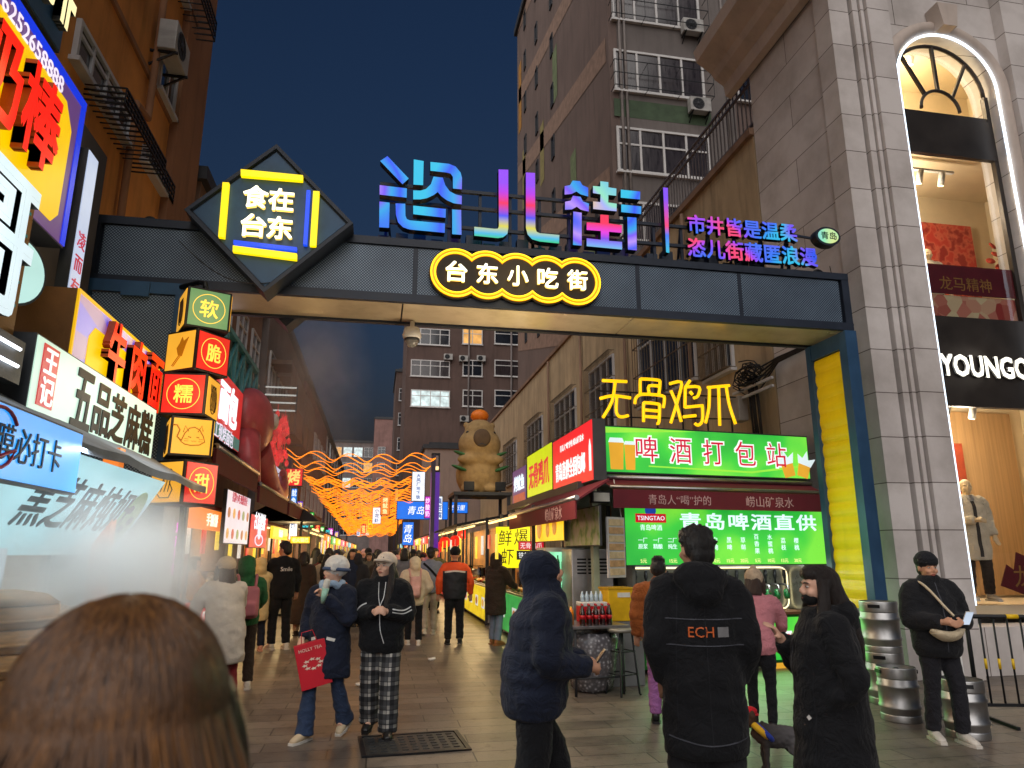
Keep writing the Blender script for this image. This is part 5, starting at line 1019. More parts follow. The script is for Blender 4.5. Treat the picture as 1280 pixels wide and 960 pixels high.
# table with bottles, wrapped drum, yellow box, stool
g = gnd(722, 872)
tb = thing('steel_table', 'small steel folding table set out with bottles beside the beer stall', 'table', (g.x+.0, g.y+.0, 0), rz=6); b = MB(); b.bbox(-.16, .72, .0, .75, .765, .8, .006); b.build('table_top', m_steel, tb)
for x in (0, .62):
    for y in (.04, .7): b = MB(); b.tube([(x, y, 0), (x, y, .765)], .018, 8); b.build('leg', m_dark, tb)
b = MB(); b.tube([(0, .04, .2), (.62, .04, .2)], .012, 6); b.tube([(0, .04, .2), (0, .7, .2)], .012, 6); b.build('stretcher', m_dark, tb)
dr = thing('wrapped_drum', 'wide pot wrapped in grey patterned plastic under the steel table', 'drum', (g.x+.3, g.y+.4, 0)); b = MB(); pr = [(.2, 0), (.26, .05), (.3, .2), (.33, .45), (.34, .62), (.3, .7)]; b.lathe(pr, (0, 0, 0), 30)
for q in b.v: q *= 1+.05*noise.noise(q*9)
b.build('wrapping', nodes_mat('crinkled_plastic', lambda m, n, l, p, vec: (lambda t, r, bp: (l.new(vec, t.inputs['Vector']), t.inputs['Scale'].__setattr__('default_value', 22), l.new(t.outputs['Distance'], r.inputs[0]), l.new(r.outputs[0], p.inputs['Base Color']), p.inputs['Roughness'].__setattr__('default_value', .25), l.new(t.outputs['Distance'], bp.inputs['Height']), bp.inputs['Strength'].__setattr__('default_value', .6), l.new(bp.outputs[0], p.inputs['Normal'])))(n.new('ShaderNodeTexVoronoi'), ramp(n, [(.05, lin((200, 200, 205))), (.3, lin((120, 118, 122))), (.6, lin((90, 88, 92)))]), n.new('ShaderNodeBump'))), dr)
TBW = W(tb)
def bottle(kind_, x, y, label, z=.801):
    prof, m1, m2 = {'cola': ([(.03, 0), (.033, .02), (.03, .07), (.033, .12), (.03, .16), (.012, .21), (.012, .235)], M('cola_glass', (40, 10, 12), .08, 0, .1, spec=.8), M('cola_label', (190, 24, 34), .4)),
                    'juice': ([(.034, 0), (.034, .15), (.03, .17), (.016, .18), (.016, .2)], M('juice_orange', (226, 130, 20), .3), M('juice_label', (240, 210, 90), .5)),
                    'water': ([(.03, 0), (.032, .1), (.03, .15), (.012, .19), (.012, .215)], M('water_bottle', (170, 190, 205), .08, spec=.8), M('water_label', (60, 110, 190), .4))}[kind_]
    p = TBW @ Vector((x, y, z)); t = thing('drink_bottle', label, 'bottle', p, 'drinks standing on the steel table'); b = MB(); b.lathe(prof, (0, 0, 0), 14); b.build('bottle', m1, t); b = MB(); r = prof[2][0]+.002; b.lathe([(r, .075), (r+.001, .12)], (0, 0, 0), 14); b.build('label_band', m2, t); b = MB(); b.lathe([(.014, prof[-1][1]-.004), (.014, prof[-1][1]+.014)], (0, 0, 0), 10); b.build('cap', m2, t); return t
for r in range(2):
    for k in range(5): bottle('cola', .12+k*.09+.03*r, .08+r*.1, ('dark cola bottle with red label in the front row on the steel table', 'dark cola bottle with red label in the second row on the steel table')[r])
for r in range(2):
    for k in range(3): bottle('juice', -.12+k*.075, .12+r*.12+k*.06, 'orange juice bottle on the left end of the steel table')
t = thing('bottle_crate', 'red and white pack of water bottles at the back of the steel table', 'bottle pack', TBW @ Vector((.42, .5, .801)), rz=6); b = MB(); b.bbox(-.17, .17, -.12, .12, 0, .2, .01); b.build('wrap', M('red_pack', (196, 24, 40), .35), t); b = MB(); b.bbox(-.172, .172, -.122, .122, .2, .25, .01); b.build('white_tray', m_white, t); text(t, '福', M('white_print', (230, 225, 220), .6), 0, 0, .14, 0, .004, bold=.03).matrix_basis = frame((0, -.122, .1), (1, 0, 0)); b = MB()
for k in range(5): b.lathe([(.026, .25), (.026, .33), (.01, .36), (.01, .38)], (-.13+k*.065, 0, 0), 10)
b.build('bottle_top', M('water_bottle', (0, 0, 0)), t)
p = gnd(778, 858); t = thing('yellow_box', 'yellow plastic crate box standing on a plinth left of the lit counter', 'box', (p.x+.0, p.y+.1, 0), rz=6); b = MB(); b.bbox(-.19, .17, -.15, .15, .8, 1.2, .012); b.build('box', M('yellow_plastic', (214, 170, 24), .4), t); b = MB(); b.box(-.2, .18, -.16, .16, 1.2, 1.225); b.build('lid', M('yellow_plastic_lid', (190, 146, 20), .4), t); b = MB(); b.box(-.06, .12, -.156, -.151, 1.1, 1.16); b.build('sticker', M('pale_label', (0, 0, 0)), t); b = MB(); b.bbox(-.3, .3, -.14, .16, 0, .798, .01); b.build('plinth', M('grey_plinth', (110, 112, 112), .6), t)
def stool(u, v, label):
    g = gnd(u, v); t = thing('bar_stool', label, 'stool', (g.x, g.y, 0), rz=20); b = MB(); b.lathe([(.16, .72), (.175, .735), (.175, .755), (.16, .765)], (0, 0, 0), 24); b.build('seat', M('stool_seat', (140, 138, 130), .4, .3), t)
    for k in range(4): a = R(45+90*k); b = MB(); b.tube([(.13*math.cos(a), .13*math.sin(a), .73), (.2*math.cos(a), .2*math.sin(a), .02), (.215*math.cos(a), .215*math.sin(a), 0)], .013, 8); b.build('leg', m_black, t)
    b = MB()
    for z, r in ((.24, .185), (.5, .16)): b.tube([(r*math.cos(R(45+90*k)), r*math.sin(R(45+90*k)), z) for k in range(4)], .009, 6, closed=True)
    b.build('footrest', m_black, t)
stool(779, 868, 'dark metal bar stool with round seat beside the steel table')
# cable tangle and box on the stone wall
t = thing('cable_tangle', 'tangle of black cables coiled on a bracket on the stone side wall', 'cables', (7.08, 10.6, 0)); b = MB(); rnd = random.Random(5)
c0 = at_x(945, 470, 7.05)
for k in range(16):
    r = rnd.uniform(.18, .42); oy, oz = rnd.uniform(-.25, .25), rnd.uniform(-.12, .12); b.tube([(-.05-rnd.random()*.2, c0.y-10.6+oy+r*math.cos(a*.45+k), c0.z+oz+r*.6*math.sin(a*.45+k)) for a in range(rnd.randint(8, 15))], .013, 5)
for k in range(7): y = c0.y-10.6-.1+k*.05; b.tube([(-.1, y, c0.z), (-.08, y+rnd.uniform(-.05, .05), c0.z-.6), (-.06, y+rnd.uniform(-.05, .05), c0.z-1.5)], .022, 6)
for k in range(5): b.tube([(-.08, c0.y-10.6-.2, c0.z-.1*k+.1), (-.1, c0.y-10.6-.9, c0.z+.12-.02*k), (-.06, -1.5, c0.z+.08)], .018, 6)
b.build('cord', m_wire, t); b = MB(); b.bbox(-.22, -.02, c0.y-10.6+.4, c0.y-10.6+.7, c0.z-.8, c0.z-.3, .02); b.build('junction_box', M('grey_box', (140, 132, 124), .6), t); b = MB(); b.bar((-.12, c0.y-10.6-.7, c0.z-.35), (-.12, c0.y-10.6+.75, c0.z-.35), .05); b.bar((-.12, c0.y-10.6-.7, c0.z-.2), (-.12, c0.y-10.6+.75, c0.z-.2), .05); b.build('bracket', m_alu, t)
for (a, c_), lb_ in ((((8.0, 11, 8.7), (7.05, 9.5, 6.0)), 'thin slack wire from the low roof to the stone wall'), (((-4.1, 13, 6.5), (-3.4, 8.6, 5.6)), 'thin slack wire between the orange house and the gate'), (((-2.4, 8.15, 5.2), (-1.3, 8.2, 4.78)), 'thin pale wire across the left end of the gate')):
    a, c_ = Vector(a), Vector(c_); t = thing('slack_wire', lb_, 'wire', a, 'slack wires'); b = MB(); b.tube([(c_-a)*s_/8-Vector((0, 0, .5*math.sin(math.pi*s_/8)*.4)) for s_ in range(9)], .006, 5); b.build('cord', m_wire, t)
# ---------------- kegs, bin, barrier, board
m_keg = M('keg_steel', (170, 170, 170), .42, 1., .2, 4, .15, 14)
kg = None
def keg(x, y, z, label, s=1.):
    global kg
    m4 = Matrix.Translation((x, y, z)) @ Matrix.Rotation(x*9, 4, 'Z') @ Matrix.Scale(s, 4)
    if kg is None:
        t = thing('beer_keg', label, 'keg', group='steel beer kegs', matrix=m4); b = MB(); b.lathe([(.15, .03), (.185, .05), (.19, .12), (.2, .13), (.2, .15), (.19, .16), (.19, .32), (.2, .33), (.2, .35), (.19, .36), (.185, .43), (.15, .46), (.05, .475)], (0, 0, 0), 30); b.build('barrel', m_keg, t)
        for z0, z1, nm in ((0, .07, 'foot_ring'), (.41, .52, 'top_ring')):
            b = MB(); b.lathe([(.183, z0), (.188, z0), (.19, z0+.01), (.19, z1-.01), (.188, z1), (.183, z1)], (0, 0, 0), 30); b.v = b.v; b.f = b.f[:-2]; b.m = b.m[:-2]; b.sm = b.sm[:-2]; b.build(nm, m_keg, t)
        b = MB(); b.lathe([(.03, .47), (.03, .5), (.02, .51)], (0, 0, 0), 12); b.build('valve', m_dark, t)
        b = MB()
        for a in (0, math.pi): b.bbox(-.06, .06, -.004, .004, -.018, .018, .003, 0, Matrix.Rotation(a, 4, 'Z') @ Matrix.Translation((0, .1915, .475)))
        b.build('hand_hole', m_black, t); kg = t; return t
    return copy_tree(kg, m4, label)
g = gnd(1136, 903); keg(g.x, g.y+.1, 0, 'steel keg standing on the paving in front of the stacked kegs', 1.0)
g2 = gnd(1121, 882); keg(g2.x, g2.y+.12, 0, 'lower steel keg of the stack beside the green bin', 1.08); keg(g2.x, g2.y+.12, .525*1.08-.01, 'upper steel keg of the stack beside the green bin', 1.08)
g = gnd(1080, 872); keg(g.x, g.y+.3, 0, 'steel keg half hidden behind the long black coat', 1.); g = gnd(1224, 925); keg(g.x, g.y+.12, 0, 'steel keg on the paving by the crowd barrier', .98)
g = gnd(1085, 862); t = thing('green_bin', 'green street bin with flat grey lid behind the stacked kegs', 'bin', (g.x+.2, g.y+.55, 0)); b = MB(); b.hexa([(-.25, -.25, 0), (.25, -.25, 0), (.25, .25, 0), (-.25, .25, 0), (-.3, -.3, .9), (.3, -.3, .9), (.3, .3, .9), (-.3, .3, .9)]); b.build('bin_body', M('bin_green', (36, 96, 62), .5), t); b = MB(); b.bbox(-.36, .36, -.36, .36, .902, .95, .015); b.build('lid', M('bin_lid', (120, 122, 120), .5), t)
g = gnd(1226, 905); t = thing('crowd_barrier', 'black steel crowd barrier with yellow reflective bands in front of the shop', 'barrier', (g.x, g.y, 0), rz=-14); b = MB()
b.tube([(0, 0, .05), (0, 0, .95), (.06, 0, 1.03), (2.1, 0, 1.03), (2.16, 0, .95), (2.16, 0, .05)], .022, 8); b.bar((0, 0, .18), (2.16, 0, .18), .03)
for k in range(1, 16): b.tube([(k*.135, 0, .18), (k*.135, 0, 1.02)], .011, 6)
for x in (.2, 1.9): b.bar((x, -.28, .02), (x, .28, .02), .03)
b.build('frame', m_black, t)
for k in range(0, 16): b = MB(); b.lathe([(.014, .52), (.014, .62)], (k*.135, 0, 0), 8); b.build('reflective_band', M('reflective_yellow', (220, 180, 20), .4), t)
b = MB(); b.lathe([(.024, .3), (.024, .42)], (0, 0, 0), 8, 0, Matrix.Translation((.1, 0, 1.03)) @ Matrix.Rotation(R(90), 4, 'Y')); b.build('reflective_band', M('reflective_yellow', (220, 180, 20), .4), t)
g = gnd(1206, 872); t = thing('white_notice_board', 'tall narrow white notice board leaning beside the crowd barrier', 'notice board', (g.x+.12, g.y+.3, 0), rz=-12); b = MB(); b.bbox(-.15, .15, -.02, .02, .03, .98, .004); b.build('panel', M('notice_white', (214, 214, 212), .5), t); b = MB()
for k in range(9): b.box(-.1, .08-.03*(k % 3), -.024, -.021, .88-k*.09, .9-k*.09)
b.build('text_line', m_dark, t)
# ================================================================== the food street beyond the gate
# orange wave light strings
m_or = E('orange_string_light', (255, 132, 14), 1.6, True, .2)
NSTR = 56
for k in range(NSTR):
    rnd = random.Random(k); y = 21.0+k*.8+(1.2 if k > 0 else 0)+(1.0 if k > 1 else 0); z0 = 4.5-.022*(y-21)+rnd.uniform(-.2, .08)*(k > 1); b = MB(); ph = rnd.random()*3; t = thing('wave_light_string', 'orange wave shaped light string spanning the food street overhead', 'string light', (-.5, y, z0), 'orange wave light strings over the food street')
    if k == 0: t['label'] = 'first orange wave light string, clear of the rest, nearest the gate'
    for j in (0, 1):
        b.tube([(-2.15+4.3*i/56, .05*j, (.11 if k < 2 else .085)*math.sin(i/56*math.pi*9+ph+j*.7)-.13*math.sin(math.pi*i/56)-.07*j+.015*math.sin(i+k)) for i in range(57)], .0135 if y < 40 else .018, 5)
    b.build('light_tube', m_or, t)
    if k % 5 == 0: lamp(t, (0, 0, -.5), 22, (1, .5, .12), .6)
b = None
for sx, lb_ in ((-2.75, 'dark slim lamp post on the left carrying the light strings'), (1.75, 'dark slim lamp post on the right carrying the light strings')):
    for k in range(4):
        y = 23+k*16; t = thing('string_post', ('nearest ', 'second ', 'third ', 'farthest ')[k]+lb_, 'post', (sx, y, 0), 'posts of the light strings'); b = MB(); b.box(-.06, .06, -.06, .06, 0, 4.75); b.build('pole', M('post_violet_grey', (66, 60, 84), .5), t); b = MB(); b.box(-.2, .2, -.2, .2, 0, .1); b.build('foot', m_dark, t)
g = at_y(543, 640, 24)
t = thing('coloured_lamp_post', 'square lamp post lit violet and green at the entrance of the right stall row', 'lamp post', (g.x, 24, 0)); b = MB(); b.box(-.14, .14, -.14, .14, 0, 4.3)
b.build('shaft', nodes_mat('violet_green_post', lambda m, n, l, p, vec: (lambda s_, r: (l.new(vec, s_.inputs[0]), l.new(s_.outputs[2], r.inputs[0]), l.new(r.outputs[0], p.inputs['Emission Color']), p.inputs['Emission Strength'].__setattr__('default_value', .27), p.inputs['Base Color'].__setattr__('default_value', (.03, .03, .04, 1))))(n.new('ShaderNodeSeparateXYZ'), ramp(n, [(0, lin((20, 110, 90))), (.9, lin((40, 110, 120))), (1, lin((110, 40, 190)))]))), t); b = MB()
for z in (4.3, 4.9): b.box(-.14, .14, -.14, .14, z, z+.05)
for x in (-.12, .12):
    for y in (-.12, .12): b.bar((x, y, 4.35), (x, y, 4.9), .03)
b.build('lantern_head', m_black, t); b = MB(); b.box(-.1, .1, -.1, .1, 4.4, 4.5); b.build('bulb', E('warm_bulb', (255, 210, 150), 1.5), t)
# blade signs along both sides: (side, y, z, w, h, colour, characters)
cols = {'w': ((226, 234, 246), (60, 90, 150)), 'o': ((240, 120, 40), (255, 235, 170)), 'r': ((220, 36, 36), (255, 220, 120)), 'y': ((246, 196, 30), (170, 30, 20)), 'b': ((24, 120, 220), (235, 245, 255)), 'g': ((40, 180, 60), (240, 255, 220)), 'p': ((200, 40, 190), (255, 230, 250)), 'c': ((60, 200, 210), (20, 60, 90)), 'v': ((110, 60, 200), (250, 220, 120))}
words = {'w': '大风厂地铁', 'o': '烤鱿鱼', 'r': '小酥肉', 'y': '炸鸡', 'b': '海鲜', 'g': '奶茶', 'p': '糖葫芦', 'c': '冰粉', 'v': '烧烤'}
nice = {'w': 'white', 'o': 'orange', 'r': 'red', 'y': 'yellow', 'b': 'blue', 'g': 'green', 'p': 'magenta', 'c': 'turquoise', 'v': 'violet'}
def blade(x, y, z, w, h, c, label, word=None):
    f, l_ = cols[c]; t = thing('blade_sign', label, 'sign', matrix=FY(x, y, z), group='upright lit signs along the food street'); b = MB(); b.bbox(-w/2, w/2, -h/2, h/2, -.14, 0, .01); b.build('box', m_dark, t); b = MB(); b.box(-w/2+.02, w/2-.02, -h/2+.02, h/2-.02, .0, .006); b.build('face', E('blade_'+nice[c], f, 1.0, True, .2), t)
    wd = word or words[c]; text(t, '\n'.join(wd), E('bladeletter_'+nice[c], l_, .95), 0, 0, .2, .008, .004, bold=.03, res=2, line=1.1, w=min(w*.7, h*.8/len(wd)), h=h*.84); return t
def pxblade(u0, v0, u1, v1, Y, c, label, word=None): a, e = at_y(u0, v0, Y), at_y(u1, v1, Y); return blade((a.x+e.x)/2, Y, (a.z+e.z)/2, abs(e.x-a.x), abs(a.z-e.z), c, label, word)
pxblade(515, 589, 531, 627, 22.5, 'w', 'white upright light box high on the right with faint writing', '大风厂地下铁')
pxblade(476, 620, 487, 644, 30, 'o', 'orange upright light box below the white one on the right')
pxblade(466, 634, 476, 655, 36, 'w', 'smaller white upright light box left of the orange one', '小龙虾')
pxblade(460, 648, 466, 662, 44, 'y', 'small yellow upright light box low on the right row')
pxblade(531, 620, 538, 648, 24.6, 'p', 'narrow pink white upright sign next to the violet post', '炒酸奶')
pxblade(546, 620, 553, 650, 25.2, 'w', 'narrow white upright sign right of the violet post', '臭豆腐')
pxblade(357, 585, 378, 608, 20.5, 'r', 'red frame sign with round bulbs at the left start of the light strings', '烤')
pxblade(364, 610, 371, 632, 21.5, 'b', 'dark blue upright sign below the red bulb sign', '鱿鱼')
pxblade(362, 628, 370, 648, 22, 'o', 'orange upright sign under the dark blue one'); pxblade(371, 626, 378, 648, 23, 'v', 'violet rounded upright sign beside the orange one')
pxblade(378, 636, 384, 648, 25, 'y', 'yellow upright sign on the left row past the violet one'); pxblade(378, 649, 386, 660, 26, 'c', 'turquoise square sign under the yellow one', '冰')
pxblade(386, 640, 392, 660, 27, 'g', 'green upright sign on the left row'); pxblade(362, 650, 371, 675, 22.3, 'w', 'white upright sign low on the left row beside the hut', '炸串'); pxblade(394, 655, 400, 668, 32, 'r', 'red upright sign mid way down the left row'); pxblade(400, 658, 405, 672, 37, 'g', 'small green sign mid way down the left row', '茶'); pxblade(407, 662, 412, 672, 42, 'c', 'small turquoise sign far down the left row', '冰'); pxblade(410, 660, 416, 674, 47, 'p', 'small magenta sign far down the left row', '糖'); pxblade(418, 664, 423, 674, 53, 'v', 'small violet sign at the far left end of the row', '烤')
pxblade(452, 655, 457, 668, 50, 'r', 'small red sign at the far right end of the row', '辣'); pxblade(446, 660, 450, 670, 60, 'w', 'tiny white sign at the far right end of the row', '面')
# blue street name panels
for (u0, v0, u1, v1, Y), wd, lb_ in (((496, 626, 560, 650, 34), '青岛', 'wide blue panel with white city characters between the posts'), ((503, 652, 517, 682, 33.5), '青\n岛', 'lower narrow blue panel with upright white characters'), ((562, 627, 585, 642, 34.5), '老街里', 'small blue panel right of the violet post')):
    a, e = at_y(u0, v0, Y), at_y(u1, v1, Y); t = thing('blue_panel', lb_, 'sign', matrix=FY((a.x+e.x)/2, Y, (a.z+e.z)/2)); w, h = abs(e.x-a.x), abs(a.z-e.z); b = MB(); b.box(-w/2, w/2, -h/2, h/2, -.12, 0); b.build('box', m_dark, t); b = MB(); b.box(-w/2+.03, w/2-.03, -h/2+.03, h/2-.03, 0, .006); b.build('face', E('street_blue', (20, 110, 225), .95, True), t); text(t, wd, E('bright_white_letter', (0, 0, 0)), -w*.12 if '\n' not in wd else 0, 0, .5, .008, .005, bold=.01, shear=.2, h=h*(.45 if '\n' not in wd else .75))
    b = MB(); b.box(-w/2+.05, -w/2+.13, -a.z, -h/2, -.1, -.02); b.box(w/2-.13, w/2-.05, -a.z, -h/2, -.1, -.02); b.build('support_post', m_dark, t)
# stalls: left and right rows
m_prod = [M('food_gold', (0, 0, 0)), M('food_red', (0, 0, 0)), M('food_brown', (0, 0, 0)), M('food_green', (0, 0, 0)), M('food_cream', (214, 196, 150), .5)]
fcols = [('yellow', (250, 214, 40)), ('orange', (246, 130, 40)), ('red', (214, 40, 40)), ('green', (60, 170, 80)), ('pink', (236, 110, 150)), ('cyan', (80, 190, 210))]
FP = Matrix(((1, 0, 0, 0), (0, 0, 1, 0), (0, 1, 0, 0), (0, 0, 0, 1)))
fcm = fc
def stall(side, y, ln, canopy, front, label, word, seed, hut=False, e=58, xo=0., fr_e=.7):
    """side -1: on the left, open towards +x; side 1: on the right, open towards -x"""
    rnd = random.Random(seed); x0 = (-2.6 if side < 0 else 2.55)+xo
    m4 = Matrix.Translation((x0, y+ln/2, 0)) @ Matrix.Rotation(R(90 if side < 0 else -90), 4, 'Z')
    t = thing('snack_stall', label, 'food stall', matrix=m4, group='snack stalls along the food street'); w = ln/2-.1   # local: x along the street, -y out to the street, y inwards
    b = MB(); b.bbox(-w, w, 0, .7, .05, .88, .01); b.build('counter', m_steel, t)
    nm, c = front; b = MB(); b.box(-w+.03, w-.03, -.03, -.002, .1, .84); b.build('counter_front', E('stall_front_'+nm, c, fr_e, True, .3, 4), t)
    for x in (-w, w):
        for yy in (.0, 1.4): b = MB(); b.bar((x, yy, 0), (x, yy, 2.5), .06); b.build('corner_post', m_dark, t)
    for k in range(max(2, int(ln/.9))):
        x = -w+.35+k*(2*w-.7)/max(1, max(2, int(ln/.9))-1); b = MB(); b.prism([(x+p, .48+q) for p, q in ((-.22, -.13), (.22, -.13), (.22, .13), (-.22, .13))], -.036, -.031, 0, FP) ; b.prism([(x+.16*math.cos(a), .48+.09*math.sin(a)) for a in [j*.5236 for j in range(12)]], -.041, -.036, 1, FP); b.build('front_print', [E('card_white', (0, 0, 0)) if 'card_white' in _mats else E('card_white', (225, 225, 220), .7), fcm[(k+seed) % 4]], t)
    b = MB(); b.box(-w*.9, w*.9, .3, .32, .91, 1.25); b.box(-w*.9, w*.9, .3, .66, 1.25, 1.27); b.build('glass_case', m_glass, t)
    for k in range(3): b = MB(); x = -w*.6+k*w*.6; b.lathe([(.13, .885), (.16, .95), (.16, 1.1), (.12, 1.14)], (x, .58, 0), 16); b.build('stock_pot', m_steel, t)
    b = MB(); b.box(-w, w, 1.42, 1.46, 0, 2.5); b.build('back_wall', M('warm_back_wall', (186, 130, 66), .7, 0, .3, 3), t)
    b = MB()
    if hut: b.hexa([(-w-.3, -.5, 2.5), (w+.3, -.5, 2.5), (w+.3, 1.7, 2.5), (-w-.3, 1.7, 2.5), (-w*.2, .3, 3.1), (w*.2, .3, 3.1), (w*.2, .9, 3.1), (-w*.2, .9, 3.1)])
    else: b.hexa([(-w-.1, -.75, 2.28), (w+.1, -.75, 2.28), (w+.1, 1.5, 2.72), (-w-.1, 1.5, 2.72), (-w-.1, -.75, 2.34), (w+.1, -.75, 2.34), (w+.1, 1.5, 2.78), (-w-.1, 1.5, 2.78)])
    if canopy is not None: b.build('canopy', canopy, t)
    b = MB(); b.tube([(-w+.1, -.3, 2.3), (w-.1, -.3, 2.3)], .022, 6); b.build('tube_lamp', E('warm_tube', (255, 205, 120), 3.), t)
    lamp(t, (0, .25, 2.15), e, (1, .7, .32), .3)
    if word:
        b = MB(); b.box(-w*.8, w*.8, -.8, -.74, 1.98, 2.26); f = b.build('sign_board', E('stall_sign_'+nm, c, .9, True), t); q = text(t, word, E('stall_sign_letter', (250, 245, 225), 1.), 0, 0, .2, 0, .006, bold=.02, res=2, w=min(w*1.3, .24*len(word)), h=.18); q.matrix_basis = frame((0, -.803, 2.12), (1, 0, 0)); 
    b = MB(); n = max(3, int(ln/.42))
    for k in range(n):
        for r in range(2):
            x = -w+.2+k*(2*w-.4)/(n-1); yy = .15+r*.3; b.box(x-.16, x+.16, yy-.12, yy+.12, .885, .905, 5)
            for j in range(7): a = rnd.random()*6.3; d = rnd.random()*.1; b.ell((x+d*math.cos(a)*1.2, yy+d*math.sin(a), .93+rnd.random()*.03), (.045, .045, .035), 6, rnd.choice((k % 5, k % 5, (k+1) % 5)))
    b.build('food_tray', m_prod+[m_steel], t)
    for k in range(4): b = MB(); x = -w+.3+k*(2*w-.6)/3; h_ = rnd.uniform(.25, .5); b.box(x-.12, x+.12, -.62, -.6, 2.0-h_, 2.0, k % 3); b.build('hanging_card', [E('card_yellow', (250, 220, 60), .75), E('card_white', (225, 225, 220), .7), E('card_red', (214, 50, 40), .7)], t)
    return t
blk = M('black_canvas', (22, 24, 28), .7, 0, .2); gry = M('grey_roof_canvas', (70, 66, 62), .8); mar = M('maroon_fabric', (0, 0, 0))
side_n = {-1: 'left', 1: 'right'}
plan_l = [(9.0, 3.6, mar, 1, '手抓饼'), (12.9, 3.4, mar, 2, '糖葫芦'), (16.6, 3.6, mar, 0, '烤面筋'), (24.5, 3.4, gry, 1, '炸蘑菇'), (28.3, 3.4, blk, 3, '冰糖雪梨'), (32, 4, gry, 0, '臭豆腐'), (36.5, 4, mar, 4, '鸡蛋仔'), (41, 5, blk, 2, '牛肉串'), (46.5, 5, gry, 5, '酸辣粉'), (52, 6, blk, 1, '灌汤包'), (58.5, 7, gry, 0, '烤冷面')]
plan_r = [(17.2, 4.2, blk, 0, None), (22, 4.2, blk, 1, None), (26.5, 4, blk, 2, '铁板烧'), (31, 4, gry, 0, '烤生蚝'), (35.5, 4.5, blk, 4, '海胆'), (40.5, 5, gry, 1, '大虾'), (46, 5, blk, 2, '鱿鱼'), (51.5, 6, gry, 5, '扇贝'), (58, 7, blk, 0, '生煎')]
for i, (y, ln, c, f, wd) in enumerate(plan_l): stall(-1, y, ln, c, fcols[f], f'left side snack stall with {fcols[f][0]} front, number word sign {wd}' if False else f'snack stall with {fcols[f][0]} counter front and sign reading {wd}, left row', wd, i, xo=-.5 if i < 3 else .15)
lr = ('first', 'second', 'third')
for i, (y, ln, c, f, wd) in enumerate(plan_r): stall(1, y, ln, c, fcols[f], (f'{fcols[f][0]} fronted snack stall without a name board, {lr[i]} after the beer stall' if wd is None else f'snack stall with {fcols[f][0]} counter front and sign reading {wd}, right row'), wd, 50+i, xo=.1, fr_e=.6, e=75)
stall(1, 12.4, 3.5, None, fcols[3], 'steel food counter with green front under the side awning of the beer stall', None, 91, xo=.2, e=30, fr_e=.35)
stall(-1, 20.6, 2.6, blk, fcols[1], 'small orange hut stall with dark hipped roof and yellow name board', None, 77, hut=True, xo=.55, e=40)
a, e = at_y(363, 670, 20.4), at_y(388, 680, 20.4); t = thing('hut_name_board', 'yellow glowing name board over the small orange hut', 'sign', matrix=FY((a.x+e.x)/2, 20.35, (a.z+e.z)/2)); w, h = (e.x-a.x)/2, (a.z-e.z)/2; b = MB(); b.bbox(-w, w, -h, h, -.08, 0, .01); b.build('box', m_dark, t); b = MB(); b.box(-w+.02, w-.02, -h+.02, h-.02, 0, .006); b.build('face', E('hut_yellow', (255, 205, 30), 1.1, True), t); text(t, '老火锅巴', E('cream_letters', (0, 0, 0)), 0, 0, .2, .008, .005, bold=.03, w=w*1.6, h=h*1.2)
# shrimp sign and small boards on the right stall
def board(name, label, u, v, Y, w, h, face, yaw=35):
    p = at_y(u, v, Y); t = thing(name, label, 'sign', matrix=frame(p, (math.cos(R(yaw)), -math.sin(R(yaw)), 0))); b = MB(); b.box(-w/2, w/2, -h/2, h/2, -.05, -.002); b.build('box', m_dark, t); b = MB(); b.box(-w/2+.01, w/2-.01, -h/2+.01, h/2-.01, -.002, .004); b.build('face', face, t); return t
t = board('shrimp_sign', 'bright yellow sign with black brush shrimp characters by the dark coated customer', 641, 684, 15.6, .78, .9, E('lemon_face', (240, 232, 10), .95, True), 20)
for ch, x, y in (('鲜', -.17, .2), ('爆', .18, .22), ('虾', -.12, -.2)): text(t, ch, M('brush_black', (0, 0, 0)), x, y, .3, .006, .006, w=.3, h=.34, shear=.1)
for u, v, Y, wd, c, lb_ in ((664, 682, 13.6, '无骨鸡爪', 'poster_red', 'small red board with white characters above the food trays'), (662, 694, 13.55, '铁板鱿鱼', 'letter_black_return', 'small black board with white characters under the red board')):
    t = board('small_board', lb_, u, v, Y, .5, .17, _mats[c], 15); text(t, wd, m_wout, 0, 0, .12, .006, .004, w=.42, h=.11)
for k, (u, v) in enumerate(((556, 678), (569, 676), (548, 684), (578, 668))):
    p = at_y(u, v, 22.5+k*.8); t = thing('red_lantern', 'small glowing red lantern hanging under the dark canopy of the right stalls', 'lantern', p, 'red lanterns under the right canopy'); b = MB(); b.lathe([(.06, -.17), (.14, -.12), (.18, 0), (.14, .12), (.06, .17)], (0, 0, 0), 14); b.build('shade', E('red_lantern_skin', (230, 40, 24), .9, True), t); b = MB(); b.lathe([(.065, .165), (.065, .2), (.01, .21)], (0, 0, 0), 10); b.bar((0, 0, .2), (0, 0, .45), .012); b.lathe([(.05, -.21), (.065, -.165)], (0, 0, 0), 10); b.build('cap', m_dark, t)
a = at_y(345, 484, 22); t = thing('led_bar_sign', 'four bare white light bars jutting out of the left facade above the octopus', 'lamp', matrix=FY(a.x, 22, a.z)); 
for k in range(4): b = MB(); b.box(-.3, .62, -k*.24-.02, -k*.24+.02, -.03, .03); b.build('light_bar', E('soft_white_bar', (214, 220, 215), .55), t)
b = MB(); b.box(-.34, -.3, -.8, .08, -.04, .04); b.box(.62, .66, -.8, .08, -.04, .04); b.build('frame', m_dark, t)
# capybara statue on the right stalls' roof
p = at_y(598, 618, 27.5)
cp = thing('capybara_statue', 'large tan capybara statue with an orange on its head above the right stalls', 'statue', (p.x, 27.5, p.z)); m_capy = M('capybara_fur', (158, 130, 86), .85, 0, .2, 5, .6, 70)
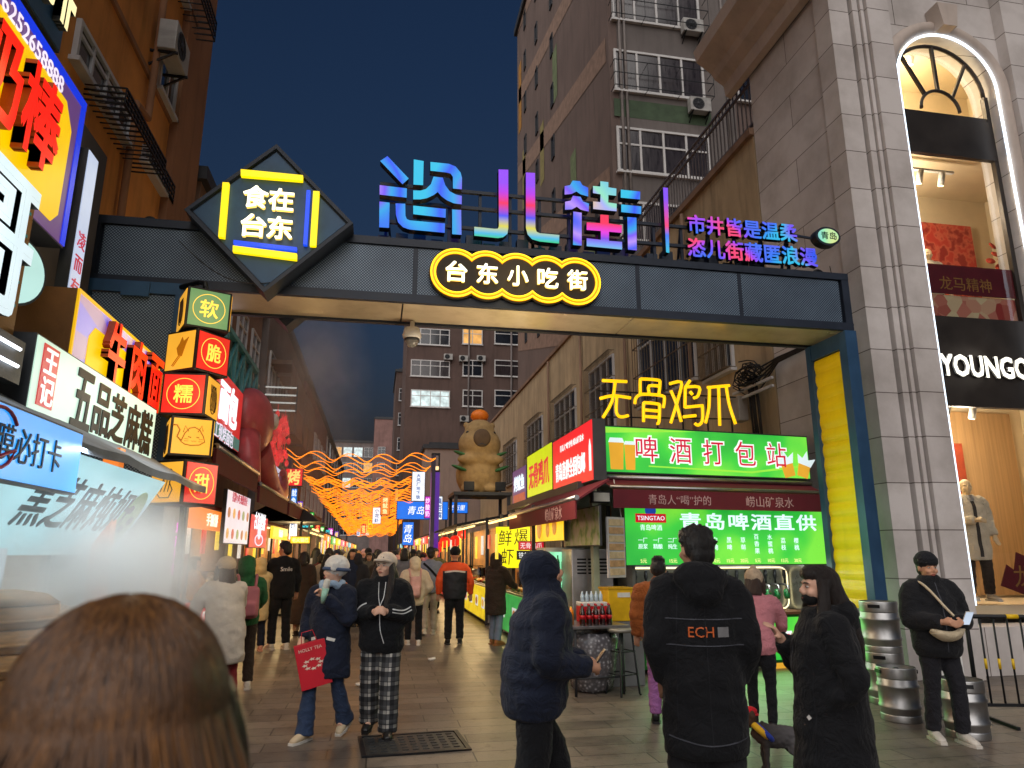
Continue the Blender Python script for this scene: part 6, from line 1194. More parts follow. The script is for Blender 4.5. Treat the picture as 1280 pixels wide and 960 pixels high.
# ================================================================== people
def remesh(mb, voxel, smooth=2, disp=None):
    me = bpy.data.meshes.new('t'); me.from_pydata([tuple(q) for q in mb.v], [], mb.f); me.update()
    o = bpy.data.objects.new('t', me); COL.objects.link(o); md = o.modifiers.new('r', 'REMESH'); md.mode = 'VOXEL'; md.voxel_size = voxel
    out = bpy.data.meshes.new_from_object(o.evaluated_get(bpy.context.evaluated_depsgraph_get())); bpy.data.objects.remove(o); bpy.data.meshes.remove(me)
    bm = bmesh.new(); bm.from_mesh(out)
    for _ in range(smooth): bmesh.ops.smooth_vert(bm, verts=bm.verts, factor=.5, use_axis_x=True, use_axis_y=True, use_axis_z=True)
    if disp:
        bm.normal_update()
        mv = [(q, q.normal.copy()*disp(q.co, q.normal)) for q in bm.verts]
        for q, d in mv: q.co += d
    bm.to_mesh(out); bm.free(); out.polygons.foreach_set('use_smooth', [True]*len(out.polygons)); out.update(); return out
def finish(name, me, mats, parent, matrix=None):
    for m in (mats if isinstance(mats, (list, tuple)) else [mats]): me.materials.append(m)
    me.name = name; return link(name, me, parent, matrix)
def lerp_r(r, k=4):
    out = []
    for i in range(len(r)-1):
        for j in range(k): t = j/k; out.append(tuple(x*(1-t)+y*t for x, y in zip(r[i], r[i+1])) if isinstance(r[i], tuple) else r[i]*(1-t)+r[i+1]*t)
    return out+[r[-1]]
def cloth(name, c, rough=.88, kind_='plain', **k):
    return M('cloth_'+name, c, rough, 0, k.get('var', .22), k.get('scale', 3), k.get('bump', .35), k.get('bscale', 160), .25, sheen=k.get('sheen', .06), crease=k.get('crease', .55))
skin = M('skin', (196, 146, 118), .55, 0, .08, 6, .1, 90, .35); skin2 = M('skin_pale', (212, 166, 142), .55, 0, .08, 6, .1, 90, .35)
m_lip = M('lips', (150, 76, 70), .45, 0, .05, bump=0); m_eye = M('eye_dark', (24, 18, 16), .15, bump=0); m_eyew = M('eye_white', (190, 182, 174), .3, bump=0)
def hairmat(name, c): return M('hair_'+name, c, .42, 0, .35, 3, .9, 40, .5, stretch=(9, 9, .8))
h_blk = hairmat('black', (20, 17, 16)); h_brn = hairmat('brown', (52, 34, 24))
ARMS = {'down': ((.25, -.03, 1.12), (.275, .05, .88)), 'pocket': ((.29, -.06, 1.12), (.17, .07, .96)), 'chest': ((.255, .02, 1.12), (.05, .25, 1.17)), 'phone': ((.25, .04, 1.1), (.08, .3, 1.1)), 'eat': ((.25, .08, 1.13), (.07, .25, 1.36)),
        'reach': ((.25, .2, 1.2), (.17, .45, 1.12)), 'forward': ((.25, .15, 1.15), (.2, .38, 1.08)), 'hold': ((.27, -.02, 1.12), (.26, .1, .92)), 'across': ((.26, .08, 1.13), (.0, .27, 1.1))}
COATS = {'jacket': ([(.8, .18, .125, 0), (.86, .195, .14, 0), (1.0, .195, .145, 0), (1.15, .195, .145, .0), (1.28, .205, .14, -.005), (1.37, .185, .12, -.012), (1.43, .11, .09, -.01), (1.475, .075, .078, 0)], 1.0),
         'puffer': ([(.76, .2, .145, 0), (.83, .235, .185, 0), (1.0, .24, .195, 0), (1.15, .235, .19, 0), (1.28, .235, .18, -.01), (1.38, .2, .145, -.015), (1.45, .12, .11, -.01), (1.51, .095, .098, .0)], 1.3),
         'mid': ([(.56, .215, .165, 0), (.64, .225, .175, 0), (.9, .215, .16, 0), (1.1, .21, .155, 0), (1.28, .215, .15, -.01), (1.37, .19, .125, -.012), (1.43, .115, .092, -.01), (1.48, .08, .08, 0)], 1.12),
         'long': ([(.24, .235, .19, 0), (.32, .24, .195, 0), (.6, .225, .18, 0), (.9, .21, .16, 0), (1.1, .205, .15, 0), (1.28, .21, .148, -.01), (1.37, .185, .122, -.012), (1.43, .115, .092, -.01), (1.48, .082, .082, 0)], 1.1)}
LEGS = {'slim': (.1, .088, .062, .05), 'straight': (.105, .092, .076, .068), 'wide': (.112, .112, .1, .098), 'flare': (.1, .086, .066, .092)}
def ell_into(mb, c, r, seg=14, rot=None): mb.ell(c, r, seg, 0, rot)
def person(label, x, y, rz, h=1.7, coat='jacket', cm=None, lm=None, legs='straight', sm=None, ss=None, hair='short', hm=None, hat=None, hatm=None, hood=None, L='down', Rr='down', lean=0., st=.05, hyaw=0., hpitch=0., vox=.016, face=False, sk=None, group=None, quilt=0., bulk=1., bvox=None, name='person', cat='person', z0=0., brim=None, extra=None, collar=False, skirt=None):
    t = thing(name, label, cat, (x, y, z0), group, rz=rz); t.scale = (h/1.7,)*3; sk = sk or skin; bvox = bvox or (vox*.62)
    ca, sa = math.cos(lean), math.sin(lean)
    def U(p):
        p = Vector(p)
        if p.z <= .95: k = max(0, (p.z-.5)/.45); q = k*k*lean*.12; return Vector((p.x, p.y, p.z))
        zz = p.z-.95; return Vector((p.x, p.y*ca+zz*sa, .95+zz*ca-p.y*sa))
    HMt = Matrix.Translation((0, 0, 1.46)) @ Matrix.Rotation(R(hyaw), 4, 'Z') @ Matrix.Rotation(-R(hpitch), 4, 'X') @ Matrix.Translation((0, 0, -1.46))
    HU = lambda p: U(HMt @ Vector(p))
    def head_mb(fn):
        b = MB(); fn(b); b.v = [HU(q) for q in b.v]; return b
    def merge(a, b): a.add(b.v, b.f, 0, True); return a
    # --- leg joints
    joints = []
    for sgn in (-1, 1):
        a = st*sgn*(-1)          # st > 0 puts the right leg back
        fr = a > 0; lift = 0 if fr or abs(a) < .08 else min(.1, abs(a)*.28)
        hip = Vector((sgn*.09, 0, .92)); knee = Vector((sgn*.1, (.55*a+.03) if fr else a*.25+.02, .5)); ank = Vector((sgn*.105, a, .085+lift)); joints.append((hip, knee, ank, fr, lift))
    arms = []
    for sgn, pose in ((-1, L), (1, Rr)):
        e, w = ARMS[pose] if isinstance(pose, str) else pose; e = Vector((e[0]*sgn, e[1], e[2])); w = Vector((w[0]*sgn, w[1], w[2])); arms.append((Vector((sgn*.175, -.005, 1.365)), e, w, sgn))
    # --- body: one skin surface
    b = MB(); b.tube([U(q) for q in ((0, 0, .88), (0, 0, 1.05), (0, 0, 1.25), (0, -.005, 1.38), (0, -.01, 1.43), (0, .0, 1.5))], [(.12, .09), (.12, .085), (.14, .09), (.12, .07), (.055, .055), (.05, .052)], 14)
    for hip, knee, ank, fr, lift in joints: b.tube([hip, knee, ank, ank+Vector((0, .1, -.05))], [.075, .05, .035, .03], 10)
    def hd(m):
        m.ell((0, -.012, 1.603), (.079, .098, .097), 18); m.ell((0, .018, 1.552), (.062, .075, .075), 18); m.ell((0, .05, 1.503), (.034, .034, .028), 12); m.tube([(0, -.015, 1.45), (0, -.005, 1.54)], [.052, .055], 12)
        for s_ in (-1, 1): m.ell((s_*.079, -.012, 1.578), (.011, .021, .032), 10); m.ell((s_*.037, .066, 1.556), (.026, .024, .024), 10); m.ell((s_*.03, .078, 1.61), (.024, .014, .008), 10)
        m.tube([(0, .082, 1.603), (0, .1, 1.575), (0, .106, 1.56)], [.009, .013, .012], 8); m.ell((0, .096, 1.555), (.019, .014, .01), 10); m.ell((0, .085, 1.525), (.026, .014, .011), 10)
    merge(b, head_mb(hd))
    for sh, e, w, sgn in arms:
        b.tube([U(q) for q in smooth_path([sh, e, w])], lerp_r([.05, .042, .028]), 10)
        d = (U(w)-U(e)).normalized(); c0 = U(w); 
        # palm plane: thumb towards body centre / up
        inw = Vector((-sgn, 0, 0)) if abs(d.z) > .6 else Vector((0, 0, 1)); nrm = d.cross(inw).normalized(); lat = nrm.cross(d).normalized()   # lat: towards the thumb
        if lat.dot(inw) < 0: lat = -lat
        cur = Vector((0, .6, -.2)) if abs(d.z) > .6 else Vector((-sgn, .2, -.35)); cur = (cur-d*cur.dot(d)).normalized()
        if vox > .03: b.tube([c0-d*.02, c0+d*.05, c0+d*.12], [.028, .036, .02], 8); continue
        b.tube([c0-d*.02, c0+d*.03, c0+d*.075], [(.028, .022), (.037, .018), (.036, .016)] if abs(lat.x) > .7 else [.026, .029, .027], 10)
        grip = .0 if isinstance(sgn, str) else (.55 if (L if sgn < 0 else Rr) in ('eat', 'phone', 'chest', 'hold', 'across') else .25)
        for k, (off, ln) in enumerate(((.026, .068), (.009, .078), (-.009, .072), (-.026, .056))):
            p0 = c0+d*.05+lat*off; p1 = c0+d*.08+lat*off; p2 = p1+(d*(1-grip)+cur*grip).normalized()*ln*.5; g2 = min(1, grip*1.9); p3 = p2+(d*(1-g2)+cur*g2).normalized()*ln*.5; b.tube([p0, p1, p2, p3], [.009, .0095, .0085, .0065], 7)
        b.tube([c0+d*.015+lat*.022, c0+d*.04+lat*.045+cur*.012, c0+d*.07+lat*.05+cur*.03], [.012, .011, .008], 7)
    finish('body', remesh(b, bvox, 1), sk, t)
    # --- trousers
    if lm:
        r0, r1, r2, r3 = LEGS[legs]; b = MB()
        b.tube([(0, 0, .86), (0, 0, .95), (0, 0, 1.02)], [(.145, .11), (.15, .115), (.14, .105)], 16)
        for hip, knee, ank, fr, lift in joints: b.tube(smooth_path([hip+Vector((0, 0, .03)), hip-Vector((0, 0, .15))+(knee-hip)*.12*Vector((0, 1, 0)).y, knee, ank+Vector((0, -.01, -.03 if legs in ('wide', 'flare') else .01))]), lerp_r([r0, r1, r2, r3]), 14)
        finish('trousers', remesh(b, vox*.9, 2, lambda co, n: .008*noise.noise((co.x*5, co.y*5, co.z*14))+.006*noise.noise((co.x*14, co.y*14, co.z*22))*(1.6 if co.z < .3 else .8)), lm, t)
    # --- shoes
    if sm:
        for hip, knee, ank, fr, lift in joints:
            b = MB(); tilt = Matrix.Translation(ank) @ Matrix.Rotation(-min(.6, lift*5.5), 4, 'X') @ Matrix.Rotation(R(-6) if hip.x > 0 else R(6), 4, 'Z'); q0 = MB(); q0.tube([(0, -.07, -.03), (0, -.02, -.02), (0, .06, -.035), (0, .14, -.05), (0, .175, -.058)], [(.036, .036), (.044, .05), (.047, .042), (.044, .028), (.028, .018)], 12); q0.tube([(0, -.02, -.02), (0, -.025, .03)], [.044, .045], 12)
            q1 = MB(); q1.prism([(-.038, -.095), (.038, -.095), (.05, .02), (.052, .11), (.03, .185), (-.03, .185), (-.052, .11), (-.045, .02)], -.083, -.06)
            q0.v = [tilt @ q for q in q0.v]; q1.v = [tilt @ q for q in q1.v]; o = finish('shoe', remesh(q0, max(.008, vox*.6), 1), sm, t); q1.build('sole', ss or sm, o)
    # --- coat
    rings, sb_ = COATS[coat]; b = MB(); rings = [(z, rx*bulk, ry*bulk, yy) for z, rx, ry, yy in rings]
    b.tube([U((0, yy, z)) for z, rx, ry, yy in rings], [(rx, ry) for z, rx, ry, yy in rings], 22)
    for sh, e, w, sgn in arms:
        w2 = w+(e-w)*.06; b.tube([U(q) for q in smooth_path([Vector((sgn*.09, -.005, 1.36)), sh, sh+(e-sh)*.55+Vector((sgn*.012, 0, 0)), e, e+(w2-e)*.5, w2])], lerp_r([.075*sb_, .085*sb_, .074*sb_, .068*sb_, .06*sb_, .05*sb_]), 14)
    if hood == 'up':
        def hh(m): m.ell((0, -.035, 1.6), (.122, .128, .135), 18); m.ell((0, -.05, 1.52), (.118, .12, .11), 16); m.tube([(0, -.03, 1.42), (0, -.02, 1.52)], [(.115, .105), (.12, .11)], 14)
        merge(b, head_mb(hh))
    elif hood == 'down': b.ell(U((0, -.12, 1.44)), (.15, .075, .09), 14); b.ell(U((0, -.15, 1.38)), (.11, .05, .09), 14)
    if collar: b.tube([U((0, 0, 1.42)), U((0, .0, 1.52))], [(.09, .09), (.085, .088)], 16)
    def dsp(co, n):
        f = .012*noise.noise((co.x*4, co.y*4, co.z*7+x))+(.012 if vox < .0165 else .006)*(.28-abs(noise.noise((co.x*5+co.z*3, co.y*5, co.z*9-x))))+.009*noise.noise((co.x*11, co.y*11, co.z*13+y))+.004*noise.noise(co*28)
        if quilt and co.z < 1.46: f += quilt*(abs(math.sin((co.z+.03*noise.noise(co*4))*math.pi/.105))**.6-.6)
        return f
    cm_ = cm or cloth('black', (18, 19, 23)); co_ = finish('coat', remesh(b, vox, 2, dsp), cm_, t)
    # --- hair and headwear
    if hair:
        def hr(m):
            m.ell((0, -.03, 1.612), (.089, .1, .1), 18); m.ell((0, .02, 1.662), (.078, .08, .05), 16)
            if hair == 'short':
                m.ell((0, -.07, 1.56), (.075, .06, .07), 12)
                rr2 = random.Random(label)
                for k in range(34): a, e_ = rr2.uniform(0, 6.28), rr2.uniform(.1, 1.45); d = Vector((math.cos(a)*math.cos(e_), math.sin(a)*math.cos(e_), math.sin(e_))); p = Vector((0, -.025, 1.615))+Vector((d.x*.086, d.y*.098, d.z*.096)); m.tube([p, p+d*.02+Vector((rr2.uniform(-.02, .02), .015, -.004))], [.02, .008], 6)
            if hair in ('long', 'bob'):
                zb = 1.13 if hair == 'long' else 1.42
                m.tube(smooth_path([(0, -.06, 1.6), (0, -.105, 1.48), (0, -.15, 1.3), (0, -.165, zb)] if hair == 'long' else [(0, -.06, 1.6), (0, -.08, 1.52), (0, -.085, zb)]), lerp_r([(.088, .06), (.115, .06), (.13, .055), (.09, .03)] if hair == 'long' else [(.09, .07), (.1, .07), (.1, .055)]), 14)
                for s_ in (-1, 1): m.tube(smooth_path([(s_*.075, -.005, 1.63), (s_*.094, .015, 1.54), (s_*.108, .04, 1.4), (s_*.11, .08, 1.25), (s_*.105, .1, zb+.03)] if hair == 'long' else [(s_*.075, -.005, 1.63), (s_*.092, .01, 1.54), (s_*.09, .02, 1.45)]), lerp_r([.03, .034, .04, .036, .014] if hair == 'long' else [.03, .036, .02]), 10)
            if hair == 'pony': m.tube(smooth_path([(0, -.12, 1.62), (0, -.18, 1.58), (0, -.19, 1.45), (0, -.17, 1.32)]), lerp_r([.035, .045, .04, .012]), 10)
            if hair == 'puff':
                for k in range(22): a = k*2.4; m.ell((.05*math.cos(a), -.02+.06*math.sin(a), 1.69+.012*(k % 4)), (.028, .028, .024), 8)
        hb = head_mb(hr); finish('hair', remesh(hb, max(.009, vox*.7), 1, lambda co, n: .006*noise.noise((co.x*60, co.y*60, co.z*5))), hm or h_blk, t)
    if hat:
        mats_ = hatm or cloth('black', (0, 0, 0))
        def ht(m):
            if hat == 'beanie': m.ell((0, -.02, 1.65), (.1, .122, .1), 18); m.tube([(0, -.018, 1.625), (0, -.018, 1.68)], [(.103, .124), (.103, .123)], 20)
            elif hat == 'knit': m.ell((0, -.02, 1.63), (.105, .12, .115), 18); m.tube([(0, -.02, 1.57), (0, -.015, 1.64)], [(.1, .115), (.106, .12)], 20); m.ell((0, -.03, 1.745), (.035, .035, .03), 10)
            elif hat == 'cap': m.ell((0, -.022, 1.645), (.104, .126, .1), 18); m.prism([(-.09, .05), (-.07, .13), (-.035, .175), (0, .187), (.035, .175), (.07, .13), (.09, .05)], 1.624, 1.648)
            elif hat == 'bucket': m.ell((0, -.018, 1.64), (.098, .115, .09), 18); m.lathe([(.1, 1.645), (.15, 1.6), (.15, 1.59), (.098, 1.63)], (0, -.015, 0), 20)
            elif hat == 'bear':
                m.ell((0, -.02, 1.645), (.12, .13, .115), 18); m.tube([(0, -.02, 1.6), (0, -.02, 1.66)], [(.114, .124), (.12, .13)], 20)
                for s_ in (-1, 1): m.ell((s_*.112, .045, 1.63), (.022, .04, .05), 10)
        hb = head_mb(ht); ho = finish('hat', remesh(hb, max(.008, vox*.6), 1 if hat == 'cap' else 2, (lambda co, n: .004*noise.noise(co*45)) if hat in ('bear', 'knit') else None), mats_, t)
        if brim:
            q = head_mb(lambda m: m.tube([(.118*math.cos(a*math.pi/16), -.02+.13*math.sin(a*math.pi/16), 1.612) for a in range(32)], .018, 8, closed=True)); q.build('hat_band', brim, ho)
    if face:
        for s_ in (-1, 1):
            q = head_mb(lambda m: m.ell((s_*.031, .0795, 1.59), (.0135, .009, .007), 10)); o = q.build('eye', m_eyew, t); q = head_mb(lambda m: m.ell((s_*.031, .0845, 1.59), (.0062, .005, .0062), 8)); q.build('iris', m_eye, o)
            q = head_mb(lambda m: m.tube([(s_*.05, .077, 1.609), (s_*.034, .0905, 1.613), (s_*.016, .0935, 1.609)], [.003, .0045, .003], 6)); q.build('eyebrow', h_blk, t)
        q = head_mb(lambda m: (m.tube([(-.022, .0885, 1.524), (-.008, .0985, 1.528), (0, .099, 1.526), (.008, .0985, 1.528), (.022, .0885, 1.524)], [.002, .0045, .004, .0045, .002], 7), m.tube([(-.018, .09, 1.519), (0, .0985, 1.516), (.018, .09, 1.519)], [.002, .005, .002], 7))); q.build('lips', m_lip, t)
    if extra: extra(t, co_, U, HU, arms)
    t['_hand'] = [list(U(a[2])) for a in arms]
    return t
def hand_at(t, k): return W(t) @ Vector(t['_hand'][k])     # 0 left, 1 right wrist
def conform(me, coat_obj, back=True, off=.004):
    cm = coat_obj.data; bv = BVHTree.FromPolygons([q.co for q in cm.vertices], [list(p.vertices) for p in cm.polygons]); s_ = 1 if back else -1
    for q in me.vertices:
        hit = bv.ray_cast(Vector((q.co.x, -s_*1.0, q.co.z)), Vector((0, s_, 0)))
        if hit[0] is not None: q.co.y = hit[0].y-s_*(off+q.co.y)
def back_print(t, co_, body, z, size, mat, x=0., w=None, off=.003, back=True):
    me = text_mesh(body, size, .002, bold=.02); 
    if w: mx = max(abs(q.co.x) for q in me.vertices)*2; f = w/mx
    else: f = 1
    sg = 1 if back else -1
    for q in me.vertices: q.co = Vector((q.co.x*f*sg+x, q.co.z, q.co.y*f+z))
    conform(me, co_, back, off); me.materials.append(mat); return link('print', me, t)
def side_strip(t, co_, pts, wd, mat, name='stripe', back=True, n=10):
    """narrow band laid on the coat along points (x, z)"""
    me = bpy.data.meshes.new(name); vs, fs = [], []
    P_ = smooth_path([(x, 0, z) for x, z in pts], n)
    for i, p in enumerate(P_):
        d = (P_[min(len(P_)-1, i+1)]-P_[max(0, i-1)]).normalized(); nn = Vector((-d.z, 0, d.x)); vs += [p+nn*wd/2, p-nn*wd/2]
    for i in range(len(P_)-1): fs.append((2*i, 2*i+1, 2*i+3, 2*i+2))
    me.from_pydata([tuple(q) for q in vs], [], fs); conform(me, co_, back, .004); me.materials.append(mat); return link(name, me, t)
black = cloth('black', (18, 19, 23)); navy = cloth('navy', (25, 31, 48)); char = cloth('charcoal', (40, 40, 44)); brownc = cloth('rust_brown', (140, 76, 34)); pinkc = cloth('dusty_pink', (186, 120, 128)); cream = cloth('cream', (212, 196, 166)); beige = cloth('beige', (176, 156, 128)); denim = cloth('denim', (44, 58, 84)); ldenim = cloth('light_denim', (110, 124, 146)); orangec = cloth('orange', (220, 84, 30)); greyb = cloth('grey_blue', (116, 122, 138)); green = cloth('green', (40, 92, 54)); dbrown = cloth('dark_brown', (52, 42, 34)); khaki = cloth('pale_grey_trouser', (170, 160, 148)); purple = cloth('mauve', (150, 96, 150)); whitec = cloth('white_knit', (218, 214, 208), bump=.7, bscale=90); white_shoe = M('white_shoe', (206, 200, 190), .5); black_shoe = M('black_shoe', (26, 25, 26), .4); tan_boot = M('tan_boot', (150, 100, 60), .7); red = cloth('dark_red', (120, 34, 40))
def _plaid(m, n, l, p, vec):
    sx = n.new('ShaderNodeSeparateXYZ'); l.new(vec, sx.inputs[0]); outs = []
    for k, sc in ((0, 62), (2, 50)):
        for ph, th, amt in ((0, .86, .5), (2.1, .965, 1.)):
            a = n.new('ShaderNodeMath'); a.operation = 'MULTIPLY_ADD'; l.new(sx.outputs[k], a.inputs[0]); a.inputs[1].default_value = sc; a.inputs[2].default_value = ph; s_ = n.new('ShaderNodeMath'); s_.operation = 'SINE'; l.new(a.outputs[0], s_.inputs[0])
            g = n.new('ShaderNodeMath'); g.operation = 'GREATER_THAN'; g.inputs[1].default_value = th-.25; l.new(s_.outputs[0], g.inputs[0]); mm = n.new('ShaderNodeMath'); mm.operation = 'MULTIPLY'; mm.inputs[1].default_value = amt*.5; l.new(g.outputs[0], mm.inputs[0]); outs.append(mm.outputs[0])
    c = outs[0]
    for o in outs[1:]: a = n.new('ShaderNodeMath'); a.operation = 'ADD'; l.new(c, a.inputs[0]); l.new(o, a.inputs[1]); c = a.outputs[0]
    r = ramp(n, [(0, lin((20, 20, 23))), (.5, lin((66, 66, 68))), (1, lin((170, 166, 158)))]); l.new(c, r.inputs[0]); l.new(r.outputs[0], p.inputs['Base Color']); p.inputs['Roughness'].default_value = .9
plaid = nodes_mat('plaid_cloth', _plaid)
def at_g(u, v): g = gnd(u, v); return g.x, g.y
# --- foreground: long brown hair seen from behind
def f1(t, co_, U, HU, arms):
    rr = random.Random(3); b = MB()
    for k in range(3400):
        a = rr.uniform(0, 6.283); e0 = rr.uniform(.0, 1.5); c = Vector((0, -.03, 1.612)); rx, ry, rz_ = .099, .112, .108
        d0 = Vector((math.cos(a)*math.cos(e0), math.sin(a)*math.cos(e0), math.sin(e0))); 
        if d0.y > .55 and d0.z < .75: continue
        pts = [c+Vector((d0.x*rx, d0.y*ry, d0.z*rz_))*1.01]; steps = 5
        for j in range(1, steps+1): e = e0*(1-j/steps); d = Vector((math.cos(a)*math.cos(e), math.sin(a)*math.cos(e), math.sin(e))); pts.append(c+Vector((d.x*rx, d.y*ry, d.z*rz_))*(1.012+.01*rr.random()))
        q = pts[-1]; L_ = rr.uniform(.25, .42); sx_ = rr.uniform(.0, .04)
        for j in range(1, 6): f = j/5; pts.append(Vector((q.x*(1+.42*f)+sx_*math.copysign(f, q.x)+.008*math.sin(j*1.7+k), q.y-.075*f*(1 if q.y < 0 else .3)-.02*f, q.z-L_*f)))
        b.tube([HU(p) for p in pts], [.0009]*len(pts) if k % 3 else [.0014]*len(pts), 4, k % 3, cap=False)
    b.build('hair_strands', [M('hair_strand_brown', (96, 64, 36), .4, 0, .3, 6, 0, spec=.5), M('hair_strand_dark', (62, 41, 25), .4, 0, .3, 6, 0, spec=.5), M('hair_strand_light', (138, 94, 50), .4, 0, .3, 6, 0, spec=.5)], t)
person('woman seen from behind close up, long loose brown hair filling the near corner', -.235, .80, 8, 1.62, 'mid', black, char, hair='long', hm=hairmat('warm_brown', (56, 37, 22)), vox=.014, sm=black_shoe, extra=f1, bulk=.95)
# --- man in dark hooded puffer looking at his phone
x, y = at_g(668, 1000); d = Vector((x, y)).normalized()*4.45
F2 = person('man in dark navy hooded puffer jacket looking down at his phone mid stride', d.x, d.y, -98, 1.68, 'puffer', navy, black, 'wide', black_shoe, hair=None, hood='up', L='phone', Rr='phone', lean=.2, st=.17, hpitch=-24, vox=.014, quilt=.008, bulk=1.06)
def phone(t, k, label, col_=(30, 30, 34), glow=None, off=(0, .05, .06)):
    p = hand_at(t, k); f = W(t).to_3x3() @ Vector((0, 1, 0)); f.normalize(); r_ = f.cross(Vector((0, 0, 1))); q = p+f*off[1]+r_*off[0]+Vector((0, 0, off[2])); up2 = (Vector((0, 0, .75))+f*.6).normalized(); o = thing('phone', label, 'phone', matrix=frame(q, r_, up2)); b = MB(); b.bbox(-.037, .037, -.077, .077, -.004, .004, .004); b.build('case', M('phone_case_%d' % col_[0], col_, .35), o); b = MB(); b.box(-.033, .033, -.072, .072, -.0055, -.0043); b.build('screen', glow or M('phone_screen', (18, 20, 26), .1), o); return o
phone(F2, 1, 'dark phone held in front of the hooded puffer jacket', off=(-.06, .06, .03))
# --- tall person in black coat, back to us
def f3(t, co_, U, HU, arms):
    back_print(t, co_, 'ECH', 1.17, .075, M('orange_print', (196, 92, 36), .6), x=-.025, w=.13); side_strip(t, co_, [(.06, 1.17), (.09, 1.17), (.12, 1.17)], .05, M('grey_patch', (120, 120, 122), .6), 'patch', n=8); [side_strip(t, co_, [(s_*.13, 1.36), (s_*.15, 1.1), (s_*.16, .7)], .004, M('seam_dark', (26, 27, 32), .85), 'seam', n=14) for s_ in (-1, 1)]; side_strip(t, co_, [(0, 1.3), (0, 1.0), (0, .6)], .004, M('seam_dark', (0, 0, 0)), 'seam', n=14)
    for z in (1.235, 1.105): side_strip(t, co_, [(-.2, z), (0, z-.003), (.2, z)], .005, M('seam_grey', (70, 72, 80), .7), 'seam', n=14)
    side_strip(t, co_, [(-.2, .66), (0, .635), (.2, .66)], .006, M('seam_grey', (0, 0, 0)), 'seam', n=14)
d = Vector(at_g(888, 1010)).normalized()*4.4
F3 = person('tall person in long black coat with small orange chest-high print on the back', d.x, d.y, -14, 1.815, 'mid', black, char, 'wide', black_shoe, hair='short', hood='down', L=((.235, -.04, 1.1), (.2, .06, .9)), Rr=((.235, -.04, 1.1), (.2, .06, .9)), vox=.013, bulk=1.0, extra=f3, hyaw=20, st=.03)
# --- person in rust jacket and child-sized pink coat between
x, y = at_g(838, 905); F4 = person('person in rust brown puffer with messy dark hair half hidden by the black coat', x-.05, y+.0, -28, 1.6, 'puffer', brownc, purple, 'straight', black_shoe, hair='puff', L='down', Rr='pocket', vox=.016, quilt=.01, bulk=.9)
x, y = at_g(962, 917); F5 = person('short person in dusty pink coat and beige knit hat bending over the counter', x-.05, y, -35, 1.5, 'jacket', pinkc, black, 'slim', black_shoe, hair='bob', hm=h_brn, hat='knit', hatm=M('beige_knit', (170, 150, 126), .9, 0, .25, 20, .8, 60), L='reach', Rr='forward', lean=.22, vox=.015, st=.1, hyaw=-10)
p = hand_at(F5, 1); t = thing('cloth_bag', 'pale beige cloth bag held by the person in pink', 'bag', (p.x+.08, p.y-.12, p.z-.12), rz=-30); b = MB(); b.bbox(-.16, .16, -.05, .05, -.12, .08, .04); b.tube([(-.08, 0, .06), (-.05, 0, .16), (.05, 0, .16), (.08, 0, .06)], .012, 6); t2 = finish('pouch', remesh(b, .012, 2, lambda co, n: .012*noise.noise(co*12)), cream, t); t.rotation_euler = (0, .45, R(-30))
# --- woman with long hair and black mask
def f6(t, co_, U, HU, arms):
    q = MB(); q.ell((0, .052, 1.523), (.058, .052, .042), 14); q.v = [HU(p) for p in q.v]; q.build('face_mask', cloth('mask', (20, 20, 22)), t)
    side_strip(t, co_, [(-.165, .92), (-.15, .905)], .02, M('white_print', (0, 0, 0)), 'zip_pull', back=False); [side_strip(t, co_, [(s_*.17, 1.3), (s_*.19, 1.0), (s_*.2, .4)], .005, M('seam_dark', (26, 27, 32), .85), 'seam', back=False, n=14) for s_ in (-1, 1)]; side_strip(t, co_, [(0, 1.44), (0, 1.0), (0, .32)], .012, M('seam_grey', (70, 72, 80), .7), 'zip', back=False, n=16)
d = Vector(at_g(1050, 1010)).normalized()*4.35
F6 = person('woman with long dark hair and black face mask in an ankle length black coat', d.x, d.y, 72, 1.6, 'long', black, black, 'straight', black_shoe, hair='long', hm=hairmat('dark_brown', (30, 21, 18)), hood='down', L='pocket', Rr=((.24, .08, 1.12), (.1, .22, 1.3)), vox=.013, face=True, sk=skin2, bulk=1.22, extra=f6, hyaw=8)
# --- man with beanie
def f7(t, co_, U, HU, arms):
    side_strip(t, co_, [(.0, 1.45), (.0, 1.25), (0, .82)], .008, M('seam_grey', (0, 0, 0)), 'zip', back=False)
x, y = at_g(1188, 928)
F7 = person('man in black beanie and black padded jacket holding a phone by the shop window', x, y, 168, 1.645, 'puffer', cloth('soft_black', (26, 27, 31), bump=.5), cloth('dark_trouser', (30, 30, 36)), 'straight', white_shoe, white_shoe, hair='short', hat='beanie', hatm=cloth('beanie', (26, 28, 34)), L='phone', Rr='phone', vox=.014, face=True, st=.06, bulk=.98, extra=f7, bvox=.0075, hyaw=0, hpitch=2, collar=True)
phone(F7, 0, 'white phone held by the man in the black beanie', (200, 200, 198), E('phone_glow', (200, 215, 235), .8), off=(-.03, .06, .04))
bg_ = thing('crossbody_bag', 'cream crescent crossbody bag worn over the black padded jacket', 'bag', matrix=W(F7)); b = MB(); b.tube(smooth_path([(-.16, .2, 1.06), (-.06, .245, .98), (.06, .245, .97), (.16, .2, 1.02)]), lerp_r([(.02, .03), (.04, .075), (.04, .08), (.02, .04)]), 14)
finish('pouch', remesh(b, .01, 2), cream, bg_); b = MB(); b.tube(smooth_path([(-.15, .21, 1.07), (-.02, .225, 1.2), (.1, .17, 1.38), (.13, .06, 1.45), (.12, -.06, 1.44)]), .012, 6); b.build('strap', cream, bg_)
